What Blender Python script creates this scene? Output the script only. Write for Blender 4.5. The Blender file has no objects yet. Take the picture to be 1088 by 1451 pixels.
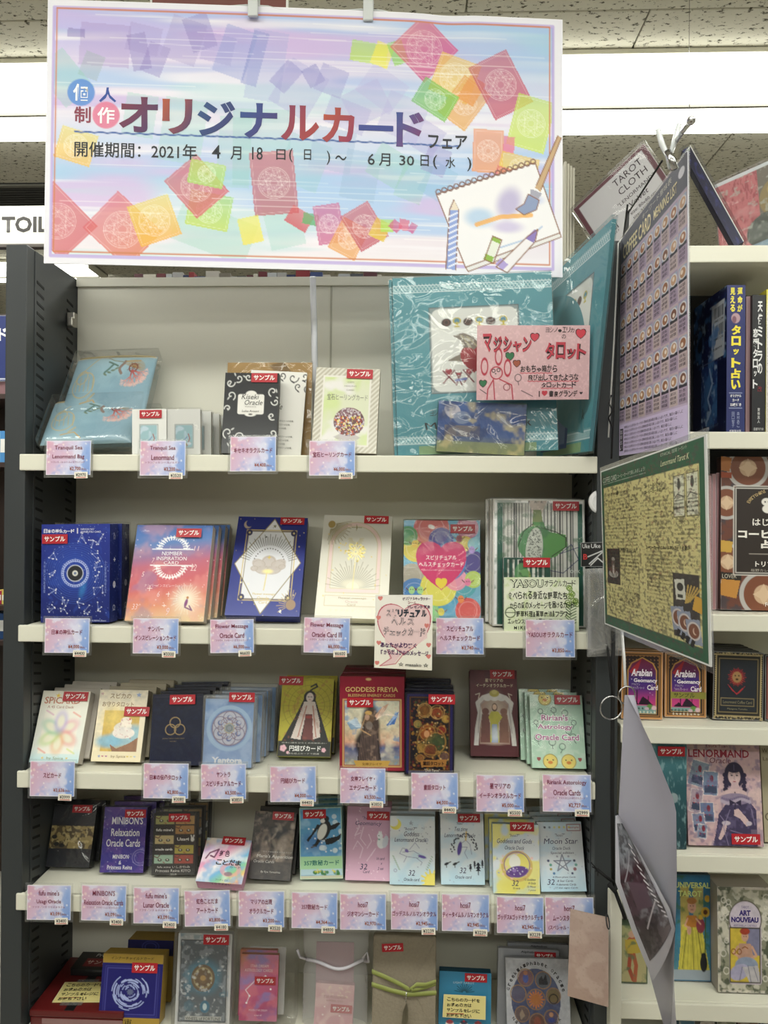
import bpy, bmesh, math, random
import numpy as np
from mathutils import Vector, Matrix

# ------------------------------------------------------------------ camera
SC = bpy.context.scene
COL = SC.collection
FPX = 1120.0
CP = Vector((0.0, -1.23, 1.45))
_y, _p, _r = 0.0392, 0.0020, 0.0072
_F = Vector((-math.sin(_y), math.cos(_y), 0)); _R = Vector((math.cos(_y), math.sin(_y), 0)); _U = Vector((0, 0, 1))
CF = _F*math.cos(_p) + _U*math.sin(_p); _U2 = _U*math.cos(_p) - _F*math.sin(_p)
CR = _R*math.cos(_r) + _U2*math.sin(_r); CU = _U2*math.cos(_r) - _R*math.sin(_r)
cd = bpy.data.cameras.new('camera'); cam = bpy.data.objects.new('camera', cd); COL.objects.link(cam)
cd.sensor_fit = 'HORIZONTAL'; cd.sensor_width = 36.0; cd.lens = 36.0*FPX/1088.0
cd.clip_start = 0.02; cd.clip_end = 60
cam.matrix_world = Matrix(((CR.x, CU.x, -CF.x, CP.x), (CR.y, CU.y, -CF.y, CP.y), (CR.z, CU.z, -CF.z, CP.z), (0, 0, 0, 1)))
SC.camera = cam
# ------------------------------------------------------------------ world, exposure, main lights
SC.view_settings.view_transform = 'Standard'; SC.view_settings.look = 'None'
SC.view_settings.gamma = 1.0; SC.view_settings.use_curve_mapping = False
SC.view_settings.exposure = -0.36
w = bpy.data.worlds.new('world'); SC.world = w; w.use_nodes = True
w.node_tree.nodes['Background'].inputs[0].default_value = (0.80, 0.80, 0.76, 1)
w.node_tree.nodes['Background'].inputs[1].default_value = 0.30
CEIL = 2.70
def area(name, loc, sx, sy, power, col=(0.985, 1.0, 0.955)):
    l = bpy.data.lights.new(name, 'AREA'); l.shape = 'RECTANGLE'; l.size = sx; l.size_y = sy
    l.energy = power; l.color = col
    o = bpy.data.objects.new(name, l); COL.objects.link(o); o.location = loc
    return o
area('ceiling_tube_light', (-0.2, -1.00, CEIL-0.10), 5.0, 0.30, 33)
area('ceiling_tube_light', (-0.2, -3.00, CEIL-0.10), 5.0, 0.30, 34)
area('ceiling_tube_light', (-0.2, -4.90, CEIL-0.10), 5.0, 0.30, 34)
area('ceiling_tube_light', (0.0, 1.10, CEIL-0.10), 7.0, 0.30, 40)

# ------------------------------------------------------------------ helpers
def ray(px, py):
    return CF + CR*((px-544.0)/FPX) + CU*((725.5-py)/FPX)
def atY(px, py, Y):
    d = ray(px, py); return CP + d*((Y-CP.y)/d.y)
def atZ(px, py, z):
    d = ray(px, py); return CP + d*((z-CP.z)/d.z)
def atD(px, py, D):
    return CP + ray(px, py)*D
def proj(P):
    d = P-CP; z = d.dot(CF); return 544+FPX*d.dot(CR)/z, 725.5-FPX*d.dot(CU)/z
def lin(c):
    if isinstance(c, (tuple, list)): v = [x/255.0 for x in c]
    else: v = [((c >> s) & 255)/255.0 for s in (16, 8, 0)]
    return np.array([x/12.92 if x <= 0.04045 else ((x+0.055)/1.055)**2.4 for x in v])
MATS = {}
def mat(name, col, rough=0.5, metal=0.0, var=0.06, scale=30.0, bump=0.0, spec=0.5, coat=0.0, emit=0.0):
    if name in MATS: return MATS[name]
    m = bpy.data.materials.new(name); m.use_nodes = True; n = m.node_tree; b = n.nodes['Principled BSDF']
    c = lin(col)
    tc = n.nodes.new('ShaderNodeTexCoord'); nz = n.nodes.new('ShaderNodeTexNoise'); nz.inputs['Scale'].default_value = scale
    nz.inputs['Detail'].default_value = 3
    n.links.new(tc.outputs['Object'], nz.inputs['Vector'])
    mx = n.nodes.new('ShaderNodeMix'); mx.data_type = 'RGBA'
    mx.inputs[6].default_value = (*(c*(1-var)), 1); mx.inputs[7].default_value = (*np.minimum(c*(1+var), 1), 1)
    n.links.new(nz.outputs['Fac'], mx.inputs[0]); n.links.new(mx.outputs[2], b.inputs['Base Color'])
    b.inputs['Roughness'].default_value = rough; b.inputs['Metallic'].default_value = metal
    b.inputs['Specular IOR Level'].default_value = spec; b.inputs['Coat Weight'].default_value = coat
    if bump:
        bp = n.nodes.new('ShaderNodeBump'); bp.inputs['Strength'].default_value = bump; bp.inputs['Distance'].default_value = 0.002
        n.links.new(nz.outputs['Fac'], bp.inputs['Height']); n.links.new(bp.outputs['Normal'], b.inputs['Normal'])
    if emit:
        b.inputs['Emission Color'].default_value = (*c, 1); b.inputs['Emission Strength'].default_value = emit
    MATS[name] = m; return m
def print_mat(name, rough, coat=0.0, bump=0.0):
    m = bpy.data.materials.new(name); m.use_nodes = True; n = m.node_tree; b = n.nodes['Principled BSDF']
    a = n.nodes.new('ShaderNodeVertexColor'); a.layer_name = 'ink'
    n.links.new(a.outputs['Color'], b.inputs['Base Color']); b.inputs['Roughness'].default_value = rough
    b.inputs['Coat Weight'].default_value = coat; b.inputs['Coat Roughness'].default_value = 0.12
    nz = n.nodes.new('ShaderNodeTexNoise'); nz.inputs['Scale'].default_value = 60
    tc = n.nodes.new('ShaderNodeTexCoord'); n.links.new(tc.outputs['Object'], nz.inputs['Vector'])
    bp = n.nodes.new('ShaderNodeBump'); bp.inputs['Strength'].default_value = 0.06+bump; bp.inputs['Distance'].default_value = 0.002
    n.links.new(nz.outputs['Fac'], bp.inputs['Height']); n.links.new(bp.outputs['Normal'], b.inputs['Normal'])
    MATS[name] = m; return m
print_mat('matt_print', 0.55); print_mat('gloss_print', 0.42, 0.08); print_mat('foil_print', 0.3, 0.35, 0.08)
def film_mat(name, tint=(0.97, 0.97, 0.97), rough=0.12, base=0.03, scale=22, bump=0.5, haze=0.0):
    m = bpy.data.materials.new(name); m.use_nodes = True; n = m.node_tree; n.nodes.remove(n.nodes['Principled BSDF'])
    out = n.nodes['Material Output']
    tr = n.nodes.new('ShaderNodeBsdfTransparent'); tr.inputs[0].default_value = (*tint, 1)
    gl = n.nodes.new('ShaderNodeBsdfGlossy'); gl.inputs['Roughness'].default_value = rough; gl.inputs[0].default_value = (0.95, 0.95, 0.93, 1)
    fr = n.nodes.new('ShaderNodeFresnel'); fr.inputs[0].default_value = 1.4
    ad = n.nodes.new('ShaderNodeMath'); ad.operation = 'MULTIPLY_ADD'; ad.inputs[1].default_value = 0.35; ad.inputs[2].default_value = base
    mx = n.nodes.new('ShaderNodeMixShader')
    tc = n.nodes.new('ShaderNodeTexCoord'); nz = n.nodes.new('ShaderNodeTexNoise'); nz.inputs['Scale'].default_value = scale
    nz.inputs['Distortion'].default_value = 1.2; nz.inputs['Detail'].default_value = 1.5
    bp = n.nodes.new('ShaderNodeBump'); bp.inputs['Strength'].default_value = bump; bp.inputs['Distance'].default_value = 0.01
    L = n.links.new
    L(tc.outputs['Object'], nz.inputs['Vector']); L(nz.outputs['Fac'], bp.inputs['Height'])
    L(bp.outputs['Normal'], gl.inputs['Normal']); L(bp.outputs['Normal'], fr.inputs['Normal'])
    L(fr.outputs[0], ad.inputs[0]); L(ad.outputs[0], mx.inputs[0]); L(tr.outputs[0], mx.inputs[1]); L(gl.outputs[0], mx.inputs[2])
    last = mx
    if haze:
        df = n.nodes.new('ShaderNodeBsdfDiffuse'); df.inputs[0].default_value = (0.8, 0.8, 0.8, 1)
        m2 = n.nodes.new('ShaderNodeMixShader'); m2.inputs[0].default_value = haze
        L(mx.outputs[0], m2.inputs[1]); L(df.outputs[0], m2.inputs[2]); last = m2
    L(last.outputs[0], out.inputs[0]); MATS[name] = m; return m
film_mat('clear_film', base=0.005, scale=14, bump=0.25, rough=0.1); film_mat('crumpled_film', base=0.03, scale=17, bump=0.8, rough=0.07, haze=0.01)
film_mat('clear_plastic', base=0.04, rough=0.06, scale=4, bump=0.05, haze=0.05)
film_mat('milky_plastic', base=0.05, rough=0.15, scale=6, bump=0.1, haze=0.14)
film_mat('organza', base=0.02, rough=0.4, scale=40, bump=0.4, haze=0.22)
film_mat('laminate', base=0.0, rough=0.15, scale=5, bump=0.15, haze=0.02)
IV = mat('ivory_steel', 0xE4E2D2, 0.38, var=0.03, scale=6, bump=0.02)
BK = mat('beige_steel', 0xDAD8CA, 0.5, var=0.04, scale=3)
DG = mat('grey_steel', 0x34383A, 0.45, var=0.10, scale=8, bump=0.05)
DK = mat('slot_black', 0x0B0C0D, 0.8)
BLK = mat('black_plastic', 0x121214, 0.4)
WH = mat('white_card', 0xE8E8E4, 0.6, var=0.03)
CHR = mat('chrome_wire', 0xC8C8C8, 0.2, metal=1.0)

def mesh_obj(name, V, F, m, parent=None, smooth=False, M=None):
    me = bpy.data.meshes.new(name); me.from_pydata([tuple(v) for v in V], [], F); me.update()
    for x in (m if isinstance(m, (list, tuple)) else [m]): me.materials.append(x)
    if smooth: me.polygons.foreach_set('use_smooth', [True]*len(F))
    return link(name, me, parent, M)
def link(name, me, parent=None, M=None):
    o = bpy.data.objects.new(name, me); COL.objects.link(o)
    if parent: o.parent = parent
    if M is not None: o.matrix_basis = M
    return o
def boxmesh(name, x0, x1, y0, y1, z0, z1, m, bev=0.0, seg=2):
    bm = bmesh.new()
    vs = [bm.verts.new(p) for p in ((x0, y0, z0), (x1, y0, z0), (x1, y1, z0), (x0, y1, z0), (x0, y0, z1), (x1, y0, z1), (x1, y1, z1), (x0, y1, z1))]
    for f in ((0, 3, 2, 1), (4, 5, 6, 7), (0, 1, 5, 4), (1, 2, 6, 5), (2, 3, 7, 6), (3, 0, 4, 7)): bm.faces.new([vs[i] for i in f])
    if bev: bmesh.ops.bevel(bm, geom=bm.edges[:], offset=bev, segments=seg, profile=0.6, affect='EDGES')
    me = bpy.data.meshes.new(name); bm.to_mesh(me); bm.free(); me.materials.append(m); return me
def box(name, x0, x1, y0, y1, z0, z1, m, parent=None, bev=0.0, M=None, seg=2):
    return link(name, boxmesh(name, x0, x1, y0, y1, z0, z1, m, bev, seg), parent, M)
def tube_geo(pts, r, n=8, closed=False):
    pts = [Vector(p) for p in pts]; V = []; F = []; N = len(pts)
    for i, p in enumerate(pts):
        a = pts[(i-1) % N] if (i > 0 or closed) else p; b = pts[(i+1) % N] if (i < N-1 or closed) else p
        t = (b-a).normalized(); u = t.cross(Vector((0.13, 0.21, 0.97)))
        if u.length < 0.1: u = t.cross(Vector((1, 0, 0)))
        u.normalize(); v = t.cross(u); rr = r[i] if isinstance(r, (list, tuple)) else r
        for k in range(n):
            q = 2*math.pi*k/n; V.append(p+(u*math.cos(q)+v*math.sin(q))*rr)
    for i in range(N if closed else N-1):
        j = (i+1) % N
        for k in range(n): F.append((i*n+k, i*n+(k+1) % n, j*n+(k+1) % n, j*n+k))
    if not closed: F += [tuple(range(n))[::-1], tuple(range((N-1)*n, N*n))]
    return V, F
def tube(name, pts, r, m, parent=None, n=8, closed=False):
    V, F = tube_geo(pts, r, n, closed); return mesh_obj(name, V, F, m, parent, True)
def tag(o, label=None, cat=None, group=None, kind=None):
    if label: o['label'] = label
    if cat: o['category'] = cat
    if group: o['group'] = group
    if kind: o['kind'] = kind
    return o
def thing(name, label, cat, M=None, group=None, loc=None):
    o = bpy.data.objects.new(name, None); COL.objects.link(o); o.empty_display_size = 0.03
    if M is not None: o.matrix_basis = M
    if loc is not None: o.location = loc
    return tag(o, label, cat, group)
def copy_tree(o, parent=None, skip=()):
    c = o.copy(); COL.objects.link(c); c.parent = parent
    c.matrix_basis = o.matrix_basis.copy()
    for ch in list(o.children):
        if ch.name.split('.')[0] not in skip: copy_tree(ch, c, skip)
    return c

# ------------------------------------------------------------------ text glyphs as flat meshes
_TX = {}
def glyphs(s, bold=0.0, res=2):
    k = (s, bold, res)
    if k in _TX: return _TX[k]
    cu = bpy.data.curves.new('t', 'FONT'); cu.body = s; cu.size = 1; cu.resolution_u = res; cu.offset = bold; cu.fill_mode = 'FRONT'
    o = bpy.data.objects.new('t', cu); me = o.to_mesh(); me.calc_loop_triangles()
    V = np.zeros(len(me.vertices)*3); me.vertices.foreach_get('co', V); V = V.reshape(-1, 3)[:, :2]
    T = np.zeros(len(me.loop_triangles)*3, int); me.loop_triangles.foreach_get('vertices', T); T = T.reshape(-1, 3)
    o.to_mesh_clear(); bpy.data.objects.remove(o); bpy.data.curves.remove(cu)
    if len(V) == 0: V = np.zeros((3, 2)); T = np.zeros((0, 3), int); lo = V[0]; sz = np.ones(2)
    else: lo = V.min(0); sz = np.maximum(V.max(0)-lo, 1e-4)
    _TX[k] = ((V-lo)/sz, T, sz[0]/sz[1]); return _TX[k]

# ------------------------------------------------------------------ printed artwork: a grid of inked vertices plus glyph meshes
_rs = np.random.RandomState(5); _LAT = _rs.rand(16, 64, 64)
def vn(x, y, seed=0):
    L = _LAT[seed % 16]; xi = np.floor(x).astype(int); yi = np.floor(y).astype(int); fx = x-xi; fy = y-yi
    fx = fx*fx*(3-2*fx); fy = fy*fy*(3-2*fy); xi &= 63; yi &= 63; x1 = (xi+1) & 63; y1 = (yi+1) & 63
    return (L[yi, xi]*(1-fx)+L[yi, x1]*fx)*(1-fy)+(L[y1, xi]*(1-fx)+L[y1, x1]*fx)*fy
def fbm(x, y, seed=0, o=3):
    s = 0; a = 0.5; t = 0
    for i in range(o): s = s+a*vn(x*2**i+i*7.3, y*2**i+i*3.1, seed+i); t += a; a *= 0.5
    return s/t
def sst(a, b, x):
    t = np.clip((x-a)/(b-a), 0, 1); return t*t*(3-2*t)
QG = 1.17
class P:
    def __init__(s, W, H, bg=0xFFFFFF, q=1.0):
        if W*H < 40000: q = q*QG
        s.W, s.H, s.q = float(W), float(H), q; nx = max(2, int(W*q)+1); ny = max(2, int(H*q)+1); s.nx, s.ny = nx, ny
        s.X, s.Y = np.meshgrid(np.linspace(0, W, nx), np.linspace(0, H, ny)); s.C = np.zeros((ny, nx, 3)); s.C[:] = lin(bg); s.T = []
    def mix(s, m, c):
        m = np.clip(m, 0, 1)[..., None]; s.C = s.C*(1-m)+(lin(c) if not isinstance(c, np.ndarray) else c)*m; return s
    def g(s, stops, ang=90, a=1.0):
        r = math.radians(ang); dx, dy = math.cos(r), math.sin(r); t = (s.X/s.W)*dx+(s.Y/s.H)*dy
        t = (t-t.min())/max(1e-6, t.max()-t.min()); ks = [k for k, _ in stops]; cs = np.array([lin(c) for _, c in stops])
        s.C = s.C*(1-a)+np.stack([np.interp(t, ks, cs[:, i]) for i in range(3)], -1)*a; return s
    def nz(s, sc, seed, c, lo=0.5, hi=0.7, a=1.0, sx=1.0, o=3):
        return s.mix(sst(lo, hi, fbm(s.X/sc*sx, s.Y/sc, seed, o))*a, c)
    def el(s, x, y, rx, ry=None, c=0, a=1.0, rot=0, soft=None):
        ry = rx if ry is None else ry; r = math.radians(rot); dx, dy = s.X-x, s.Y-y
        u = (dx*math.cos(r)+dy*math.sin(r))/rx; v = (-dx*math.sin(r)+dy*math.cos(r))/ry; d = np.sqrt(u*u+v*v)
        e = soft if soft is not None else 0.6/s.q/max(0.5, min(rx, ry)); return s.mix((1-sst(1-e, 1+e, d))*a, c)
    def rg(s, x, y, r, w, c, a=1.0, ry=None):
        ry = ry or r; d = np.abs(np.hypot(s.X-x, (s.Y-y)*r/ry)-r); return s.mix((1-sst(w/2-.3, w/2+.7, d))*a, c)
    def ln(s, pts, w, c, a=1.0):
        d = np.full(s.X.shape, 1e9)
        for (x0, y0), (x1, y1) in zip(pts[:-1], pts[1:]):
            ex, ey = x1-x0, y1-y0; L = ex*ex+ey*ey+1e-9; t = np.clip(((s.X-x0)*ex+(s.Y-y0)*ey)/L, 0, 1)
            d = np.minimum(d, np.hypot(s.X-x0-t*ex, s.Y-y0-t*ey))
        return s.mix((1-sst(w/2-.3, w/2+.7, d))*a, c)
    def pg(s, pts, c, a=1.0):
        ins = np.zeros(s.X.shape, bool); n = len(pts)
        for i in range(n):
            x0, y0 = pts[i]; x1, y1 = pts[(i+1) % n]
            if y0 == y1: continue
            ins ^= ((y0 > s.Y) != (y1 > s.Y)) & (s.X < (x1-x0)*(s.Y-y0)/(y1-y0)+x0)
        return s.mix(ins*a, c)
    def rc(s, x0, y0, x1, y1, c, a=1.0, r=0.0):
        cx, cy = (x0+x1)/2, (y0+y1)/2; qx = np.abs(s.X-cx)-(x1-x0)/2+r; qy = np.abs(s.Y-cy)-(y1-y0)/2+r
        d = np.hypot(np.maximum(qx, 0), np.maximum(qy, 0))+np.minimum(np.maximum(qx, qy), 0)-r
        return s.mix((1-sst(-.5/s.q, .5/s.q, d))*a, c)
    def fr(s, x0, y0, x1, y1, c, w=1.0, a=1.0): return s.ln([(x0, y0), (x1, y0), (x1, y1), (x0, y1), (x0, y0)], w, c, a)
    def rr(s, cx, cy, w, h, rot, c, a=1.0):
        r = math.radians(rot); C, S = math.cos(r), math.sin(r)
        return s.pg([(cx+x*C-y*S, cy+x*S+y*C) for x, y in ((-w/2, -h/2), (w/2, -h/2), (w/2, h/2), (-w/2, h/2))], c, a)
    def st(s, x, y, r, c, n=5, inn=0.42, a=1.0, rot=-90):
        return s.pg([(x+(r if k % 2 == 0 else r*inn)*math.cos(math.radians(rot+180*k/n)), y+(r if k % 2 == 0 else r*inn)*math.sin(math.radians(rot+180*k/n))) for k in range(2*n)], c, a)
    def heart(s, x, y, r, c, a=1.0):
        u = (s.X-x)/r; v = -(s.Y-y)/r+0.15; f = (u*u+v*v-0.62)**3-u*u*v**3*1.1; return s.mix((f < 0)*a, c)
    def tex(s, a=.25, sc=5, seed=4, o=3):
        s.C = np.clip(s.C*(1+a*2*(fbm(s.X/sc, s.Y/sc, seed, o)-.5)[..., None]*np.array([1.0, .95, .85])), 0, 1); return s
    def dots(s, n, seed, r, c, bx=None, a=1.0):
        R = random.Random(seed); x0, y0, x1, y1 = bx or (0, 0, s.W, s.H)
        for i in range(n): s.el(R.uniform(x0, x1), R.uniform(y0, y1), r*R.uniform(.5, 1.1), c=c, a=a*R.uniform(.5, 1))
        return s
    def rays(s, x, y, r0, r1, n, c, w=.6, a=1.0, a0=0, a1=360):
        for k in range(n):
            q = math.radians(a0+(a1-a0)*k/max(1, n if a1-a0 == 360 else n-1)); rr = r1 if k % 2 == 0 else r0+(r1-r0)*.75
            s.ln([(x+r0*math.cos(q), y+r0*math.sin(q)), (x+rr*math.cos(q), y+rr*math.sin(q))], w, c, a)
        return s
    def t(s, tx, x0, y0, x1, y1, c=0x101010, bold=0.0, rot=0, sh=0.0, res=2, mid=False, jit=0, c2=None, keep=False):
        """writes tx inside the rectangle x0,y0 - x1,y1"""
        if jit:
            R = random.Random(hash(tx) % 9999 if False else sum(map(ord, tx))); n = len(tx); w = (x1-x0)/n; y_ = 0
            ws = [1.0 if ord(ch) > 300 else 0.62 for ch in tx]; T = sum(ws); x = x0
            for ch, u in zip(tx, ws):
                cw = (x1-x0)*u/T
                if ch.strip():
                    V, F, asp = glyphs(ch, bold, res); small = ch in 'ッャュョァィゥェォっゃゅょ、。,.・'; hh = (y1-y0)*(.62 if small else 1)*R.uniform(.86, 1.08); ww = min(cw*.92, hh*asp) if asp < .7 else cw*.9
                    if ch in 'ー-~〜': hh = (y1-y0)*.12; yy = (y0+y1)/2
                    else: yy = y1-hh/2
                    s._put(V, F, x+cw/2+R.uniform(-.3, .3)*jit, yy+R.uniform(-.5, .5)*jit, ww, hh, math.radians(R.uniform(-5, 5)*jit)+math.radians(rot)*0, sh, c, c2)
                x += cw
            return s
        V, F, asp = glyphs(tx, bold, res); w, h = x1-x0, y1-y0
        if keep: w = min(w, h*asp)
        s._put(V, F, (x0+x1)/2, (y0+y1)/2, w, h, math.radians(rot), sh, c, c2); return s
    def _put(s, V, F, cx, cy, w, h, r, sh, c, c2):
        x = (V[:, 0]-.5)*w; y = (.5-V[:, 1])*h; x = x+(-y)*sh; X = cx+x*math.cos(r)-y*math.sin(r); Y = cy+x*math.sin(r)+y*math.cos(r)
        if c2 is not None:
            t = V[:, :1]*.6+(1-V[:, 1:2])*.4; cc = lin(c)*(1-t)+lin(c2)*t
        else: cc = np.tile(lin(c), (len(V), 1))
        s.T.append((X, Y, F, cc))
    def vtext(s, tx, x, y0, y1, w, c, bold=0.0):
        n = len(tx); st = (y1-y0)/n
        for i, ch in enumerate(tx):
            if ch == 'ー':
                s.t('|', x-w*.06, y0+i*st, x+w*.06, y0+(i+.9)*st, c, bold); continue
            k = .6 if ch in 'ッャュョ' else 1.0
            if ch.strip(): s.t(ch, x-w/2*k, y0+(i+.5)*st-st*.44*k, x+w/2*k, y0+(i+.5)*st+st*.44*k, c, bold)
        return s
    def build(s, name, fn, m='gloss_print', parent=None, canvas=True):
        """fn(u, v, lift) -> Nx3 array;  u, v in 0..1 from the top-left corner"""
        VV = []; CC = []; tot = []; idx = []; base = 0
        if canvas:
            u = (s.X/s.W).ravel(); v = (s.Y/s.H).ravel(); VV.append(fn(u, v, 0.0004)); CC.append(s.C.reshape(-1, 3))
            I = np.arange(s.nx*s.ny).reshape(s.ny, s.nx); q = np.stack([I[:-1, :-1], I[1:, :-1], I[1:, 1:], I[:-1, 1:]], -1).reshape(-1)
            idx.append(q); tot.append(np.full(len(q)//4, 4)); base = s.nx*s.ny
        for k, (X, Y, F, cc) in enumerate(s.T):
            VV.append(fn(X/s.W, Y/s.H, 0.0008+0.00001*(k % 30))); CC.append(cc); idx.append(F.ravel()+base); tot.append(np.full(len(F), 3)); base += len(X)
        V = np.concatenate(VV); C = np.concatenate(CC); idx = np.concatenate(idx); tot = np.concatenate(tot)
        me = bpy.data.meshes.new(name); me.vertices.add(len(V)); me.vertices.foreach_set('co', V.ravel().astype(np.float32))
        me.loops.add(len(idx)); me.loops.foreach_set('vertex_index', idx.astype(np.int32))
        me.polygons.add(len(tot)); me.polygons.foreach_set('loop_start', np.concatenate([[0], np.cumsum(tot)[:-1]]).astype(np.int32))
        me.update(calc_edges=True); me.validate()
        at = me.color_attributes.new('ink', 'FLOAT_COLOR', 'POINT'); at.data.foreach_set('color', np.concatenate([C, np.ones((len(C), 1))], 1).ravel().astype(np.float32))
        me.materials.append(MATS[m] if isinstance(m, str) else m); return link(name, me, parent)
def flat(w, h, y=0.0, z0=0.0):
    def fn(u, v, l): return np.stack([(u-.5)*w, np.full_like(u, y-l), z0+(1-v)*h], -1)
    return fn
def quadmap(A, B, C, D, nrm=None, bulge=None):
    """A,B,C,D = top-left, top-right, bottom-right, bottom-left"""
    A, B, C, D = [np.array(p) for p in (A, B, C, D)]; n = np.cross(B-A, D-A) if nrm is None else np.array(nrm); n = n/np.linalg.norm(n)
    if nrm is None and np.dot(n, np.array(CP)-(A+B+C+D)/4) < 0: n = -n
    def fn(u, v, l):
        u = u[:, None]; v = v[:, None]; p = (A*(1-u)+B*u)*(1-v)+(D*(1-u)+C*u)*v
        if bulge is not None: p = p+n*bulge(u, v)
        return p+n*l
    return fn

# ------------------------------------------------------------------ the red sample sticker
ST_W, ST_H = 0.0415, 0.0150
_ps = P(38, 14, 0xB3202C, 2); _ps.t('サンプル', 3.5, 2.8, 34.5, 11.0, 0xF4F0EC, bold=0.03)
STICK = _ps.build('sample_sticker', flat(ST_W, ST_H, -0.0012)).data
_STM = boxmesh('sample_sticker', -ST_W/2-.0005, ST_W/2+.0005, -0.0015, -0.0011, -.0005, ST_H+.0005, mat('sticker_red', 0xA01824, 0.4), 0.0)
bpy.data.objects.remove(bpy.data.objects['sample_sticker'])
def sticker(parent, w, h, x, y, W, H, sc=1.0, rot=0):
    M = Matrix.Translation(((x/W-.5)*w, -0.0006, (1-y/H)*h-ST_H*sc/2)) @ Matrix.Rotation(math.radians(-rot), 4, 'Y') @ Matrix.Scale(sc, 4)
    return link('sample_sticker', STICK, parent, M)

# ------------------------------------------------------------------ shelf stock placed on a shelf and leaning back
FITLOG = []
def frame(quad, zs, t, lean, yaw=0.0, Y=None):
    TL, TR, BR, BL = quad; bm_ = ((BL[0]+BR[0])/2, (BL[1]+BR[1])/2); tm = ((TL[0]+TR[0])/2, (TL[1]+TR[1])/2); yw = math.radians(yaw)
    best = None; lo, hi = lean
    for i in range(25):
        th = math.radians(lo+(hi-lo)*i/24); zf = zs+t*math.sin(th)
        if Y is not None: p = atY(bm_[0], bm_[1], Y); p.z = zf
        else:
            p = atZ(bm_[0], bm_[1], zf)
            if p.y < 0.004: p = atY(bm_[0], bm_[1], 0.004); p.z = zf
        p = p+Vector((0, 0, .0007)); b = Vector((-math.sin(yw), math.cos(yw), 0)); xa = Vector((math.cos(yw), math.sin(yw), 0)); za = Vector((0, 0, 1))*math.cos(th)+b*math.sin(th)
        a, c = 0.02, 0.6
        for _ in range(40):
            h = (a+c)/2
            if proj(p+za*h)[1] > tm[1]: a = h
            else: c = h
        sk = proj(p+za*h)[0]-tm[0]; roll = sk/max(20, abs(bm_[1]-tm[1]))
        if best is None or abs(roll) < abs(best[0])-1e-4: best = (roll, th, p, h, b, xa, za)
    roll, th, p, h, b, xa, za = best; dep = (p-CP).dot(CF); w = math.hypot(BR[0]-BL[0], (BR[1]-BL[1])*0)/FPX*dep/max(.3, math.cos(yw))
    if p.x < .3 and p.x+w/2 > .2752: p.x = .2752-w/2
    if p.x < .3 and p.x-w/2 < -.6125: p.x = -.6125+w/2
    ya = xa.cross(za)*-1
    roll = max(-.05, min(.05, roll))
    c_, s_ = math.cos(-roll), math.sin(-roll); x2 = xa*c_-za*s_*1; z2 = za*c_+xa*s_
    M = Matrix(((x2.x, ya.x, z2.x, p.x), (x2.y, ya.y, z2.y, p.y), (x2.z, ya.z, z2.z, p.z+abs(roll)*w/2), (0, 0, 0, 1)))
    FITLOG.append((round(math.degrees(th)), round(math.degrees(roll), 1), round(p.y, 3), round(p.y+h*math.sin(th)+t, 3), round(w, 3), round(h, 3)))
    return M, w, h, th, b
def stock(name, label, quad, zs, t, paint, side=0xDDDDDD, lean=(8, 26), stk=None, behind=0, blabel=None, cat='card box', group=None, Y=None, yaw=0,
          film=None, printm='gloss_print', q=1.0, step=None, shift=0.0, case=None, top=None, sink=0.0, bev=0.0012, rise=0.0, jitter=0.002, skip=(), sc=1.0, bh=None):
    M, w, h, th, b = frame(quad, zs, t, lean, yaw, Y)
    W = abs(quad[2][0]-quad[3][0]); H = abs((quad[3][1]+quad[2][1]-quad[0][1]-quad[1][1])/2)
    root = thing(name, label, cat, M, group)
    box('box_body', -w/2, w/2, 0, t, 0, h, mat('card_%06x' % side, side, 0.45, var=0.04, scale=40), root, bev)
    p = P(W, H, 0xFFFFFF, q); paint(p, W, H)
    p.build('cover_print', flat(w, h), printm, root)
    if top is not None: box('box_flap', -w/2+.0005, w/2-.0005, .0003, t-.0003, h-.0002, h+.0006, mat('card_%06x' % top, top, 0.45), root)
    if case:
        m, d = case; me = boxmesh('plastic_case', -w/2-d, w/2+d, -d*.8, t+.0003, .0001, h+d*1.3, MATS[m], min(d*.9, .004), 3); link('plastic_case', me, root)
    if film: link('shrink_film', boxmesh('shrink_film', -w/2-.0014, w/2+.0014, -.0022, t+.0006, -.0002, h+.0022, MATS[film], .0012, 1), root)
    if stk: 
        for (sx, sy) in (stk if isinstance(stk, list) else [stk]): 
            s_ = sticker(root, w, h, sx, sy, W, H, sc)
            if case: s_.location.y -= .003
            elif film: s_.location.y -= .0018
    st = max(step or 0, (t+.0030)/math.cos(th)); R = random.Random(label)
    for k in range(behind):
        if M.translation.y+h*math.sin(th)+t*math.cos(th)+st*(k+1)+(case[1]*1.2*(k+1)+case[1]*.4 if case else .001) > .1765: break
        c = copy_tree(root, None, ('sample_sticker',)+tuple(skip)); off = b*(st*(k+1)+(case[1]*1.2*(k+1) if case else 0))+Vector((shift*(k+1)+R.uniform(-jitter, jitter), 0, rise*(k+1)))
        c.matrix_basis = Matrix.Translation(off) @ M
        c['label'] = (blabel[k] if isinstance(blabel, list) else (blabel or 'same box as the front sample, standing behind it')+', '+['first', 'second', 'third', 'fourth', 'fifth', 'sixth'][k]+' one back')
        c['group'] = group or ('copies behind the '+label.split(',')[0])[:60]
    if behind: root['group'] = group or ('copies behind the '+label.split(',')[0])[:60]
    return root, w, h, W, H
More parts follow.
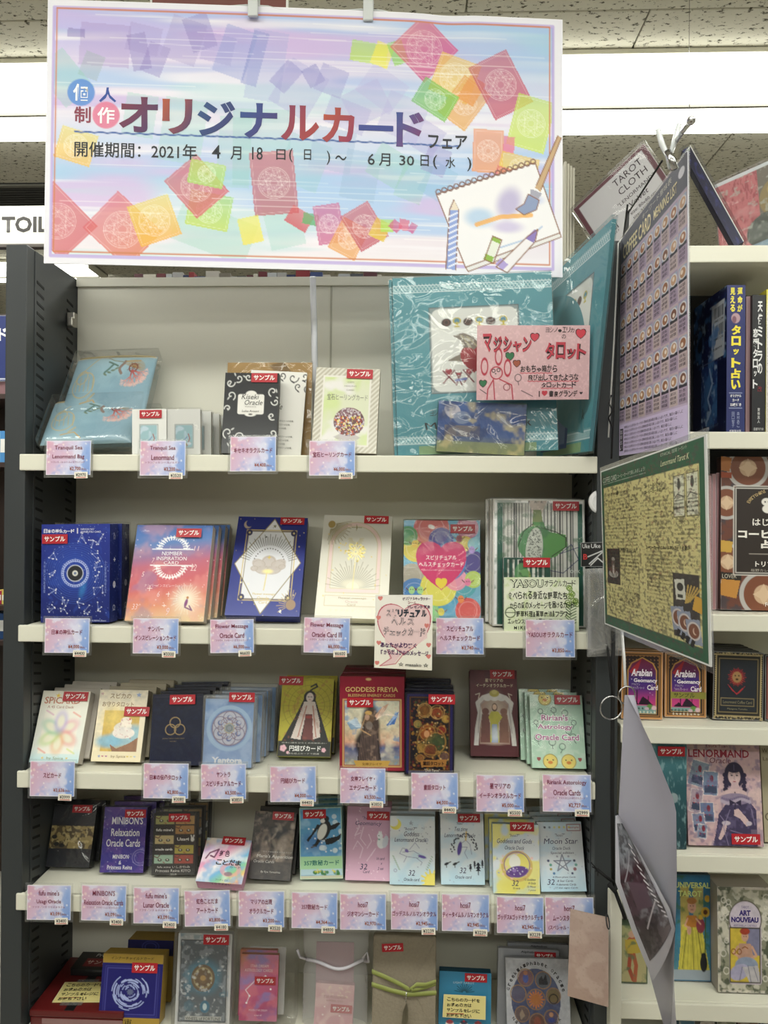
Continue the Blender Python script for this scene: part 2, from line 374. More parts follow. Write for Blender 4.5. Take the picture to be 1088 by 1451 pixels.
# ------------------------------------------------------------------ the setting
XL, XR, DEP = -0.614, 0.277, 0.179
ZT = 1.872
ZS = [1.540, 1.270, 1.040, 0.847, 0.628]
fl = box('floor', -6, 6, -6, 9, -0.05, 0, mat('floor_vinyl', 0xB5B0A4, 0.35, scale=2)); fl['kind'] = 'structure'
cm = mat('rockwool_tile', 0xD2CFC0, 0.9, var=0.04, scale=12)
n = cm.node_tree; b_ = n.nodes['Principled BSDF']; tc = n.nodes.new('ShaderNodeTexCoord'); mp = n.nodes.new('ShaderNodeMapping'); mp.inputs['Scale'].default_value = (48, 80, 60)
n1 = n.nodes.new('ShaderNodeTexNoise'); n1.inputs['Scale'].default_value = 1.0; n1.inputs['Detail'].default_value = 4; n1.inputs['Roughness'].default_value = 0.7
rp = n.nodes.new('ShaderNodeValToRGB'); rp.color_ramp.elements[0].position = 0.385; rp.color_ramp.elements[0].color = (0.16, 0.15, 0.12, 1); rp.color_ramp.elements[1].position = 0.425; rp.color_ramp.elements[1].color = (1, 1, 1, 1)
old = b_.inputs['Base Color'].links[0].from_socket; mm = n.nodes.new('ShaderNodeMix'); mm.data_type = 'RGBA'; mm.blend_type = 'MULTIPLY'; mm.inputs[0].default_value = 1
n.links.new(tc.outputs['Object'], mp.inputs[0]); n.links.new(mp.outputs[0], n1.inputs['Vector']); n.links.new(n1.outputs['Fac'], rp.inputs[0])
n.links.new(old, mm.inputs[6]); n.links.new(rp.outputs[0], mm.inputs[7]); n.links.new(mm.outputs[2], b_.inputs['Base Color'])
bp = n.nodes.new('ShaderNodeBump'); bp.inputs['Strength'].default_value = .6; bp.inputs['Distance'].default_value = .004; n.links.new(rp.outputs[0], bp.inputs['Height']); n.links.new(bp.outputs[0], b_.inputs['Normal'])
ce = box('ceiling', -6, 6, -6, 9, CEIL+0.012, CEIL+0.06, mat('ceiling_board', 0x9A9788, 0.9)); ce['kind'] = 'structure'
tm_ = boxmesh('ceiling_tile', 0, .906, 0, .452, CEIL, CEIL+.012, cm, .002, 1)
for i in range(-4, 5):
    for j in range(0, 13):
        o = link('ceiling_tile', tm_, ce); o.location = (i*.91+.12+(.455 if j % 2 else 0), j*.456-.62, 0)
for nm, a in (('wall_back', (-6, 6, 8.9, 9, 0, CEIL)), ('wall_left', (-6, -5.9, -6, 9, 0, CEIL)), ('wall_right', (5.9, 6, -6, 9, 0, CEIL)), ('wall_front', (-6, 6, -6, -5.9, 0, CEIL))):
    o = box(nm, *a, mat('wall_paint', 0xB9B6A8, 0.8)); o['kind'] = 'structure'

# ceiling lamps: recessed troughs with two glowing diffusers each
LAMP = mat('lamp_diffuser', 0xFFFFF4, 0.5, emit=8)
def lamp(label, x0, x1, y0, y1):
    r = thing('ceiling_light', label, 'ceiling light', loc=((x0+x1)/2, (y0+y1)/2, CEIL-.045)); hx, hy = (x1-x0)/2, (y1-y0)/2
    box('lamp_housing', -hx, hx, -hy-.005, hy+.005, .030, .044, IV, r, .003)
    box('diffuser', -hx+.004, hx-.004, -hy, .013, 0, .032, LAMP, r, .006)
    box('diffuser', -hx+.004, hx-.004, .027, hy, 0, .032, LAMP, r, .006)
    box('divider', -hx+.004, hx-.004, .0145, .0255, -.006, .031, mat('lamp_divider', 0x8C8A80, .5), r, .001)
    for xx in (-hx, hx-.006): box('end_cap', xx, xx+.006, -hy, hy, -.001, .040, IV, r, .001)
lamp('long white fluorescent ceiling light right behind the top of the bookcase', -3.4, 3.6, .91, 1.30)
lamp('far ceiling light seen as a thin bright line left of the grey post', -3.5, -1.62, 2.62, 2.86)
lamp('long ceiling light above the viewer', -3.0, 3.0, -1.17, -.83)
lamp('second long ceiling light farther behind the viewer', -3.0, 3.0, -3.17, -2.82)
lamp('third long ceiling light, farthest behind the viewer', -3.0, 3.0, -5.07, -4.72)

# ------------------------------------------------------------------ main bookcase
bc = thing('bookcase', 'grey steel bookcase with beige back and ivory shelves full of card boxes', 'bookcase', loc=(XL, 0, 0), group='steel bookcases')
def post(x0, x1, x2, x3):
    """front post between x0..x1 and thin side sheet reaching back"""
    box('post', x0-XL, x1-XL, -.004, .022, 0, ZT, DG, bc, .002)
    box('side_panel', x2-XL, x3-XL, .022, DEP+.022, 0, ZT-.002, DG, bc, .0006)
post(XL-.036, XL-.002, XL-.022, XL-.001)
post(XR+.002, XR+.036, XR+.001, XR+.022)
box('back_panel', 0, XR-XL, DEP, DEP+.004, .05, ZT, BK, bc, .001)
box('back_panel', 0, XR-XL, DEP-.006, DEP, ZT-.016, ZT, BK, bc, .001)
box('panel_joint', .46, .463, DEP-.0015, DEP, ZS[0], ZT-.016, mat('beige_joint', 0xA9A797, .5), bc)
sl = bpy.data.meshes.new('slot')
sl.from_pydata([(0, -.012, .004), (0, .012, -.001), (0, .012, -.0052), (0, -.012, -.0002), (.0006, -.012, .004), (.0006, .012, -.001), (.0006, .012, -.0052), (.0006, -.012, -.0002)], [], [(0, 1, 2, 3), (7, 6, 5, 4), (0, 4, 5, 1), (1, 5, 6, 2), (2, 6, 7, 3), (3, 7, 4, 0)]); sl.materials.append(DK)
for sx, x in ((1, -.0009), (-1, XR-XL+.0009)):
    for yy in (.040, .150):
        k = 0
        for zz in np.arange(ZT-.052, .60, -.0167):
            o = link('slot', sl, bc); o.location = (x-(0 if sx > 0 else .0006), yy, zz)
for x in (.0, ): 
    box('shelf_clip', 0, .014, .135, .150, 1.775, 1.80, mat('clip_steel', 0xA8A49C, .3, metal=.8), bc, .002)
    box('shelf_clip', .008, .017, .120, .136, 1.772, 1.788, mat('clip_steel', 0), bc, .002)
for z in ZS:
    s = box('shelf', .0012, XR-XL-.0012, 0, DEP-.001, z-.004, z, IV, bc, .001)
    box('shelf_lip', -.010 if z > .7 else .0012, XR-XL+.002, -.0075, 0, z-.026, z, IV, bc, .002)
    box('shelf_bracket', .003, .010, .03, .16, z-.020, z-.005, DG, bc, .001)
    box('shelf_bracket', XR-XL-.010, XR-XL-.003, .03, .16, z-.020, z-.005, DG, bc, .001)

# right bay
X2 = XR+.0405
ZR = [atY(1060, 349.5, 0).z, atY(1068, 612.5, 0).z, atY(1046, 870, 0).z, atY(1043, 1030, 0).z, atY(1020, 1210, 0).z, atY(1020, 1420, 0).z]
rb = thing('bookcase', 'neighbouring ivory-shelved bookcase at the right, holding tarot and coffee books', 'bookcase', loc=(X2, 0, 0), group='steel bookcases')
DBK = mat('shaded_back', 0x25262A, .6)  # near-black upper back: shade under the shelves put into its colour
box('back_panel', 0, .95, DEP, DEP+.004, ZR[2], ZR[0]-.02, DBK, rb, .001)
box('back_panel', 0, .95, DEP, DEP+.004, .05, ZR[2]-.002, BK, rb, .001)
box('side_panel', -.0035, -.0005, .022, DEP+.020, 0, ZR[0]-.027, DG, rb, .0006)
box('top_plate', -.002, .95, -.0075, DEP+.02, ZR[0]-.026, ZR[0], IV, rb, .002)
for z in ZR[1:]:
    box('shelf', .001, .95, 0, DEP-.001, z-.004, z, IV, rb, .001); box('shelf_lip', 0, .95, -.0075, 0, z-.026, z, IV, rb, .002)
box('post', .95, .986, -.004, .022, 0, ZT, DG, rb, .002)

# unseen bookcase across the aisle, added to block low light from the lower shelves
ob = thing('bookcase', 'bookcase across the aisle behind the viewer, outside the picture', 'bookcase', loc=(-2.0, -2.15, 0), group='steel bookcases')
for i in range(5): box('side_panel', i*.93, i*.93+.03, 0, .30, 0, ZT, DG, ob, .001)
box('back_panel', .03, 3.72, .0, .01, .05, ZT, BK, ob, .001)
for z in (.1, .45, .8, 1.15, 1.5): box('shelf', .03, 3.72, .01, .30, z-.03, z, IV, ob, .001)
for k in range(4):
    for z in (.1, .45, .8, 1.15, 1.5):
        m_ = [mat('far_books_a', 0x8C6A60, .6, var=.5, scale=40), mat('far_books_b', 0x6A7080, .6, var=.5, scale=40), mat('far_books_c', 0x9C9684, .6, var=.5, scale=40)][int(k+z*10) % 3]
        box('unseen_book_row', k*.93+.05, k*.93+.90, .06, .24, z+.001, z+.24, m_, ob, .002)

r = thing('ceiling_vent', 'dark slatted air vent in the ceiling at the far left above the sign', 'vent', loc=(-1.9, 1.72, CEIL-.012))
box('vent_backing', 0, .62, 0, .30, .006, .0115, mat('vent_dark', 0x2A2B2C, .6), r, .001)
for a in ((0, .62, 0, .02), (0, .62, .28, .30), (0, .02, .02, .28), (.60, .62, .02, .28)): box('vent_frame', *a, 0, .006, mat('vent_grey', 0x7C7B74, .5), r, .001)
for k in range(11): box('slat', .022, .598, .030+k*.023, .038+k*.023, .0005, .0055, mat('vent_slat', 0x4C4D4C, .5), r, .0005)
# ------------------------------------------------------------------ shelf labels (price tags) hooked over the shelf lips
_r = random.Random(3)
_pt = P(64, 48, 0xDDD5E8, .85); _pt.g([(0, 0xD8A2B6), (.35, 0xD4BCD6), (.55, 0xD6D4EC), (.72, 0x9CB4E4), (1, 0x7698D8)], 18).nz(20, 2, 0xE0A4B4, .5, .75, .35).nz(15, 5, 0xE0E0F2, .55, .72, .8).nz(12, 9, 0x7C9EDC, .66, .8, .4)
_pt.dots(22, 4, 1.1, 0xFFFDF6, a=.7).dots(7, 8, 1.8, 0xFFF3E0, a=.6).fr(0, 0, 64, 48, 0xEEECF4, 1.2)
_base = _pt.build('tag_card', flat(.0690, .0525, -.001), 'matt_print'); TAGM = _base.data; bpy.data.objects.remove(_base)
_pr = P(22, 9, 0xE9E4D2, 1.5); _pr.ln([(2, 8), (20, 8)], .8, 0xC0392B); 
def price_tag(x0, y0, x1, y1, lines, price, st, where, rot=0, small=None, lift=0.0):
    w_ = .0690; A = atY((x0+x1)/2, y1, -.0125-lift); sc = (x1-x0)/FPX*((A-CP).dot(CF))/w_
    M = Matrix.Translation(A) @ Matrix.Rotation(math.radians(-3), 4, 'X') @ Matrix.Rotation(math.radians(-rot-.4), 4, 'Y') @ Matrix.Scale(sc, 4)
    r = thing('price_tag', where, 'price tag', M, 'pastel price tags on the shelf edges')
    hh = .0525; link('tag_card', TAGM, r)
    box('tag_back', -.0345, .0345, -.0012, -.0006, 0, hh, WH, r)
    box('tag_holder', -.0385, .0375, .0000, .0010, -.004, hh+.003, MATS['clear_plastic'], r, .0004, seg=1)
    p = P(64, 48); n = len(lines)
    for i, (tx, wd) in enumerate(lines):
        yc = (16 if n > 1 or small is None else 18)+(i*12.5 if n > 1 else 3)-(3.5 if small else 0)-(2 if n > 1 else 0)
        p.t(tx, 32-wd/2, yc-3.6, 32+wd/2, yc+3.6, 0x7A1C3C, bold=.012 if ord(tx[1]) > 300 else .006)
    if small: p.t(small, 8, 28.5, 56, 31.5, 0x9C5070)
    p.t(price, 34, 36.5, 50, 42.5, 0x9A4A2A, bold=.01); p.t('(税込)', 51, 38.5, 58, 42, 0x9A4A2A); p.ln([(33, 43.5), (59, 43.5)], .7, 0xC79A50)
    p.build('tag_print', flat(w_, hh, -.0012), 'matt_print', r, canvas=False)
    if st:
        q = P(22, 10, 0xEFE9DA, 1.2); q.ln([(3, 8.6), (19, 8.6)], .9, 0xC0453B).t(st, 2.5, 1.8, 19.5, 7, 0x3A3A3A, bold=.01)
        so = q.build('price_sticker', flat(.0205, .0098, -.0034), 'matt_print', r); so.location = (.021, 0, -.0055); so.rotation_euler.y = math.radians(_r.uniform(-2, 2))
        box('sticker_back', -.01025, .01025, -.0034, -.0031, 0, .0098, WH, so)
    return r
S1, S2, S3, S4 = 'top shelf', 'second shelf', 'third shelf', 'fourth shelf'
price_tag(65, 626, 129, 673, [('Tranquil Sea', 40), ('Lenormand Bag', 46)], '¥2,700', '¥2970', 'pastel price tag at the left end of the top shelf, below the sea-blue pouches', small='トランクィル シー ルノルマンバッグ')
price_tag(198, 627, 263, 674, [('Tranquil Sea', 36), ('Lenormand', 32)], '¥3,200', '¥3520', 'pastel price tag on the top shelf, below the small white windowed boxes', small='トランクィル シー ルノルマン')
price_tag(326, 621, 391, 668, [('キセキオラクルカード', 54)], '¥4,400', None, 'pastel price tag on the top shelf, below the black box with white scrolls')
price_tag(438, 625, 503, 674, [('宝石ヒーリングカード', 54)], '¥6,000', '¥6600', 'pastel price tag on the top shelf, below the pale box with a round gem')
price_tag(63, 876, 127, 925, [('日本の神仏カード', 44)], '¥4,000', '¥4400', 'pastel price tag on the second shelf, below the dark blue star chart box')
price_tag(188, 876, 253, 926, [('ナンバー', 22), ('インスピレーションカード', 58)], '¥3,000', '¥3300', 'pastel price tag on the second shelf, below the blue to pink sunset box')
price_tag(298, 877, 360, 925, [('Flower Message', 48), ('Oracle Card', 36)], '¥6,000', '¥6600', 'pastel price tag on the second shelf, below the blue box with a white diamond', rot=1, small='フラワーメッセージ オラクルカード')
price_tag(430, 878, 495, 925, [('Flower Message', 46), ('Oracle Card Ⅲ', 42)], '¥6,000', '¥6600', 'pastel price tag on the second shelf, below the white box with a dandelion arch', rot=-1, small='フラワーメッセージ オラクルカード')
price_tag(618, 877, 685, 927, [('スピリチュアル', 36), ('ヘルスチェックカード', 54)], '¥3,740', None, 'pastel price tag on the second shelf, below the box with the big pink heart')
price_tag(745, 880, 814, 931, [('YASOUオラクルカード', 58)], '¥3,850', None, 'pastel price tag on the second shelf, below the green woman book')
price_tag(42, 1079, 106, 1128, [('スピカード', 26)], '¥3,636', '¥3999', 'pastel price tag below the white box with a rainbow flower')
price_tag(203, 1084, 267, 1131, [('日本の伝承タロット', 46)], '¥2,800', '¥3080', 'pastel price tag on the third shelf, below the navy box with three rings')
price_tag(285, 1085, 349, 1132, [('ヤントラ', 20), ('スピリチュアルカード', 50)], '¥3,500', '¥3850', 'pastel price tag on the third shelf, below the blue mandala card case', rot=1)
price_tag(383, 1085, 448, 1136, [('円結びカード', 34)], '¥4,000', '¥4400', 'pastel price tag on the third shelf, below the yellow-green and black box', rot=1)
price_tag(482, 1088, 546, 1138, [('女神フレイヤ・', 34), ('エナジーカード', 38)], '¥3,500', '¥3850', 'pastel price tag on the third shelf, below the tall crimson box')
price_tag(583, 1097, 649, 1146, [('童話タロット', 30)], '¥4,000', '¥4400', 'pastel price tag on the third shelf, below the dark ornate box with gold baubles', rot=.5)
price_tag(675, 1101, 742, 1150, [('星マリアの', 28), ('イーチンオラクルカード', 56)], '¥5,000', '¥5500', 'pastel price tag on the third shelf, below the maroon box with a curtained window')
price_tag(769, 1101, 837, 1150, [('Ririank Astorology', 52), ('Oracle Cards', 36)], '¥2,727', '¥2999', 'pastel price tag at the right of the third shelf, below the mint chick boxes', small='リリアンズ アストロロジーオラクルカード')
price_tag(38, 1253, 101, 1303, [("fufu mine's", 30), ('Usagi Oracle', 36)], '¥3,091', '¥3400', 'pastel price tag below the black filmed pack with gold band', rot=.5, small='フフマインズ ウサギオラクル')
price_tag(115, 1256, 179, 1304, [("MINIBON'S", 32), ('Relaxation Oracle Cards', 56)], '¥3,091', '¥3400', 'pastel price tag on the fourth shelf, below the purple card pack', small='ミニボンズ リラクゼーション オラクルカード')
price_tag(189, 1259, 254, 1308, [("fufu mine's", 30), ('Lunar Oracle', 36)], '¥3,091', '¥3400', 'pastel price tag on the fourth shelf, below the black pack of cat and rabbit pictures', rot=.5, small='フフマインズ ルナーオラクル')
price_tag(262, 1260, 327, 1312, [('虹色ことだま', 30), ('アートカード', 30)], '¥3,800', '¥4180', 'pastel price tag on the fourth shelf, below the small rainbow box', rot=2)
price_tag(338, 1264, 403, 1313, [('マリアの出現', 30), ('オラクルカード', 34)], '¥3,200', '¥3520', 'pastel price tag on the fourth shelf, below the dark brown painting box', rot=.5)
price_tag(413, 1265, 478, 1315, [('357数秘カード', 36)], '¥4,364', '¥4800', 'pastel price tag on the fourth shelf, below the sky-blue penguin box')
price_tag(482, 1266, 547, 1317, [('hosi7', 14), ('ジオマンシーカード', 44)], '¥2,970', None, 'pastel price tag on the fourth shelf, below the pink box with a white squirrel', rot=.5)
price_tag(554, 1268, 620, 1317, [('hosi7', 14), ('ゴッデスルノルマンオラクル', 60)], '¥2,945', '¥3239', 'pastel price tag on the fourth shelf, below the white box with a yellow moon')
price_tag(626, 1270, 693, 1319, [('hosi7', 14), ('ティータイムルノルマンオラクル', 62)], '¥2,945', '¥3239', 'pastel price tag on the fourth shelf, below the white unicorn box with black birds')
price_tag(704, 1273, 770, 1322, [('hosi7', 14), ('ゴッデス&ゴッドオラクルデッキ', 62)], '¥2,945', '¥3239', 'pastel price tag on the fourth shelf, below the box with a purple and yellow wreath')
price_tag(773, 1274, 841, 1324, [('hosi7', 14), ('ムーンスターオラクル', 44), ('(スペシャル・エディション)', 56)], '¥2,945', None, 'pastel price tag at the right end of the fourth shelf, below the pentagram box', rot=.5)

# ------------------------------------------------------------------ shelf 2
def a_star(p, W, H):
    p.g([(0, 0x1A2E8C), (.6, 0x16297C), (1, 0x101F66)]).el(W*.48, H*.47, 26, c=0x2246AA, a=.7, soft=.9).nz(7, 2, 0x2A4AA8, .6, .8, .4).dots(200, 3, .4, 0xC8D8FF)
    cx, cy = 49, 70
    p.el(60, 92, 4, 12, 0x2E86C8, .6, 15, .8)
    for r in range(22, 44, 3): p.rg(cx, cy, r, .35, 0x4468C0, .5)
    p.rg(cx, cy, 17, .8, 0xAEBBE6).rg(cx, cy, 19.5, .8, 0x8FA0DC).rays(cx, cy, 17, 19.5, 36, 0xB8C4F0).el(cx, cy, 11.5, c=0x23252A).rg(cx, cy, 11.5, .8, 0xC8CCD8).el(cx, cy, 4, c=0xD8D8D0).el(cx, cy, 2, c=0x6A7A9A)
    R = random.Random(6)
    for (ax, ay) in ((18, 45), (16, 70), (17, 95), (14, 118), (80, 45), (82, 60), (80, 76), (82, 92), (83, 118), (36, 112), (56, 112), (70, 26), (60, 20), (84, 22), (34, 122), (68, 122)):
        pts = [(ax+R.uniform(-7, 7), ay+R.uniform(-8, 8)) for _ in range(5)]; p.ln(pts, .2, 0xC0CCF8, .55)
        for q in pts: p.el(q[0], q[1], .8, c=0xFFFFFF, a=.8)
    p.t('日本の神仏カード', 3, 7, 48, 12.5, 0xF0F0F8, jit=.5, bold=.02); p.t('NIHON NO', 57, 6, 76, 8.6, 0xE0E4F4); p.t('SHINBUTSU CARD', 57, 9.8, 86, 12.4, 0xE0E4F4); p.ln([(52, 6), (52, 13)], .6, 0xFFFFFF)
    p.vtext('大宇宙と先祖霊信', 5, 52, 98, 2.8, 0x8C9CD8); p.vtext('十三星座神祇座大王', 93, 52, 98, 2.8, 0x8C9CD8)
    p.t('© HARUNO KARMA Onmi', 55, 136, 94, 138.5, 0xC8D0F0)
def a_side(parent, w, h, t):
    p = P(20, 140, 0x14256E, 1); p.dots(50, 4, .5, 0xA8B8F0).t('♄', 7, 12, 12, 22, 0xD8DCF0).t('+', 7, 48, 13, 54, 0xE0E0F0, .03).t('♓', 6, 82, 13, 92, 0xE0E0F0, .02).t('Ω', 6, 116, 12, 124, 0xD8DCF0)
    o = p.build('side_print', flat(t-.002, h, 0), 'gloss_print', parent); o.matrix_local = Matrix.Translation((w/2, t/2, 0)) @ Matrix.Rotation(math.radians(90), 4, 'Z')
r, w, h, W, H = stock('card_box', 'dark blue constellation box with a round dial, left end of the second shelf', ((58, 743), (157, 744), (156, 885), (57, 882)), ZS[1], .034, a_star, 0x131F5C, (2, 4), (20, 21), sc=1.0)
a_side(r, w, h, .034)
c = copy_tree(r, None, ('sample_sticker',)); c.location.y += .040; c.location.x += .004; c['label'] = 'dark blue constellation box behind the dialled one, in clear film'
link('shrink_film', boxmesh('shrink_film', -w/2-.0014, w/2+.002, -.0012, .036, 0, h+.003, MATS['crumpled_film'], .0012, 1), c)
r['group'] = c['group'] = 'dark blue constellation boxes'
def a_num(p, W, H):
    p.g([(0, 0x2B66B8), (.22, 0x5A82BE), (.42, 0xC56A80), (.62, 0xD8686C), (.8, 0xE69A78), (1, 0xF0DCAC)], 84).nz(20, 3, 0xF0A8A0, .5, .8, .4).nz(26, 6, 0x7088C0, .55, .75, .35)
    p.el(84, 108, 16, c=0xFFF6DC, a=.9, soft=.95).rays(84, 106, 4, 22, 28, 0xFFF8E8, .7, .5).dots(70, 5, .8, 0xFFF0F0, a=.9)
    for x, y, r in ((58, 100, 5), (30, 92, 4), (88, 60, 5), (54, 116, 3)): p.st(x, y, r, 0xFFF6F0, 4, .15)
    p.el(85, 112, 2.2, 6, 0x8E4C84, 1, 12).el(86.5, 104.5, 1.8, c=0xC88A50).ln([(84, 118), (94, 122), (90, 116)], 1.6, 0x8E5C80)
    cx, cy = 57, 37
    for sg, y0 in ((-1, 35.5), (1, 59)):
        p.ln([(cx-30, y0), (cx+30, y0)], 1, 0xFFFFFF)
        for k in range(15):
            q = math.pi*(k+.5)/15; x, y = cx+21*math.cos(q), y0+sg*(18*math.sin(q)); p.ln([(cx+16*math.cos(q), y0+sg*14*math.sin(q)), (x, y)], 1, 0xFFFFFF).st(x, y, 2.8, 0xFFFFFF, 4, .3)
            p.ln([(x-2, y), (x+1.5, y-2*sg), (cx+25*math.cos(q), y0+sg*20*math.sin(q))], .7, 0xFFFFFF)
    p.t('NUMBER', cx-15, 39, cx+15, 44.4, 0xFFFFFF).t('INSPIRATION', cx-22, 46.4, cx+22, 51.6, 0xFFFFFF).t('CARD', cx-11, 53, cx+11, 57.6, 0xFFFFFF)
    p.t('ナンバーインスピレーションカード', 22, 86, 92, 90, 0xF8E8E8)
    for ch, x, y, s in (('11', 92, 34, 7), ('22', 91, 62, 9), ('9', 60, 124, 10), ('33', 12, 118, 8), ('5', 18, 72, 7), ('6', 44, 100, 8), ('7', 30, 52, 7)): p.t(ch, x-s/2.6*len(ch)*.6, y-s/2, x+s/2.6*len(ch)*.6, y+s/2, 0xF6D8D8, sh=.15)
stock('card_box', 'sunset-coloured box fading from blue to peach with white number wreaths', ((196, 745), (301, 744), (289, 884), (176, 880)), ZS[1], .020, a_num, 0xCFC2B4, (14, 30), (79, 12), behind=3, step=.021, shift=.0035, film='clear_film', blabel='blue to peach number box in clear film behind the front one')
def a_fl1(p, W, H):
    p.g([(0, 0x1C2A80), (1, 0x26358E)]).dots(26, 2, .9, 0xE8D890)
    D = [(W*.53, 3), (W*.97, 70), (W*.46, 143-4), (W*.03, 72)]
    D = [(56, 3), (101, 67), (50, 138), (4, 70)]
    p.pg(D, 0xE9E9EE).rc(19, 22, 88, 118, 0xE6E7EC).fr(16, 20, 91, 120, 0xD8C070, .8).ln(D+[D[0]], .8, 0x8A7A40).fr(19, 22, 88, 118, 0x8A7A40, .6)
    for x, y in ((20, 24), (87, 24), (20, 116), (87, 116)): p.el(x, y, 4.5, c=0x2B2C58).el(x, y, 1.5, c=0xE0D090)
    p.rays(54, 72, 30, 46, 30, 0x5A584C, .5, .9, 195, 345)
    for k in range(17): q = math.radians(190+160*k/16); p.el(54+23*math.cos(q), 70+23*math.sin(q), .9, c=0x38383C)
    for x, y, rx, ry, ro in ((54, 66, 11, 9, 0), (40, 70, 11, 7, 25), (68, 70, 12, 7, -25), (46, 78, 12, 6, 10), (62, 78, 12, 6, -10), (34, 76, 6, 4, 0), (74, 73, 6, 4, -30)): p.el(x, y, rx, ry, 0xC9BFB8, .9, ro).rg(x, y, rx*.8, .4, 0xA89A88, .6, ry*.8)
    p.el(54, 80, 7, 3, 0xFFF2A8, .9, 0, .6).ln([(53, 82), (51, 106)], 1, 0xE8D890).st(54, 60, 3, 0xE0C860, 4).st(46, 30, 2, 0x3A3A30).st(57, 14, 4, 0x8A8870, 8, .3)
    p.el(16, 12, 6, c=0xB8A898).el(18.5, 10, 5.5, c=0x1E2C82).el(92, 125, 7, c=0xA08468).rays(92, 125, 8, 20, 12, 0xC8B070, .5, .8, 150, 290).st(78, 134, 3, 0xF4F0E0).st(28, 98, 2, 0xF4F0E0).st(17, 96, 2, 0xF0ECD0)
    p.t('Flower message', 36, 110, 68, 113.5, 0xD9C060).t('Oracle', 43, 115, 60, 119, 0xD9C060).t('Card', 46, 121, 58, 124.5, 0xD9C060)
stock('card_box', 'royal blue box with a white diamond, lotus flower and gold rays, on the second shelf', ((336, 734), (438, 734), (424, 880), (318, 869)), ZS[1], .022, a_fl1, 0x1B2668, (14, 34), (83, 6), yaw=3, bev=.002, printm='foil_print')
def a_fl3(p, W, H):
    p.g([(0, 0xCFCDC4), (1, 0xD6D1BC)])
    for dx, c, w_ in ((0, 0xC2B38A, .6), (3, 0xDDC2BC, 4), (6, 0xC2B38A, .6)):
        x0, x1 = 12+dx, 90-dx; p.ln([(x0+0, 112-dx), (x0, 46)]+[((x0+x1)/2-(x1-x0)/2*math.cos(math.pi*k/14), 46-(36-dx)*math.sin(math.pi*k/14)) for k in range(15)]+[(x1, 112-dx), (x0, 112-dx)], w_, c)
    p.fr(12, 116, 90, 130, 0xC2B38A, .6).el(13, 14, 5.5, c=0xA18A52).rays(13, 14, 7, 30, 22, 0x8F8460, .5, .9, -10, 100)
    p.rays(51, 34, 6, 12, 20, 0xC9C09A, .5, 1, 0, 180).st(51, 18, 8, 0x8C8058, 4, .12)
    R = random.Random(2)
    for k in range(75):
        q = R.uniform(0, 6.3); r_ = 15*math.sqrt(R.random()); p.el(52+r_*math.cos(q), 54+r_*math.sin(q)*.95, R.uniform(.9, 1.7), c=(0xF6E88C if R.random() < .6 else 0xD6BE60))
    p.rays(52, 54, 2, 14, 16, 0xFFF6C0, .6).dots(8, 4, 1.4, 0xE8D060, (26, 40, 38, 60)).rays(51, 106, 10, 40, 27, 0x8C8464, .5, .85, 188, 352)
    p.el(51, 100, 16, 7, 0xDCD6BC, .8, 0, .4).ln([(52, 70), (51, 108)], .8, 0xE8D890).dots(9, 6, 1.3, 0xD8BE50)
    p.t('Flower message', 32, 117.5, 72, 121, 0xB8A27A).t('Oracle', 42, 122, 60, 125.5, 0xC8A89A).t('Card', 45, 126.5, 57, 129.5, 0xB8A27A)
    for k in range(9): p.el(22+8*k, 136, 1.2, c=0xFFF4B0)
stock('card_box', 'cream white box with a pink arch and glowing gold dandelion, on the second shelf', ((459, 733), (556, 731), (549, 880), (445, 876)), ZS[1], .022, a_fl3, 0xD9D4C0, (14, 30), (80, 6), bev=.002, printm='foil_print')
def a_heart(p, W, H):
    p.g([(0, 0x6CB6D8), (1, 0x7AB0C8)])
    for x, y, rx, c in ((18, 40, 20, 0xEDD94A), (40, 12, 26, 0xD85A4C), (92, 10, 16, 0xD06A8C), (88, 36, 14, 0xE8D048), (98, 60, 18, 0x4A2C86), (54, 28, 18, 0x2E3F9C), (12, 80, 18, 0xB5A892), (86, 92, 18, 0x4FA8B4), (16, 105, 22, 0x3B7FC4), (60, 120, 20, 0x4CA0C8), (34, 132, 18, 0x90D080), (92, 128, 18, 0xE04A3C), (50, 96, 26, 0xEAE04A), (75, 84, 16, 0xF09AB4), (6, 22, 14, 0x5AA860), (102, 34, 10, 0x7CC8D8), (100, 84, 12, 0xC0D858), (64, 60, 26, 0x4080C0)):
        p.el(x, y, rx, c=c, a=.92).rg(x, y, rx*.7, .5, 0xFFFFFF, .25)
    p.heart(54, 64, 39, 0xD6266E).heart(54, 90, 9, 0xF0D93C)
    p.t('スピリチュアル', 32, 50, 76, 56.5, 0xFFF4F8, .01).t('ヘルスチェックカード', 22, 59.5, 86, 66.5, 0xFFF4F8, .01).t('～あなたがより輝くからだからのメッセージ～', 25, 70, 83, 72.5, 0xF8D0E0)
    for x, y, c in ((16, 34, 0xF2D25C), (12, 100, 0xA8D890), (24, 100, 0xA8D890), (82, 112, 0xE88A48), (92, 88, 0xE880A8), (54, 130, 0xE0D048), (98, 42, 0xB090D8), (80, 26, 0x9A3A48)):
        p.el(x, y, 4.5, 5.5, c).el(x-1.6, y-1, .7, c=0x302020).el(x+1.6, y-1, .7, c=0x302020).ln([(x-5, y), (x-8, y-3)], .9, 0x703838).ln([(x+5, y), (x+8, y-3)], .9, 0x703838)
    p.el(40, 9, 5, 3, 0xF4F0EC, 1, 20)
stock('card_box', 'colourful box of cartoon organs around a big magenta heart, on the second shelf', ((571, 738), (681, 738), (681, 882), (571, 880)), ZS[1], .014, a_heart, 0x9FB04A, (10, 14), (85, 12), behind=4, step=.016, shift=.0018, film='clear_film', blabel='box with the magenta heart in clear film, behind the front one')
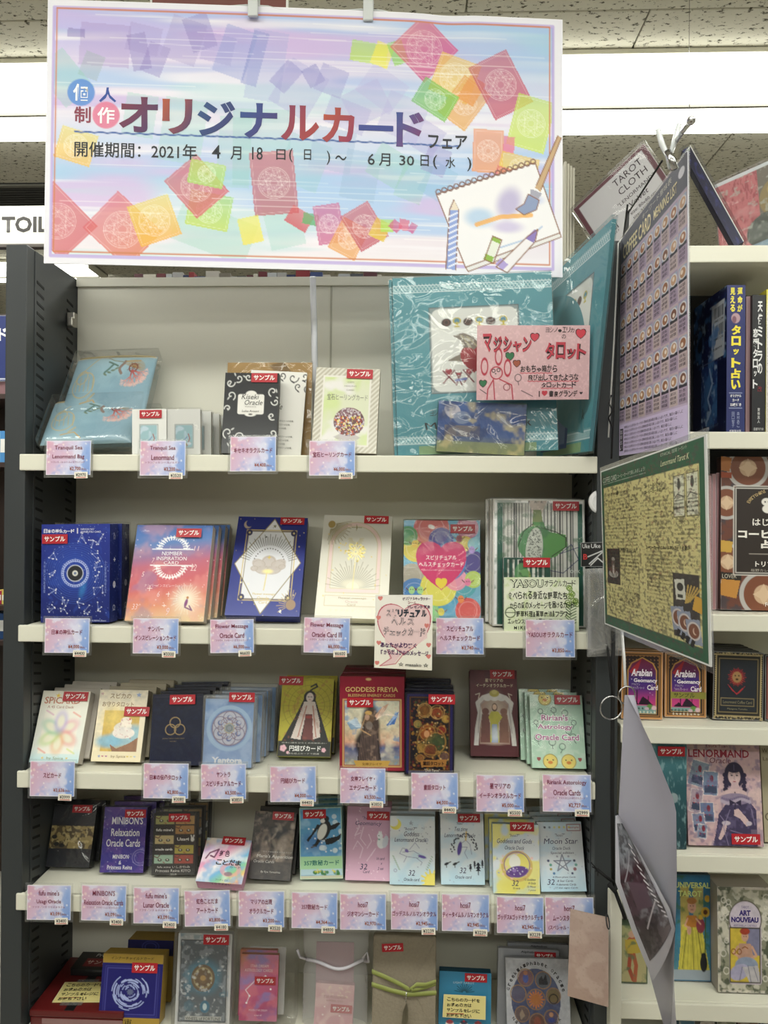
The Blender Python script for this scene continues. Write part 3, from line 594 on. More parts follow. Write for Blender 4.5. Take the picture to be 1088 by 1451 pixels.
def a_yasou(p, W, H):
    p.rc(6, 6, W-3, H-2, 0x1F5A4C).rc(14, 6, W-10, H-22, 0xCFCFC8).g([(0, 0xFFFFFF), (1, 0xFFFFFF)], 0, 0)
    R = random.Random(8); x = 15
    while x < W-12: p.rc(x, 6, x+R.uniform(.8, 2.6), H-22, 0x23282A, .9); x += R.uniform(2.6, 6)
    p.pg([(50, 2), (78, 2), (70, 22), (57, 22)], 0xC8B9AE).pg([(58, 16), (69, 16), (73, 46), (56, 46)], 0x7C8A58)
    p.el(62, 66, 27, 26, 0x4F8C58, .95, 10).pg([(56, 34), (72, 34), (78, 48), (104, 52), (106, 68), (90, 84), (72, 90), (72, 60)], 0x568F4E).nz(12, 3, 0x2E6240, .5, .75, .6).el(59, 74, 12, 32, 0xC9CCC2, .95, 6)
    for k in range(160): p.el(59+R.uniform(-10, 10), 74+R.uniform(-29, 22), .8, c=0x4A4E4A, a=.8)
    p.ln([(62, 40), (90, 48), (104, 56), (104, 70), (84, 84)], .9, 0x20301E).ln([(36, 70), (44, 48), (58, 36)], .9, 0x20301E).ln([(78, 104), (100, 108), (122, 88), (112, 66), (96, 80), (122, 70)], .6, 0x555)
    p.fr(0, 0, W, H, 0xDAD9D2, 4).t('OOK', 110, 103, 124, 108, 0xDDE4DC)
    for x in range(4): p.t('A', 50+9*x, 2.5, 54+9*x, 6, 0x444444)
stock('guide_book', 'white-edged guide book of a green woman behind black stripes', ((697, 708), (829, 708), (829, 895), (698, 893)), ZS[1], .012, a_yasou, 0xDBDAD2, (7, 11), (104, 10), behind=3, step=.014, shift=-.0022, film='clear_film', cat='book', blabel='green woman guide book in clear film behind the front copy', Y=.030)
def a_yas2(p, W, H):
    p.rc(0, 0, W, H, 0x1E4C40)
    for k in range(8): p.rc(6+k*7, 3, 8+k*7+(k % 3), 30, 0xD8D8D0, .9)
    p.rc(22, 4, 34, 18, 0x1C2A24).el(30, 26, 9, c=0x8A9C58).el(26, 24, 10, 16, 0x5C9460, .8).nz(6, 4, 0x20382C, .5, .7, .6)
stock('card_box', 'small dark green striped sample box in front of the green woman book', ((713, 791), (780, 789), (780, 895), (713, 893)), ZS[1], .014, a_yas2, 0x1B3C33, (3, 5), (47, 7), Y=.006)

# ------------------------------------------------------------------ shelf 3
def a_spi(p, W, H):
    p.g([(0, 0xEFEBDC), (.8, 0xE9ECE4), (1, 0xBFE4EA)]).rc(9, 28, W-10, 90, 0xF3EFE2)
    cx, cy = 35, 60
    for k, c in enumerate((0xE8A0B0, 0xE88C80, 0xE8B070, 0xB8D878, 0x90C8A8, 0xB8A8E0)):
        q = math.radians(60*k-30); p.el(cx+14*math.cos(q), cy+15*math.sin(q), 15, 9, c, .7, 60*k-30, .5).el(cx+15*math.cos(q), cy+16*math.sin(q), 9.5, 5.5, 0xF0ECD4, .9, 60*k-30, .5)
    for x, y, c in ((16, 32, 0xE0B8C8), (56, 34, 0xE8A090), (14, 86, 0xE8A090), (56, 86, 0xD8E090)): p.ln([(x-5, y-3), (x+6, y+3)], 2, c, .7)
    p.t('SPiCARD', 5, 9, 58, 19, 0xC78A72, .02).t('A 45 Card Deck', 11, 21.5, 50, 25.5, 0xB58878).t('by Spica', 24, 94, 48, 99, 0x8C9C70).st(18, 96, 2, 0xE0C050).st(53, 96, 2, 0xE0C050).st(24, 7, 4, 0xF0D050)
stock('card_box', 'white box with a pastel rainbow six-petal flower, at the left end of the third shelf', ((60.6, 978.5), (130, 980), (111, 1083), (40.5, 1080)), ZS[2], .020, a_spi, 0xC9C2B8, (16, 32), (50, 8), behind=4, step=.024, shift=.0055, blabel='white box of the rainbow flower stack', skip=('cover_print',))
def a_spk(p, W, H):
    p.g([(0, 0xF0E6CE), (1, 0xEFE2BE)]).rc(11, 30, W-8, 88, 0xD6B45C); q = P
    m = [(11, 30), (W-8, 30), (W-8, 88), (11, 88)]
    p.el(24, 40, 14, c=0xE8CE74, a=.8, soft=.8).el(46, 66, 26, 14, 0x9CC8D8, .9, -20, .3).el(22, 74, 18, 9, 0x88BCD4, .9, 0, .4).el(40, 54, 13, 8, 0xF2EADC, 1, -10).el(44, 45, 8, 6, 0xF2E6D8).el(42, 62, 16, 8, 0xF0E8E0).dots(30, 3, .7, 0xC88888, (30, 42, 56, 70)).pg([(24, 78), (34, 84), (52, 76), (66, 66), (64, 88), (28, 88)], 0x9A7258).el(49, 42, 1.4, c=0xD04848)
    p.tex(.18, 5, 7).rc(0, 88.5, W, H, 0xF0E4C2).rc(W-7.5, 28, W, 90, 0xF0E4C8).t('スピカの', 16, 5, 47, 12.5, 0xA08458, .01).t('お守りタロット', 6, 17, 52, 24.5, 0xA08458, .01).t('by Spica', 28, 93, 49, 97.5, 0xA08860)
    for i, c in enumerate((0x8898C8, 0xC06880, 0xB060A0, 0xE0C858, 0xE8D880, 0xB8C8E0)): p.st((11, 16, 21, 52, 57, 62)[i], 95, 1.8, c)
    p.st(4, 6, 3, 0xD8B8B0).st(58, 7, 4, 0x9CB0D8)
stock('card_box', 'cream box with a whipped-cream mountain picture, second from the left on the third shelf', ((142, 977), (211, 978.5), (199, 1081), (128, 1079)), ZS[2], .022, a_spk, 0xB9AF98, (16, 30), (58, 31), behind=3, step=.028, shift=.0058, blabel='cream box of the whipped-cream mountain stack', skip=('cover_print',))
def a_navy(p, W, H):
    p.g([(0, 0x11182F), (1, 0x141C3A)]).nz(3, 2, 0x1E2748, .5, .7, .5)
    for x, y in ((34, 41), (28, 51), (41, 51)): p.rg(x, y, 7.4, .8, 0xB49A6A)
    p.t('JAPAN TAROT CARD DECK', 17, 63, 49, 65, 0x9A8660).t('NO.001', 28, 67, 37, 68.6, 0x9A8660).ln([(2, 4), (W-2, 4)], .6, 0x3A3448)
stock('card_box', 'navy blue box with three interlocking gold rings, on the third shelf', ((217, 984), (288, 985), (284, 1088), (211, 1085)), ZS[2], .020, a_navy, 0x0E1428, (14, 26), (44, 8), behind=4, step=.024, shift=.0045, blabel='navy box of the three rings stack', film='clear_film')
def a_yan(p, W, H):
    p.g([(0, 0x5E92CC), (1, 0x86A9DA)]).nz(12, 3, 0xA8C4E8, .45, .8, .7).rg(36, 42, 30, 5, 0xA9CDEB, .8).el(36, 42, 25, c=0xC9CBDC).rg(36, 42, 25, .8, 0x5560A0)
    for k in range(6):
        q = math.radians(60*k-90); x, y = 36+15*math.cos(q), 42+15*math.sin(q); p.rg(x, y, 9, .7, 0x6A5A88).el(x, y, 4, c=0x4E66A8).el(x+.8, y-.8, 2.6, c=0xC5CBE2)
        p.rg(36+8*math.cos(q+.52), 42+8*math.sin(q+.52), 8, .6, 0x8A6A78)
    p.rg(36, 42, 24, .4, 0x8A6A78).st(36, 42, 9, 0x8C9AA8, 6, .6).rg(36, 42, 4, .8, 0x5A6A60).rg(36, 42, 7, .6, 0xC8B880).t('Yantora', 13, 83, 57, 92, 0xF2F4FA, .05).t('Spiritual card', 13, 93.5, 57, 99, 0xF2F4FA, .02).t('ヤントラ スピリチュアルカード', 13, 101, 57, 103, 0xE8ECF8)
stock('card_case', 'clear plastic case of blue mandala cards, front one of its row', ((291, 990), (361, 991), (356, 1088), (286, 1088)), ZS[2], .014, a_yan, 0x8C97A5, (10, 20), (53, -3), behind=4, step=.024, shift=.006, case=('milky_plastic', .005), blabel='clear plastic card case of the blue mandala row', cat='card case')
def a_en(p, W, H):
    p.g([(0, 0xB9B02A), (.6, 0xC7BE38), (1, 0xAFA52C)])
    for r in (12, 22, 30, 38): p.rg(42, 40, r, .5, 0x938A1C, .8)
    p.rays(42, 40, 12, 44, 24, 0x938A1C, .4, .6).dots(40, 3, .7, 0x8A821C)
    p.pg([(38, 20), (46, 20), (60, 56), (76, 100), (0, 100), (22, 56)], 0x131313).el(42, 27, 9, 9, 0x141212).el(42, 28, 5.5, 6.5, 0xE3D4CC).ln([(43, 12), (50, 8), (52, 12), (46, 15), (42, 18)], 2, 0x151515)
    p.pg([(34, 34), (50, 34), (58, 62), (60, 84), (48, 88), (46, 52), (38, 52), (32, 88), (18, 86), (26, 60)], 0xDFD3CA).ln([(38, 40), (28, 84)], .8, 0xB05838).ln([(47, 40), (54, 84)], .8, 0xB05838).pg([(37, 52), (47, 52), (50, 88), (34, 88)], 0x6B3330).nz(5, 3, 0xA85A40, .6, .8, .35, o=2)
    p.el(42, 27, 4.8, 6, 0xE3D4CC).ln([(39, 27), (41, 27)], .6, 0x282020).ln([(43, 27), (45, 27)], .6, 0x282020).el(42, 31, .9, .6, 0xB04040).el(42, 44, 3, 5, 0xE3D4CC).el(42, 56, 5, 2, 0xA03A34)
    p.rc(0, 90, W, H, 0x1D211A).t('円結びカード', 17, 96, 62, 104, 0xF0F0EC, .02).t('日本に縁をひらく大日如来占い', 6, 91.5, 70, 93.5, 0xC8C8C0).t('縁を結ぶカードで開運', 15, 106, 60, 108.5, 0xB8B8B0)
    for x, y, r in ((8, 100, 4.5), (66, 102, 3), (15, 106, 2)):
        for k in range(5): p.el(x+r*.6*math.cos(k*1.257), y+r*.6*math.sin(k*1.257), r*.5, c=0xE8B8C4)
stock('card_box', 'yellow-green box with a long black-haired robed woman, in the middle of the third shelf', ((400, 961), (474, 962), (468, 1074), (392, 1072)), ZS[2], .020, a_en, 0x6F7220, (12, 26), (13, 4), behind=1, step=.022, shift=.002, blabel='yellow-green box of the robed woman pair')
def a_fre(p, W, H):
    p.g([(0, 0x8A1830), (1, 0x921C34)]).fr(5, 33, W-5, 128, 0xB9965A, 1.4).rc(7, 35, W-7, 126, 0xC8C6B4)
    sub = p.C.copy(); p.g([(0, 0xC9D0C4), (.3, 0xC9C8B4), (.55, 0xCFC0A0), (.7, 0xD6A488), (.76, 0x58608C), (.86, 0x8C8C98), (1, 0x9AA070)])
    p.nz(14, 4, 0xE9E2C8, .5, .8, .6).nz(10, 8, 0x6E93BE, .62, .8, .7)
    p.el(44, 74, 13, 34, 0x4A3C36, 1, 0, .2).el(40, 96, 18, 20, 0x322A2A, 1, 0, .2).el(42, 60, 7, 8, 0x6C5440).pg([(30, 84), (54, 84), (60, 126), (24, 126)], 0x3B3234).nz(5, 6, 0xA89080, .6, .85, .4, o=2)
    p.pg([(50, 56), (60, 44), (70, 38), (64, 50), (54, 62)], 0xC8A088).pg([(66, 70), (80, 52), (84, 50), (78, 68)], 0x4A74B8).pg([(10, 66), (24, 60), (32, 74), (16, 76)], 0x8CA8C4).el(39, 58, 3.4, 4.6, 0xC8A088).ln([(33, 66), (50, 80), (36, 86)], 3, 0x6A5A50)
    for k in range(9): p.ln([(52+k*1.3, 62-k), (62+k*2.2, 44+k*1.5)], .3, 0xE8D8C8).ln([(68+k*1.6, 72-k*2), (80+k*.4, 50+k)], .3, 0x9CB8DC).ln([(12+k*1.4, 64+k), (24+k*1.2, 60+k*1.6)], .3, 0xD8E4EC)
    for k in range(12): p.ln([(32+k*1.8, 70+(k % 3)*4), (28+k*2.4, 120)], .3, 0x8C7468, .7)
    p.el(41, 52, 5, 3, 0xC8A060).ln([(36, 60), (30, 76), (44, 84)], 1.2, 0xB8946C).el(42, 70, 5, 6, 0x8C8078, .8).tex(.35, 5, 6)
    m = (p.X < 7) | (p.X > W-7) | (p.Y < 35) | (p.Y > 126); p.C[m] = sub[m]
    p.fr(5, 33, W-5, 128, 0xC9A468, 1.4).pg([(20, 120), (W-20, 120), (W-24, 129), (24, 129)], 0xC7A050).t('GODDESS FREYIA', 8, 15, 83, 22, 0xD8B878, .015).t('BLESSINGS ENERGY CARDS', 12, 25, 79, 29, 0xD0B070, .01).el(41, 4, 4, 2, 0xC7A870).t('女神フレイヤ', 32, 122.5, 60, 126.5, 0x6A4418)
stock('card_box', 'tall crimson box with a painted goddess and gold lettering, on the third shelf', ((482, 959), (572, 959), (573, 1095), (481, 1091)), ZS[2], .032, a_fre, 0x6F1224, (3, 8), (29, 37), behind=2, step=.036, blabel='tall crimson box of the goddess row', skip=('cover_print',))
def a_doll(p, W, H):
    p.g([(0, 0x151022), (1, 0x120C1A)]); R = random.Random(4)
    for k in range(240): x, y = R.uniform(8, W-8), R.uniform(12, H-6); p.el(x, y, R.uniform(.8, 2.2), c=R.choice([0x8A4A20, 0xA8782C, 0x6A1A1C, 0x50603A, 0xB88A40, 0x3A2414, 0x7A2C18]), a=.85)
    p.rc(13, 10, W-8, H-14, 0x0E0A0E, .45)
    for x, y, r, c in ((28, 26, 8, 0x8A5A24), (45, 30, 8, 0x9A4A22), (58, 38, 5, 0xC8A048), (18, 46, 5, 0x98884A), (32, 58, 11, 0xB0602A), (44, 72, 14, 0x4A5A34), (24, 80, 6, 0xA8843C), (52, 54, 6, 0x9A3020), (22, 95, 5, 0xA06A38), (56, 92, 7, 0x7A5A50), (36, 84, 9, 0x7A3A20)): p.el(x, y, r, c=c, a=.85, soft=.5).rg(x, y, r, .7, 0xC89A50, .6)
    for k in range(120): x, y = R.uniform(12, W-8), R.uniform(14, H-18); p.el(x, y, R.uniform(.6, 1.6), c=R.choice([0xC89850, 0x8C2420, 0x3A5A34, 0xE0C080, 0x1A1014]), a=.8)
    p.tex(.4, 4, 2).rg(38, 70, 20, 1.4, 0xB58A40, .6).rg(28, 26, 10, 1, 0xC8A060, .7).rg(46, 28, 10, 1, 0xC8A060, .7).el(31, 60, 4, 5, 0xD8A070).fr(4, 4, W-4, H-4, 0x252060, 3).fr(7, 7, W-7, H-7, 0x6A4420, 1)
    p.pg([(22, 98), (60, 96), (58, 106), (24, 108)], 0xB9803C).t('童話タロット', 26, 99, 56, 105, 0x301808, .02).t('"Doll Tarot"', 28, 110, 50, 114, 0xE0D8C8, .01)
stock('card_box', 'dark ornate box crowded with gold baubles, right of the crimson box', ((574, 981), (644, 982), (643, 1101), (573, 1100)), ZS[2], .022, a_doll, 0x171A3C, (6, 10), (52, 9), behind=4, step=.024, shift=-.0005, blabel='dark ornate box of the bauble stack, in dull film', film='clear_film', skip=('cover_print',))
def a_mar(p, W, H):
    p.g([(0, 0x5C1524), (1, 0x5A1822)]).g([(0, 0xFFFFFF), (1, 0xFFFFFF)], 90, 0).t('星マリアの', 22, 12.5, 48, 17.5, 0xE9D8B8, .01).t('イーチンオラクルカード', 9, 20, 62, 25, 0xE9D8B8, .01)
    p.el(35, 56, 24, 22, 0xA58478).rc(13, 50, 56, 106, 0xA8887C).el(35, 72, 14, 30, 0xD8C8B8, .8, 0, .7)
    for x, c in ((22, 0x7A4A44), (48, 0x8C6254)): p.el(x, 60, 5, c=c).pg([(x-5, 64), (x+5, 64), (x+7, 104), (x-8, 104)], c)
    p.el(35, 54, 4, 6, 0x5A382C).el(35, 53.5, 3, 4, 0xE3C3AC).pg([(26, 68), (30, 60), (40, 60), (46, 68), (40, 76), (41, 104), (28, 104), (29, 76)], 0xC9C24E).pg([(31, 78), (38, 78), (39, 104), (30, 104)], 0x9CB0D6).el(35, 92, 5, 10, 0xE9F0F8, .8, 0, .6)
    for s_ in (-1, 1): p.ln([(35+s_*4, 36), (35+s_*16, 40), (35+s_*24, 48), (35+s_*21, 62), (35+s_*25, 84), (35+s_*27, 108)], 6, 0xD9D4D2).ln([(35+s_*8, 40), (35+s_*20, 50), (35+s_*24, 90)], .6, 0xA89A9C)
    for k in range(3): p.el(25+10*k, 41, 6, 4, 0xE0DCDA)
    p.tex(.15, 6, 5).el(35, 34, 7, 5, 0xB8A850).el(35, 32, 4, 3, 0xD0C478).ln([(8, 36), (14, 34), (12, 42)], .8, 0xD8C8B8).ln([(60, 36), (55, 34), (58, 42)], .8, 0xD8C8B8)
    p.rc(0, 108, W, H, 0x53141F)
stock('card_box', 'maroon box with three women behind white curtains, on the third shelf', ((666, 949), (731, 950), (735, 1074), (667, 1071)), ZS[2], .026, a_mar, 0x5E1826, (9, 22), (47, 6), bev=.002)
def a_rir(p, W, H):
    p.g([(0, 0xB7D7C3), (1, 0xBCDCC6)]).nz(8, 3, 0xD2E6D6, .5, .7, .8)
    R = random.Random(3)
    for x, y in ((15, 24), (34, 22), (50, 26), (8, 40), (62, 40), (10, 62), (30, 68), (44, 74), (60, 60), (54, 52), (20, 32)): p.rg(x, y, R.uniform(3, 5), .7, 0x4E6A5E, .9).ln([(x, y+4), (x+R.uniform(-4, 5), y+9)], .7, 0x4E6A5E)
    for i, (tx, a, b) in enumerate((("Ririan's", 16, 54), ('Astrology', 10, 60), ('Oracle Card', 6, 68))): p.t(tx, a-.8, 28+14*i, b+.8, 38+14*i, 0xFFFFFF, .09).t(tx, a, 28.8+14*i, b, 37.2+14*i, 0xB56A9A, .02)
    for x, y, r in ((26, 95, 10), (52, 95, 10), (22, 6, 9), (50, 5, 8)):
        p.el(x, y, r, c=0xECD97A).rg(x, y, r, .6, 0xA89038).el(x-4, y-2, 1, c=0x302010).el(x+4, y-2, 1, c=0x302010).el(x, y+1.5, 3.4, 2.2, 0xD9883C)
    for x in (10, 68): p.heart(x, 92, 3, 0xA04848)
stock('card_box', 'mint green box with yellow chicks, front one of three', ((755, 985), (828, 985), (835, 1090), (759, 1089)), ZS[2], .016, a_rir, 0xA9C4B0, (10, 22), (54, 7), behind=2, step=.020, shift=-.006, blabel='mint green chick box', film='clear_film')

# ------------------------------------------------------------------ shelf 4
def a_usa(p, W, H):
    p.g([(0, 0x0F1422), (1, 0x0A0D16)]).rc(0, 30, W, 62, 0xB09A60).nz(6, 4, 0x4A3A20, .45, .55, .9, o=2).nz(4, 9, 0xE0CC90, .6, .7, .7, o=2)
    m = (p.Y < 30) | (p.Y > 62); p.C[m] = lin(0x0D121E)
    for x, y in ((10, 56), (6, 46), (18, 58)): p.el(x, y, 4, 3, 0x16120C)
stock('card_pack', 'black glossy filmed card pack with a gold band, left end of the fourth shelf', ((80, 1140), (135, 1142), (126, 1231), (64, 1228)), ZS[3], .022, a_usa, 0x0B0D12, (16, 34), (42, 5), behind=2, step=.026, shift=.006, film='crumpled_film', blabel='black filmed card pack of the gold band row', cat='card pack', skip=('cover_print',), sc=.82)
def a_mini(p, W, H):
    p.g([(0, 0x4A3A8C), (.5, 0x44349A), (1, 0x3C3692)]).nz(12, 3, 0x6A4AA0, .5, .7, .6).dots(60, 5, .5, 0xE0D8F8).rg(56, 72, 11, .6, 0xA8A0D8, .7).rg(56, 72, 8, .6, 0xA8A0D8, .6).nz(5, 7, 0xB0A8E0, .7, .8, .3)
    for tx, a, b, y, hh in (("MINIBON'S", 12, 57, 14, 11), ('Relaxation', 12, 53, 31, 11), ('Oracle Cards', 6, 55, 46, 11), ('MINIBON', 17, 40, 68, 6), ('&', 26, 30, 77, 5), ('Princess Reina', 10, 46, 83, 6)): p.t(tx, a, y, b, y+hh, 0xF4F2F8, .015)
stock('card_pack', 'purple card pack with white lettering in clear film, on the fourth shelf', ((147, 1143), (211, 1145), (203, 1238), (141, 1237)), ZS[3], .020, a_mini, 0x2A2350, (14, 26), (46, 9), behind=2, step=.026, shift=.006, film='crumpled_film', blabel='filmed card pack of the purple row', cat='card pack', sc=.86)
def a_lun(p, W, H):
    p.g([(0, 0x14120F), (1, 0x0E0D0C)])
    cs = [0xB8B870, 0xC89A50, 0xD8C48C, 0x101010, 0xD0A850, 0xB05040, 0x9CC0A8, 0xC84838]
    for i, (x, y) in enumerate(((3, 4), (32, 4), (32, 18), (3, 32), (32, 46), (3, 60), (32, 60))):
        p.rc(x, y, x+27, y+12, (0xAFAE6A, 0xC39A5C, 0xB98A4A, 0xD8C48C, 0xC0B048, 0xA8C8B0, 0xB04A38)[i]).el(x+8, y+7, 3, 2, 0x2A2018).el(x+19, y+7, 3, 2, 0x2A2018).el(x+8, y+6.6, 1, c=0xF0F0E0).el(x+19, y+6.6, 1, c=0xF0F0E0).ln([(x, y+2), (x+5, y+4), (x+8, y)], 1, 0x6A3A28).ln([(x+13, y+10), (x+15, y+11)], .8, 0xA04030)
    p.t("fufu mine's", 4, 22, 29, 26, 0xF0EEE8, .03).t('Usagi', 35, 35, 52, 41, 0xF0EEE8, .03).t('oracle cards', 4, 50, 29, 53.5, 0xF0EEE8, .03).el(57, 38, 2.6, 3, 0xF0EEE8).ln([(56, 36), (55, 32)], 1.2, 0xF0EEE8).ln([(58, 36), (59, 32)], 1.2, 0xF0EEE8)
    p.t('fufu mine いしかわみ', 8, 75, 55, 78.5, 0xE8E4DC).t('Princess Reina KIYO', 6, 80, 56, 84, 0xE8E4DC).t('2019', 27, 86, 36, 89, 0xE8E4DC)
stock('card_pack', 'black card pack with six small cat and rabbit eye pictures, on the fourth shelf', ((219, 1152), (278, 1154), (276, 1242), (214, 1241)), ZS[3], .018, a_lun, 0x151515, (12, 24), (38, 6), behind=3, step=.024, shift=.004, case=('clear_plastic', .005), blabel='clear-cased card pack of the black eye-picture row', cat='card pack', sc=.86)
def a_rain(p, W, H):
    p.g([(0, 0xD8C070), (.2, 0xC0A0D0), (.38, 0xE8A0C0), (.5, 0xE8E0E8), (.62, 0x78B8E0), (.75, 0x90D098), (.88, 0xF0C070), (1, 0xE87060)], 50).nz(14, 3, 0xF4F0F0, .45, .7, .6).nz(12, 8, 0x70B0E0, .6, .8, .6)
    p.rg(46, 44, 12, 6, 0xF0A0A0, .6, 8).el(44, 50, 6, 3, 0x8A6A80, .8).ln([(6, 30), (10, 22), (22, 16), (18, 28), (12, 26)], 1.8, 0x6A2050).t('虹色', 24, 16, 40, 26, 0x50203C, .02, jit=.8).t('ことだま', 22, 30, 60, 38, 0x30202C, .03, jit=.8).t('カード', 44, 39, 60, 42, 0x30202C).t('アーティスト', 28, 58, 46, 60.5, 0x403040).t('くりやまあい', 24, 63, 52, 66, 0x403040)
stock('card_box', 'small rainbow-coloured box lying far back with brush lettering, on the fourth shelf', ((297, 1190), (355, 1191), (343, 1257), (276, 1250)), ZS[3], .022, a_rain, 0xC98FAE, (38, 52), (41, 3), bev=.002, sc=.92)
def a_brn(p, W, H):
    p.g([(0, 0x3D342F), (.7, 0x4C423C), (1, 0x2A2524)]).nz(9, 3, 0x8C7C70, .5, .75, .8, o=3).nz(6, 7, 0x1C1816, .5, .7, .8, o=3)
    p.el(38, 30, 14, 10, 0x23262E, .9, 0, .3).el(44, 50, 8, 18, 0xA8998C, .8, 20, .4).el(20, 50, 7, 20, 0x8A7A70, .8, 0, .4).el(56, 48, 6, 14, 0xA09080, .7, 10, .4)
    for k in range(26): R = random.Random(k+50); p.el(R.uniform(6, 62), R.uniform(12, 66), R.uniform(1.5, 4), R.uniform(2, 6), R.choice([0xA89A8C, 0x2A2624, 0x7A6A60, 0xC0B0A0, 0x1E1C20]), .6, R.uniform(-40, 40), .6)
    p.tex(.4, 4, 3).rc(0, 72, W, H, 0x2B2726, .85).t("Maria's Apparition", 10, 62, 62, 68, 0xDCD8D0, sh=.15).t('Oracle Cards', 6, 70, 36, 74, 0xC8C4BC, sh=.15).t('マリアの出現オラクルカード', 18, 57, 60, 59.5, 0xD0CCC4).t('By Ryu Yamashita', 18, 85, 46, 88.5, 0xC0BCB4, sh=.15)
stock('card_box', 'dark brown box with a sepia painting of gathered figures, on the fourth shelf', ((363, 1150), (420, 1152), (411, 1249), (350, 1247)), ZS[3], .018, a_brn, 0x2E2927, (14, 28), (42, 6), behind=3, step=.022, shift=.003, blabel='dark brown box of the sepia painting stack', skip=('cover_print',), sc=.86)
def a_357(p, W, H):
    p.g([(0, 0x5AA0CC), (.7, 0x6AA8D8), (1, 0x78A8C8)]).nz(12, 3, 0x9CC8E4, .5, .75, .8).el(20, 50, 16, 14, 0x4A7CC0, .7, 0, .5)
    R = random.Random(3)
    for k in range(14): p.el(R.uniform(30, 60), R.uniform(10, 66), R.uniform(2, 4), c=0xDCEAF2, a=.75).el(R.uniform(6, 60), R.uniform(20, 68), 1.2, c=0xF0F6FA)
    K = 0x24262A
    p.pg([(30, 26), (22, 36), (14, 47), (12, 49), (10, 46), (17, 38), (26, 24)], K).pg([(38, 24), (46, 26), (56, 22), (59, 24), (52, 31), (40, 34)], K)
    p.el(35, 33, 9, 15, K, 1, 22).el(32.5, 35, 6, 12, 0xE6E6E0, 1, 22).el(37, 17, 6, 5, K, 1, -15).el(33.5, 19.5, 3.4, 3, 0xE0E0DC).pg([(31, 15), (24, 13), (31, 18)], 0x4A4030).el(35, 16, .8, c=0xF0F0F0)
    p.pg([(26, 44), (22, 52), (18, 54), (24, 56), (30, 48)], K).pg([(36, 46), (44, 44), (54, 42), (60, 38), (58, 46), (48, 52), (38, 54)], K).ln([(22, 55), (17, 57)], 1.6, 0x5A5048)
    p.rc(0, 70, W, 88, 0xA9D5A8).t('357数秘カード', 6, 75, 56, 83, 0x3D7F74, .02).rc(0, 88, W, 96, 0xB8D4E0).dots(26, 4, 2.2, 0x3C7A3C, (20, 91, 58, 96)).dots(8, 6, 1.6, 0xE0D040, (22, 88, 56, 93)).rc(0, 97, W, H, 0xC8C8B0).fr(0, 0, W, H, 0xBED8C0, 1.6)
stock('card_box', 'sky-blue box with a leaping black and white penguin, on the fourth shelf', ((424, 1145), (483, 1146), (486, 1248), (425, 1247)), ZS[3], .020, a_357, 0x74A0A8, (10, 18), (22, 9), behind=2, step=.022, blabel='sky-blue penguin box of the same stack', sc=.92)
def hosi(name_lines, bg, extra):
    def f(p, W, H):
        bg(p, W, H); extra(p, W, H)
        for tx, a, b, y, hh in name_lines: p.t(tx, a, y, b, y+hh, 0x444464, sh=.18)
    return f
def bgp(p, W, H): p.g([(0, 0xB98FA8), (.4, 0xD0A4BE), (1, 0xDDB4CC)]).dots(40, 3, .7, 0xF6E8F0)
def ex_geo(p, W, H):
    for pts in (((14, 18), (18, 30), (12, 42), (20, 38)), ((10, 62), (16, 50), (24, 60), (20, 74)), ((30, 60), (36, 50), (32, 40)), ((24, 30), (20, 46), (28, 56)), ((36, 70), (42, 60), (30, 78))): p.ln(pts, .6, 0xF0DCE8, .9)
    p.el(50, 52, 6, 8, 0xE9EBF0).el(48, 42, 4, 4.5, 0xE9EBF0).el(47, 38, 1.2, 3, 0xE9EBF0).el(49.5, 38, 1.2, 3, 0xE9EBF0).el(56, 50, 4, 9, 0xD3D8E4, 1, 12).el(47, 47, 1.5, 1, 0x70B0A0).el(46.5, 41.5, .7, c=0x404048)
stock('card_box', 'mauve pink box with a white squirrel, on the fourth shelf', ((493, 1143), (553, 1143), (552, 1250), (489, 1247)), ZS[3], .020, hosi([('"hosi7"', 22, 42, 14, 5), ('Geomancy', 12, 50, 21, 8), ('32', 21, 31, 82, 8), ('Card', 25, 34, 91, 4), ('16 card', 44, 55, 72, 4), ('x', 50, 52, 80, 2.5), ('2 set', 46, 54, 86, 4)], bgp, ex_geo), 0xB98FA4, (8, 16), (45, 13), behind=1, step=.022, blabel='mauve pink squirrel box', sc=.9)
def bgw(p, W, H): p.g([(0, 0xDADDE0), (.6, 0xDFE5EA), (1, 0xBFDDEC)]).nz(20, 3, 0xB4D6EA, .5, .75, .5).dots(14, 5, .8, 0x9AA0B8)
def ex_god(p, W, H):
    p.el(8, 12, 8, c=0xE6DC6A).el(5, 9, 6.5, c=0xDADDE0).st(30, 10, 4, 0xA8B0C0).el(W-4, H-6, 11, c=0xF0E276).rays(W-4, H-6, 10, 16, 14, 0xECDC68, 2).ln([(18, 52), (34, 50), (44, 56), (40, 60), (24, 58), (14, 54), (18, 46), (26, 48)], .2, 0x7478A0).ln([(24, 58), (20, 66)], .2, 0x7478A0).ln([(38, 60), (46, 66), (44, 70)], .2, 0x7478A0).ln([(28, 48), (36, 38), (42, 46)], .2, 0x8084A8).el(46, 58, 6, 2, 0x6A58A8, 1, 15).el(24, 50, 3, 2, 0x7A68B0, 1, 30)
    for s_ in (0, 1):
        for k in range(7): p.el((5+k*1.4) if s_ == 0 else (60-k*1.2), 58+k*3, 1.8, .9, 0x98B4A0, .8, 40)
    p.rg(8, 78, 2, .6, 0xA0A8C0).rg(52, 34, 2, .6, 0xA0A8C0).dots(10, 7, 1, 0x585C78, (44, 14, 58, 40))
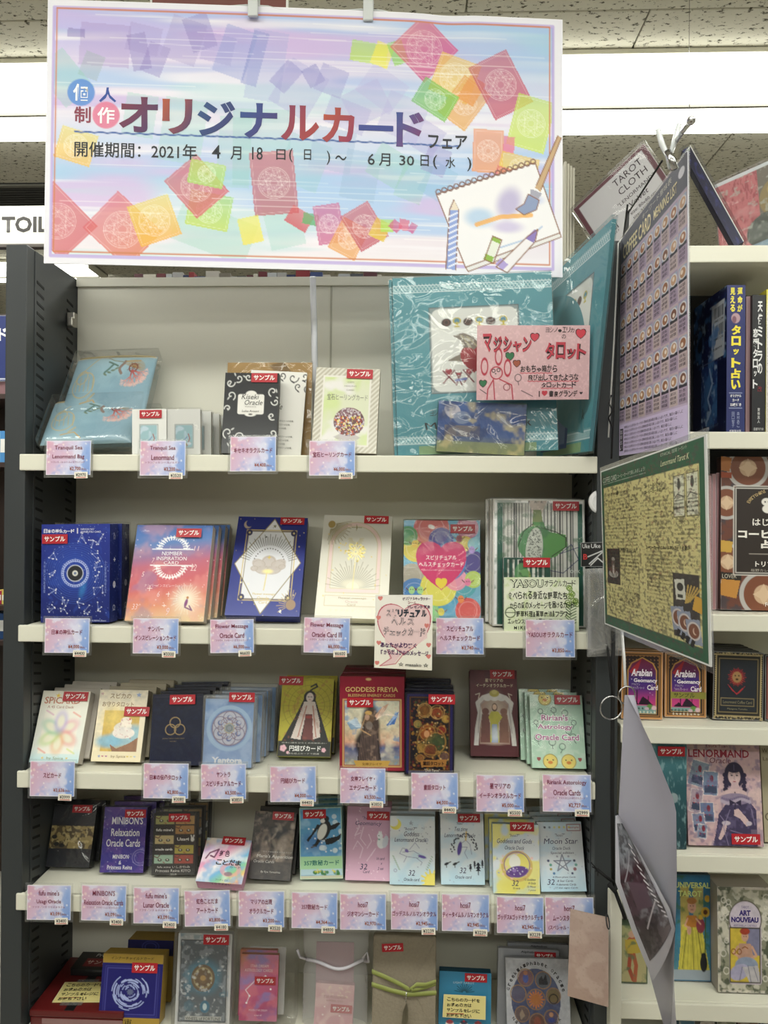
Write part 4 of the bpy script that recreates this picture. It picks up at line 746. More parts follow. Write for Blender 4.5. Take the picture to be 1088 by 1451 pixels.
stock('card_box', 'pale white box with a yellow crescent moon and winged horse, on the fourth shelf', ((555, 1157), (613.5, 1156), (616, 1255), (552, 1254)), ZS[3], .018, hosi([('"hosi7"', 20, 38, 16, 4.5), ('Goddess', 20, 42, 22, 7), ('Lenormand Oracle', 7, 52, 31, 6), ('32', 27, 36, 77, 8), ('Oracle card', 20, 42, 88, 4.5)], bgw, ex_god), 0xA9B2B8, (8, 14), None, behind=3, step=.020, blabel='pale box of the crescent moon stack')
def ex_tea(p, W, H):
    for k in range(40):
        q = math.radians(160+220*k/40); r_ = 17+random.Random(k).uniform(-3, 3); p.el(34+r_*math.cos(q), 48+r_*math.sin(q), 1.1, c=0x303444)
    p.ln([(38, 64), (34, 56), (38, 48), (30, 48), (28, 44), (36, 38), (42, 44), (44, 58)], .2, 0x7478A0).el(27, 50, 3, 10, 0x5A4898, 1, 10).ln([(36, 38), (37, 26)], 1.4, 0xD8B860)
    for x in (5, 17): p.el(x+3, 72, 3.4, 1.8, 0x22242C, 1, -25).ln([(x+3, 74), (x+3, 77)], .6, 0x22242C).ln([(x+5, 71), (x+9, 69)], 1, 0x22242C)
    for x, y, s_ in ((42, 74, 3), (48, 70, 3), (53, 74, 5), (59, 69, 3)):
        for k in range(3): p.pg([(x, y-s_+k*s_*.7), (x-s_*.7, y+k*s_*.8), (x+s_*.7, y+k*s_*.8)], 0x1C2030)
        p.ln([(x, y), (x, y+s_*2.6)], .8, 0x1C2030)
stock('card_box', 'pale white unicorn box with two black birds and firs, on the fourth shelf', ((624, 1152), (684, 1155), (687, 1255), (625, 1254)), ZS[3], .018, hosi([('"hosi7"', 23, 34, 12, 4), ('Tea time', 20, 39, 19, 6), ('Lenormand Oracle', 6, 50, 28, 6), ('32', 27, 36, 77, 8), ('Oracle card', 20, 43, 88, 4.5)], bgw, ex_tea), 0xA9B2B8, (8, 14), (41, 6), behind=3, step=.020, blabel='pale box of the unicorn stack', sc=.88)
def ex_gg(p, W, H):
    p.nz(20, 8, 0xEDE26A, .45, .6, .8).el(33, 90, 26, 14, 0xE6DA5C, .6, 0, .6).rg(34, 60, 20, 4, 0xD8B86A, .9).dots(20, 6, 1.8, 0xF0C8C0, (10, 38, 56, 80)).el(40, 54, 12, c=0xECE07C).el(31, 54, 8, 10, 0xF0EEE4).el(34, 68, 16, 8, 0x6A4C92, 1, -10).el(30, 66, 3, c=0x9C80C0).rg(34, 58, 18, .8, 0x8A6A9A).dots(10, 9, 1.2, 0xF4F0F8, (22, 62, 50, 74)).st(6, 50, 2.5, 0xB0B8C8).st(8, 70, 2, 0xB0B8C8)
stock('card_box', 'pale box with a purple and yellow moon wreath, on the fourth shelf', ((700, 1167), (760.6, 1169), (765, 1268), (699, 1266)), ZS[3], .018, hosi([('"hosi7"', 24, 38, 14, 4), ('Goddess and Gods', 6, 56, 21, 6.5), ('Oracle Deck', 17, 45, 31, 5.5), ('32', 27, 36, 80, 8), ('32 cards', 28, 38, 90, 2.5), ('12 Goddess', 44, 60, 77, 3), ('8 Gods', 50, 60, 82, 3), ('12 Moon', 48, 60, 87, 3), ('1 point', 50, 60, 92, 3)], bgw, ex_gg), 0xAEC0C8, (10, 18), (42, 3), behind=2, step=.022, shift=-.004, blabel='pale box of the moon wreath stack', sc=.92)
def ex_ms(p, W, H):
    p.st(33, 60, 13, 0xB8BECC, 5, .38).st(33, 60, 9, 0xDDE3EA, 5, .38); c = [(33+13*math.cos(math.radians(-90+144*k)), 60+13*math.sin(math.radians(-90+144*k))) for k in range(6)]; p.ln(c, .8, 0x707488)
    for x, y, r, cc in ((13, 56, 1.8, 0x404870), (16, 62, 2, 0x60A090), (16, 68, 1.8, 0xB0A050), (20, 74, 1.8, 0x5080B0), (50, 56, 1.8, 0x404860), (52, 62, 2, 0x70A8A0), (50, 68, 2.4, 0x9A6A70), (46, 74, 1.6, 0x404870), (42, 50, 1.4, 0xA0A0B0), (26, 50, 1.4, 0xA0A0B0)): p.el(x, y, r, c=cc)
    for k, cc in enumerate((0x303040, 0x8090A0, 0xE0D890, 0xE8D860, 0xE0D880, 0xE8D860)): p.el(11+7*k, 8, 1.6, c=cc)
    p.fr(43, 4, 62, 13, 0xA06060, .8).t('sample', 45.5, 6.5, 60, 10.5, 0xB05050)
stock('card_box', 'pale blue-white box with a grey pentagram, at the right end of the fourth shelf', ((763.5, 1165), (827, 1166), (835, 1266), (771, 1264)), ZS[3], .018, hosi([('"hosi7"', 25, 39, 17, 4.5), ('Moon Star', 9, 57, 24, 8), ('Oracle Deck', 20, 46, 36, 4.5), ('Special edition', 17, 50, 43, 4.5), ('32', 10, 20, 82, 8), ('8 Moon phase Cards', 18, 50, 78, 3), ('8 Star Cards', 24, 46, 83, 3), ('4 elements Cards', 22, 50, 88, 3), ('12 star signs Cards', 20, 52, 93, 3)], bgw, ex_ms), 0xA9B6BC, (10, 18), None, behind=3, step=.022, shift=-.003, blabel='pale blue-white box of the pentagram stack')
# ------------------------------------------------------------------ shelf 1
def pillow_fn(w, h, t, sgn=-1, y0=0.0):
    def fn(u, v, l):
        e = np.clip(1-np.abs(2*u-1)**5, 0, 1)*np.clip(1-np.abs(2*v-1)**5, 0, 1); b = t/2*np.sqrt(e)
        wob = .0012*np.sin(u*9+v*5)*e
        return np.stack([(u-.5)*w, y0+sgn*(b+l)+wob, (1-v)*h], -1)
    return fn
def pillow_body(name, w, h, t, m, parent, n=14):
    V = []; F = []; u, v = [a.ravel() for a in np.meshgrid(np.linspace(0, 1, n), np.linspace(0, 1, n))]
    for s_ in (-1, 1):
        b = len(V); V += pillow_fn(w, h, t, s_)(u, v, 0).tolist()
        for i in range(n-1):
            for j in range(n-1): q = (b+i*n+j, b+(i+1)*n+j, b+(i+1)*n+j+1, b+i*n+j+1); F.append(q if s_ < 0 else q[::-1])
    return mesh_obj(name, V, F, m, parent, True)
def a_pouch(p, W, H):
    p.g([(0, 0x9CB8C4), (.5, 0x86A8B8), (1, 0x90AEBC)], 60).nz(40, 3, 0xA9C8D2, .5, .8, .6)
    R = random.Random(2)
    cx, cy = W*.72, H*.24
    for k in range(24):
        q = math.radians(-150+k*7.5); p.ln([(cx+4, cy), (cx+4+17*math.cos(q), cy+2+14*math.sin(q))], .5, 0xA88A50, .8)
    p.ln([(cx-13+3*math.cos(k*.5), cy-9+1.8*k) for k in range(11)], 3.4, 0x8C5E42, .8).ln([(cx-8, cy-9), (cx+12, cy-10)], 1.6, 0xB89A60).rg(cx+4, cy+1, 6, 1.6, 0x7A4038).rays(cx+4, cy+1, 1, 9, 9, 0x7A4A34, .5, .9)
    def br(x, y, a, L, w, d):
        x2, y2 = x+L*math.cos(a), y+L*math.sin(a); p.ln([(x, y), (x2, y2)], w, [0xB0524E, 0xC47A72, 0xD29C96, 0xDDB8B0][min(3, 3-d)])
        if d: [br(x2, y2, a+q+R.uniform(-.15, .15), L*R.uniform(.6, .85), w*.7, d-1) for q in (-.5, .12, .6)]
    for a in (.35, .95, 1.6): br(cx+3, cy+5, a, 9, 1.8, 3)
    for k in range(4): p.el(cx-20-5*k, cy+2+3*k, 3.2, 1.3, 0x6E7C5C, .9, -30+20*k)
    p.ln([(W*.38, 2), (W*.5, 10), (W*.62, 12)], .9, 0x8C8A6A).ln([(W*.44, 12), (W*.56, 18)], 2, 0x5C7A70).ln([(W*.42, H*.34), (W*.46, H*.28), (W*.50, H*.20)], 2.4, 0x5E8078)
    for x, y, r in ((W*.2, H*.55, 15), (W*.16, H*.42, 8)): p.rg(x, y, r, .9, 0xC7B27C, .9, r*1.2)
    for k in range(5): p.ln([(W*.2-12+6*k, H*.42), (W*.2-9+6*k, H*.66)], .6, 0xB8A878)
    p.ln([(W*.12, H*.36), (W*.22, H*.2), (W*.3, H*.06)], 1, 0xC7B27C).ln([(W*.22, H*.86), (W*.36, H*.8), (W*.44, H*.92)], 1.2, 0xC9A86A).ln([(W*.3, H*.8), (W*.36, H*.7)], 2, 0xC8B070, .7)
    p.ln([(2, 2.5), (W-2, 2.5)], 2, 0xD9CDB0)
POU = mat('pouch_satin', 0x8AAAB6, .35, var=.05)
def pouch(label, quad, zs, Y, t=.020, h=None, lean=(40, 44)):
    M, w, h_, th, b = frame(quad, zs, t, lean, 0, Y); r = thing('pouch', label, 'pouch', Matrix.Translation((0, 0, -t*.25)) @ M @ Matrix.Translation((0, t/2, 0)), 'sea-blue satin pouches in clear bags')
    pillow_body('pouch_body', w, h_, t, POU, r); p = P(120, 82, q=.9); a_pouch(p, 120, 82); p.build('pouch_print', pillow_fn(w, h_, t), 'foil_print', r)
    tube('piping', [((u-.5)*w*.98, -t*.35*math.sin(math.pi*u)**.4, h_*.985) for u in np.linspace(.02, .98, 14)], .0013, mat('gold_piping', 0xC9B98C, .4), r)
    box('plastic_bag', -w/2-.004, w/2+.004, -t*.75, t*.7, -.0005, h_+.009, MATS['crumpled_film'], r, .004); return r
pouch('lower sea-blue coral-print pouch in a clear bag, left end of the top shelf', ((76, 563), (192, 562), (184, 640), (53, 640)), ZS[0]+.012, .012)
pouch('sea-blue coral-print pouch resting on top of and behind the lower pouch', ((99, 501), (213, 500), (203, 570), (82, 570)), ZS[0]+.064, .054, lean=(38, 42))
pouch('sea-blue pouch mostly hidden behind the lower pouch on the top shelf', ((122, 578), (217, 579), (213, 640), (104, 640)), ZS[0]+.012, .056, .018, lean=(40, 44))
def a_win(p, W, H):
    p.rc(0, 0, W, H, 0xE4E4E0).rc(11, 21, 37, 53, 0xA8B4B8, r=4).rc(12, 22, 36, 52, 0x9EC0C8, r=3).nz(9, 3, 0xC8D8E4, .5, .7, .8)
    m = (p.X < 12) | (p.X > 36) | (p.Y < 22) | (p.Y > 52); p.C[m] = lin(0xE4E4E0); p.fr(11, 21, 37, 53, 0xA0A8A8, .8).ln([(28, 50), (32, 40), (30, 34)], 1, 0xA86860).ln([(26, 48), (33, 46)], 1.4, 0xB89858).ln([(22, 46), (28, 38)], 1, 0x7898C0).el(31, 47, 3, 2, 0xD0DCE8)
stock('card_box', 'small white box with a picture window and red sample sticker, beside the pouches', ((187, 580), (236, 580), (236, 641), (187, 641)), ZS[0], .016, a_win, 0xDCDCD8, (1, 3), (27, 7), Y=.006, sc=.86)
stock('card_box', 'small white windowed box without sticker, front of a short row on the top shelf', ((237, 580), (284, 580), (284, 642), (237, 642)), ZS[0], .012, a_win, 0xDCDCD8, (1, 3), None, Y=.010, behind=3, step=.030, shift=.0085, film='clear_film', blabel='small white windowed box of the short row')
def a_kis(p, W, H):
    p.g([(0, 0x17181C), (1, 0x1E2024)]); R = random.Random(12)
    def scroll(x, y, r, a, d, c):
        p.ln([(x+r*(1-k/15)*math.cos(a+d*k*.45), y+r*(1-k/15)*math.sin(a+d*k*.45)) for k in range(14)], 1.1, c)
    for x, y, r, a, d in ((8, 14, 7, 0, 1), (20, 8, 6, 2, -1), (10, 32, 7, 1, -1), (6, 50, 5, 3, 1), (34, 6, 5, 1, 1), (8, 84, 8, 2, 1), (16, 98, 7, 0, -1), (26, 90, 8, 3, 1), (38, 100, 6, 1, -1), (72, 84, 7, 2, -1), (66, 96, 8, 0, 1), (70, 60, 6, 1, 1), (74, 40, 6, 3, -1), (70, 26, 7, 2, 1), (60, 8, 5, 0, 1), (54, 96, 6, 1, 1)): scroll(x, y, r, a, d, 0xD8D8D4); p.el(x+R.uniform(-8, 8), y+R.uniform(-6, 6), 2.6, 1, 0xCFCFCB, .9, R.uniform(0, 180))
    p.rc(20, 30, 58, 58, 0xE6E4DE, r=3).el(39, 30, 8, 5, 0xE6E4DE).el(39, 58, 8, 3, 0xE6E4DE).t('Kiseki', 26, 30, 50, 37, 0x3A3A38, sh=.25).t('Oracle', 30, 38, 56, 45, 0x3A3A38, sh=.25).t('キセキオラクル', 31, 46.5, 47, 48.5, 0x605C50).t('Luka Arauni', 27, 52, 51, 55, 0x54504A, sh=.1)
    p.el(39, 58, 3, 1.2, 0x55544E)
stock('card_box', 'black box with white scroll ornaments and a cream title plaque, on the top shelf', ((321, 529), (394, 529), (391, 641), (313, 641)), ZS[0], .016, a_kis, 0x111114, (4, 8), (57, 7), Y=.008, printm='foil_print')
def a_kiw(p, W, H):
    p.g([(0, 0xE4E2DC), (1, 0xDEDCD4)]); R = random.Random(5)
    for x, y, r, a, d in ((62, 8, 8, 0, 1), (78, 6, 6, 2, -1), (84, 22, 7, 1, 1), (70, 20, 5, 2, 1), (46, 6, 5, 1, -1), (86, 40, 5, 1, -1)):
        p.ln([(x+r*(1-k/15)*math.cos(a+d*k*.45), y+r*(1-k/15)*math.sin(a+d*k*.45)) for k in range(14)], 1.1, 0x2C2C2C); p.el(x, y+6, 2.6, 1, 0x2C2C2C, 1, 40)
    p.t('Kiseki', 22, 34, 42, 42, 0x44443F, sh=.25).t('Oracle', 26, 44, 50, 52, 0x44443F, sh=.25)
    for k in range(7): p.t('カードが導くあなたへの言葉。', 30, 66+5*k+(6 if k > 2 else 0), 68-(k % 3)*5, 68.6+5*k+(6 if k > 2 else 0), 0x6A6862)
stock('card_box', 'white card with black scrolls half hidden behind the black scroll box', ((350, 527), (443, 529), (426, 641), (345, 641)), ZS[0], .006, a_kiw, 0xD8D6D0, (6, 8), None, Y=.036)
def a_kraft(p, W, H): p.g([(0, 0xA8864E), (1, 0x9C7C48)]).nz(10, 3, 0xB8965C, .5, .8, .5).pg([(60, 4), (80, -2), (92, 12), (70, 14)], 0x7E6238)
stock('envelope', 'brown kraft paper envelope standing behind the black and white scroll cards', ((318, 515), (447, 513), (440, 641), (318, 641)), ZS[0], .004, a_kraft, 0x96763F, (5, 7), None, Y=.056, cat='envelope', printm='matt_print', film='crumpled_film')
def a_gem(p, W, H):
    p.g([(0, 0xC9C6B6), (1, 0xD0CCBC)])
    for k in range(7): p.pg([(3+13*k, 2), (9+13*k, 10), (-3+13*k, 10)], 0xB4AC98)
    for k in range(8):
        for x in (6, W-6): p.pg([(x, 14+14*k), (x+6, 20+14*k), (x, 26+14*k), (x-6, 20+14*k)], 0xDEDBCE if k % 2 else 0xB8B29E)
    p.rc(12, 12, W-13, H-10, 0xD8DCC0).g([(0, 0), (1, 0)], 0, 0).nz(26, 3, 0xCBDC92, .4, .7, .8).nz(26, 9, 0xE8E4E4, .5, .7, .9)
    m = (p.X < 12) | (p.X > W-13) | (p.Y < 12) | (p.Y > H-10); q = P(W, H, 0xC6C3B4); 
    p.C[m & ((p.X+p.Y) % 7 > 3.5)] = lin(0xD9D6CA); p.C[m & ((p.X+p.Y) % 7 <= 3.5)] = lin(0xBEB8A6)
    p.fr(12, 12, W-13, H-10, 0xE4E1D8, 2).pg([(30, 98), (50, 88), (68, 98), (50, 110)], 0xA89AA4, .6).t('GEM', 46, 19, 55, 21, 0x98968A).t('HEALING', 42, 24.5, 59, 26.5, 0x98968A).t('CARD', 45, 30, 56, 32, 0x98968A)
    p.t('宝石ヒーリングカード', 18, 37, 76, 46, 0x8C8C80); R = random.Random(3)
    p.el(51, 76, 22, 20, 0x6A4440)
    for k in range(420):
        a = R.uniform(0, 6.28); r = math.sqrt(R.random())*19.5; x, y = 51+r*1.08*math.cos(a), 76+r*math.sin(a); c = R.choice([0xD8C050, 0x8C2A28, 0x5A3440, 0xE8D890, 0x70485C, 0xB0A0B0, 0xC86030, 0xD8D0D8])
        if y < 68: c = R.choice([0xB8A8B0, 0x9C7A80, 0xD0C8C8, 0x7A5060])
        p.rr(x, y, 2.6, 2, R.uniform(0, 180), c)
    p.t('森 明日美恵子', 40, 103, 58, 105.5, 0x50504A).t('宝石の世界', 38, 108, 60, 110, 0x606058)
stock('card_box', 'pale box with a round multicoloured gem and silver zigzag border, on the top shelf', ((450, 523), (537, 524), (533, 643), (441, 643)), ZS[0], .020, a_gem, 0x9C9686, (4, 8), (63, 8), Y=.006, printm='foil_print')
tube('banner_pole', [atY(443, 392, .085), atY(445, 460, .115), atY(448, 640, .10)], .0055, mat('white_tube', 0xE0E2E8, .25), None)
tag(bpy.data.objects['banner_pole'], 'thin white plastic pole rising behind the gem box to the banner', 'pole')

def a_turq(p, W, H):
    p.g([(0, 0x5E9DA8), (1, 0x4E94A0)])
    for y in (12, H-24):
        p.ln([(0, y), (W, y)], .8, 0xD8E8EA).ln([(0, y+9), (W, y+9)], .8, 0xD8E8EA)
        for k in range(int(W/5)): p.el(2.5+5*k, y-1.5, .8, c=0xCFE2E4); p.ln([(k*5, y+1), (k*5+5, y+8)], .7, 0xC8E0E2).ln([(k*5+5, y+1), (k*5, y+8)], .7, 0xC8E0E2)
    p.rc(51, 44, 178, 163, 0x8F9C9C).rc(53, 46, 176, 161, 0xE4E6E2, r=12).fr(51, 44, 178, 163, 0x5F6C70, .8)
    for i, x in enumerate((75, 90, 106, 122, 138, 156)):
        if i % 2 == 0: p.el(x, 65, 7, 5.5, 0x3B2A26).rg(x, 65, 3.4, 1, 0x6A4A40)
        else: p.el(x, 63, 6, 4, 0x5E8FA4).rg(x, 63, 5, 1.4, 0xC8B848, 1, 4).ln([(x, 66), (x, 70)], 2.4, 0xC8B848).ln([(x-3, 71), (x+3, 71)], 1.6, 0xC8B848)
    p.pg([(84, 84), (98, 80), (112, 86), (120, 96), (136, 92), (132, 112), (112, 118), (94, 120), (74, 118), (92, 110), (98, 100), (94, 90)], 0x837A6E).ln([(96, 84), (108, 100), (100, 116)], 1.4, 0xB0A888).ln([(104, 86), (124, 106)], 1.4, 0xB0A888)
    p.heart(112, 118, 20, 0xA12E38).pg([(100, 106), (120, 104), (118, 134), (104, 124)], 0xA12E38)
    for x, y, r in ((76, 140, 8), (104, 140, 7), (90, 143, 4)): p.ln([(x-r, y-8), (x+r, y+9)], 1.6, 0x7A2C38).ln([(x+r, y-8), (x-r, y+9)], 1.6, 0x7A2C38).heart(x, y-6, r*.6, 0xA8404C)
    p.ln([(86, 146), (100, 144)], 3, 0x6C78B8)
    p.t('ヨシノ', 47, 186, 64, 194, 0x1E2C30, jit=.4).t('M', 40, 203, 56, 213, 0x1E2C30, sh=-.2).t('k', 182, 200, 190, 212, 0x1E2C30)
    p.rc(30, H-12, W-30, H, 0x8FA86A, .8)
tq, w, h, W, H = stock('card_folder', 'large turquoise tarot folder in clear film, standing at the right of the top shelf', ((561, 391), (775, 397), (790, 641), (564, 641)), ZS[0], .005, a_turq, 0x4E8C96, (1.2, 2), None, Y=.010, film='crumpled_film', cat='folder', behind=1, step=.009, shift=-.004, blabel='large turquoise folder directly behind the front turquoise folder', q=.85)
def a_pk(p, W, H):
    p.g([(0, 0x4A6AA8), (.3, 0x2C4C8C), (.65, 0x3A5A96), (1, 0x8C8C60)]).el(20, 12, 12, 9, 0xC8C4CC, .9, 20).el(34, 20, 12, 8, 0x8090B0, .8).rc(10, 30, 60, 44, 0x8C7A58, .6).nz(10, 3, 0x203A70, .5, .7, .7).rc(0, H-14, W, H, 0x96A068, .7).nz(16, 6, 0xD8C890, .6, .8, .6)
stock('card_pack', 'small blue picture card pack in clear film leaning on the turquoise folder', ((621, 573), (746, 574), (742, 637), (618, 638)), ZS[0], .010, a_pk, 0x3C5A80, (0, 1), None, Y=-.003, film='crumpled_film', cat='card pack', printm='foil_print')
# second turquoise folder, turned sideways
A, B, C, D = Vector((.219, .163, 1.850)), Vector((.286, -.062, 1.884)), Vector((.262, -.022, 1.547)), Vector((.212, .163, 1.547))
def slab(name, A, B, C, D, t, m, parent, n0=None):
    n_ = (B-A).cross(D-A).normalized()
    if n_.dot(n0 if n0 is not None else CP-A) > 0: n_ = -n_
    n_ *= t; V = [A, B, C, D, A+n_, B+n_, C+n_, D+n_]; return mesh_obj(name, V, [(0, 3, 2, 1), (4, 5, 6, 7), (0, 1, 5, 4), (1, 2, 6, 5), (2, 3, 7, 6), (3, 0, 4, 7)], m, parent)
def outset(A, B, C, D, d): 
    u = (B-A).normalized()*d; v = (A-D).normalized()*d; return A-u+v, B+u+v, C+u-v, D-u-v
def panel_thing(name, label, cat, A, B, C, D, t, paint, W, H, side, q=1.0, film=None, fd=.004, printm='matt_print', group=None, bulge=None, pname='cover_print'):
    N0 = (B-A).cross(D-A).normalized(); N0 = N0 if N0.dot(CP-A) > 0 else -N0
    r = thing(name, label, cat, None, group, loc=D.copy()); o = D.copy(); a, b, c, d = A-o, B-o, C-o, D-o
    if bulge is None: slab('card_body', a, b, c, d, t, mat('card_%06x' % side, side, .5), r, N0)
    p = P(W, H, 0xFFFFFF, q); paint(p, W, H)
    n_ = (b-a).cross(d-a).normalized(); n_ = n_ if n_.dot(CP-(A)) > 0 else -n_
    NB = 61
    if bulge is not None:
        fb = quadmap(a, b, c, d, tuple(n_), bulge); u, v = [k.ravel() for k in np.meshgrid(np.linspace(0, 1, NB), np.linspace(0, 1, NB))]; V = fb(u, v, -.0008).tolist()+fb(u, v, -.0002-t).tolist(); F = []
        for s_ in (0, NB*NB):
            for i in range(NB-1):
                for j in range(NB-1): F.append((s_+i*NB+j, s_+i*NB+j+1, s_+(i+1)*NB+j+1, s_+(i+1)*NB+j) if s_ else (i*NB+j, (i+1)*NB+j, (i+1)*NB+j+1, i*NB+j+1))
        mesh_obj('card_body', V, F, mat('card_%06x' % side, side, .5), r, True)
    p.build(pname, quadmap(a, b, c, d, tuple(n_), bulge), printm, r)
    if film:
        e = [k+n_*(-.0003 if film == 'laminate' else .0035) for k in outset(a, b, c, d, fd)]
        if bulge is None: slab('clear_sleeve', *e, .0006 if film == 'laminate' else t+.004, MATS[film], r, N0)
        else:
            fb = quadmap(*e, tuple(n_), bulge); u, v = [k.ravel() for k in np.meshgrid(np.linspace(0, 1, NB), np.linspace(0, 1, NB))]
            mesh_obj('clear_sleeve', fb(u, v, .001).tolist(), [(i*13+j, (i+1)*13+j, (i+1)*13+j+1, i*13+j+1) for i in range(12) for j in range(12)], MATS[film], r, True)
    return r
def a_turq2(p, W, H):
    a_turq(p, W, H); p.rc(20, H-60, 130, H-8, 0x2E4C86).rc(60, H-52, 120, H-14, 0x7A90B8, .8)
panel_thing('card_folder', 'turquoise tarot folder turned sideways in clear film, beside the hanging picture list', 'folder', A, B, C, D, .006, a_turq2, 217, 250, 0x4E8C96, .8, 'crumpled_film', .004)
# handwritten notices
def a_magi(p, W, H):
    p.g([(0, 0xCFABAE), (1, 0xCBA4A8)]).nz(3, 3, 0xE8C4C8, .5, .8, .4)
    R = 0xA82038
    p.t('ヨシノ・エリカ', 97, 3, 138, 10, 0x1C1618, jit=.5).t('の', 120, 13, 126, 19, 0x1C1618)
    for dx, c, b in ((.6, 0x301014, .07), (0, 0xB83848, .02)): p.t('マジシャン', 8+dx, 13+dx, 78, 38, c, b, jit=.9, c2=None).t('タロット', 96+dx, 24+dx, 156, 48, c, b, jit=.9)
    for x, y, r, c in ((82, 17, 6, 0xC03848), (147, 12, 7, 0xC83848), (47, 44, 6, 0x2A6A44), (57, 54, 5, 0x9A5038), (9, 82, 5, 0x2A6A44)): p.heart(x, y, r+1.2, 0x3A1418); p.heart(x, y, r, c)
    for a, b in (((10, 58), 0), ((30, 44), 1), ((43, 60), 2)): p.rg(a[0]+1, a[1], 4.6, 1.2, R, 1, 11)
    p.rg(28, 67, 8.5, 1.3, R).rg(24, 64, 2.2, .8, 0x303030).rg(31, 63, 2.2, .8, 0x303030).el(27, 68, 1, c=0x303030).ln([(24, 76), (16, 90), (15, 104)], 1.3, R).ln([(33, 76), (50, 84), (52, 104)], 1.3, R).ln([(24, 78), (26, 104)], 1.2, R).ln([(5, 90), (14, 96)], .7, 0x303030).rg(43, 87, 4.5, .8, 0x803038).rg(59, 74, 4.5, .7, 0x5A4A4A, 1, 5).ln([(59, 79), (60, 84)], .7, 0x5A4A4A).ln([(64, 92), (80, 100)], .8, 0x5A4A4A)
    for tx, a, b, y, hh in (('おもちゃ箱から', 62, 115, 56, 10), ('飛び出してきたような', 73, 145, 69, 9), ('タロットカード', 92, 142, 80, 8), ('I', 88, 91, 92, 9), ('書泉グランデ', 103, 144, 92, 9)): p.t(tx, a, y, b, y+hh, 0x241A1C, jit=.6, bold=.015)
    for a, b, y in ((62, 112, 67), (73, 148, 78.5), (92, 140, 88.5)): p.ln([(a+k*3, y+(k % 2)) for k in range(int((b-a)/3))], .7, 0xC04050)
    p.heart(97, 96, 4.4, 0xB83040).heart(149, 96, 2.2, 0x241A1C)
A, B, C, D = [atY(x, y, -.026) for x, y in ((676, 461), (836, 461), (834, 566), (675, 567))]
panel_thing('notice_card', 'pink handwritten notice with a red-outlined rabbit, in front of the turquoise folder', 'notice', A, B, C, D, .0008, a_magi, 160, 105, 0xD6A8AC, 1.4)
def a_pophc(p, W, H):
    p.g([(0, 0xEEEBE2), (1, 0xF0EBDC)]).heart(41, 48, 41, 0xC05A6A).heart(41, 48, 39.4, 0xE8C8C8).pg([(18, 78), (38, 84), (28, 98), (8, 101), (22, 92)], 0xE8C8C8).ln([(18, 78), (24, 90), (8, 102), (30, 98), (42, 82)], .8, 0xC05A6A)
    p.pg([(8, 30), (74, 26), (74, 60), (60, 70), (16, 72)], 0xE9CCCC, .9)
    for x, y in ((7, 5), (5, 33), (73, 43), (76, 70), (6, 69), (4, 98), (76, 86)): p.heart(x, y, 3.6, 0xD88078)
    p.t('オリジナルキャラクター', 38, 3, 78, 7.5, 0x4A1848, jit=.5, bold=.02).t('シール', 46, 8.5, 58, 13, 0x8C2038, jit=.5, bold=.02).t('プレゼント対象', 45, 14, 78, 19, 0x4A1848, jit=.5, bold=.02)
    for tx, a, b, y, hh in (('スピリチュアル', 15, 73, 20, 11), ('ヘルス', 22, 56, 32, 11), ('チェックカード', 12, 72, 45, 13)): p.t(tx, a, y, b, y+hh, 0x2C3440, jit=.9, bold=.05).t(tx, a+.2, y+.4, b-.2, y+hh-.4, 0xE6CACA, jit=.9, bold=-.0)
    p.t('あなたがより輝く', 8, 68, 60, 75, 0x4A1858, jit=.6, bold=.03).t('「からだ」からのメッセージ', 8, 78, 76, 85, 0x4A1858, jit=.6, bold=.03).t('☆ masako ☆', 34, 95, 76, 101, 0x202020, bold=.01)
A, B, C, D = atY(532, 843, -.016), atY(613, 843, -.022), atY(612, 950, -.022), atY(530, 946, -.016)
panel_thing('notice_card', 'white handwritten notice with a big pink speech heart, hanging from the second shelf edge', 'notice', A, B, C, D, .0008, a_pophc, 81, 105, 0xECE8DC, 1.5)
def a_popya(p, W, H):
    p.g([(0, 0xDFE6CC), (.3, 0xE6E8D6), (1, 0xD8E2C0)]).nz(6, 3, 0xC8D8A0, .55, .8, .7)
    for k in range(12): a = random.Random(k); x, y = a.uniform(88, 104), a.uniform(12, 40); p.rg(x, y, 3.2, 1, 0x6C8A30).el(x, y, 1.2, c=0x9AB850)
    for k in range(8): p.ln([(94, 40+4*k), (102, 36+4*k)], 1, 0x4A6A38).ln([(94, 42+4*k), (88, 37+4*k)], 1, 0x4A6A38)
    p.rg(9, 50, 7, 1, 0x4A5A38).ln([(2, 50), (16, 50)], .8, 0x4A5A38).t('YASOU', 8, 3, 56, 15, 0x202818, .05).t('YASOU', 8.8, 4, 55.2, 14, 0xE2E8D0).t('オラクルカード', 57, 4, 102, 13, 0x242420, jit=.4)
    for tx, a, b, y, hh in (('食べられる身近な野草たち', 5, 90, 20, 11), ('からの愛のメッセージを届けるカード', 8, 100, 35, 9), ('野草料理&薬草療法&フラワー', 17, 96, 48, 8), ('エッセンス愛好家の一般社団法人設立', 5, 88, 59, 6.5), ('MIKE', 14, 32, 69, 5)): p.t(tx, a, y, b, y+hh, 0x1E221A, jit=.5, bold=.012)
A, B, C, D = atY(714, 818, .0045), atY(820, 818, .0045), atY(820, 894, .001), atY(714, 894, .001)
panel_thing('notice_card', 'pale green handwritten notice with a drawn plant, in front of the green woman book', 'notice', A, B, C, D, .0008, a_popya, 106, 76, 0xDCE4C8, 1.4)

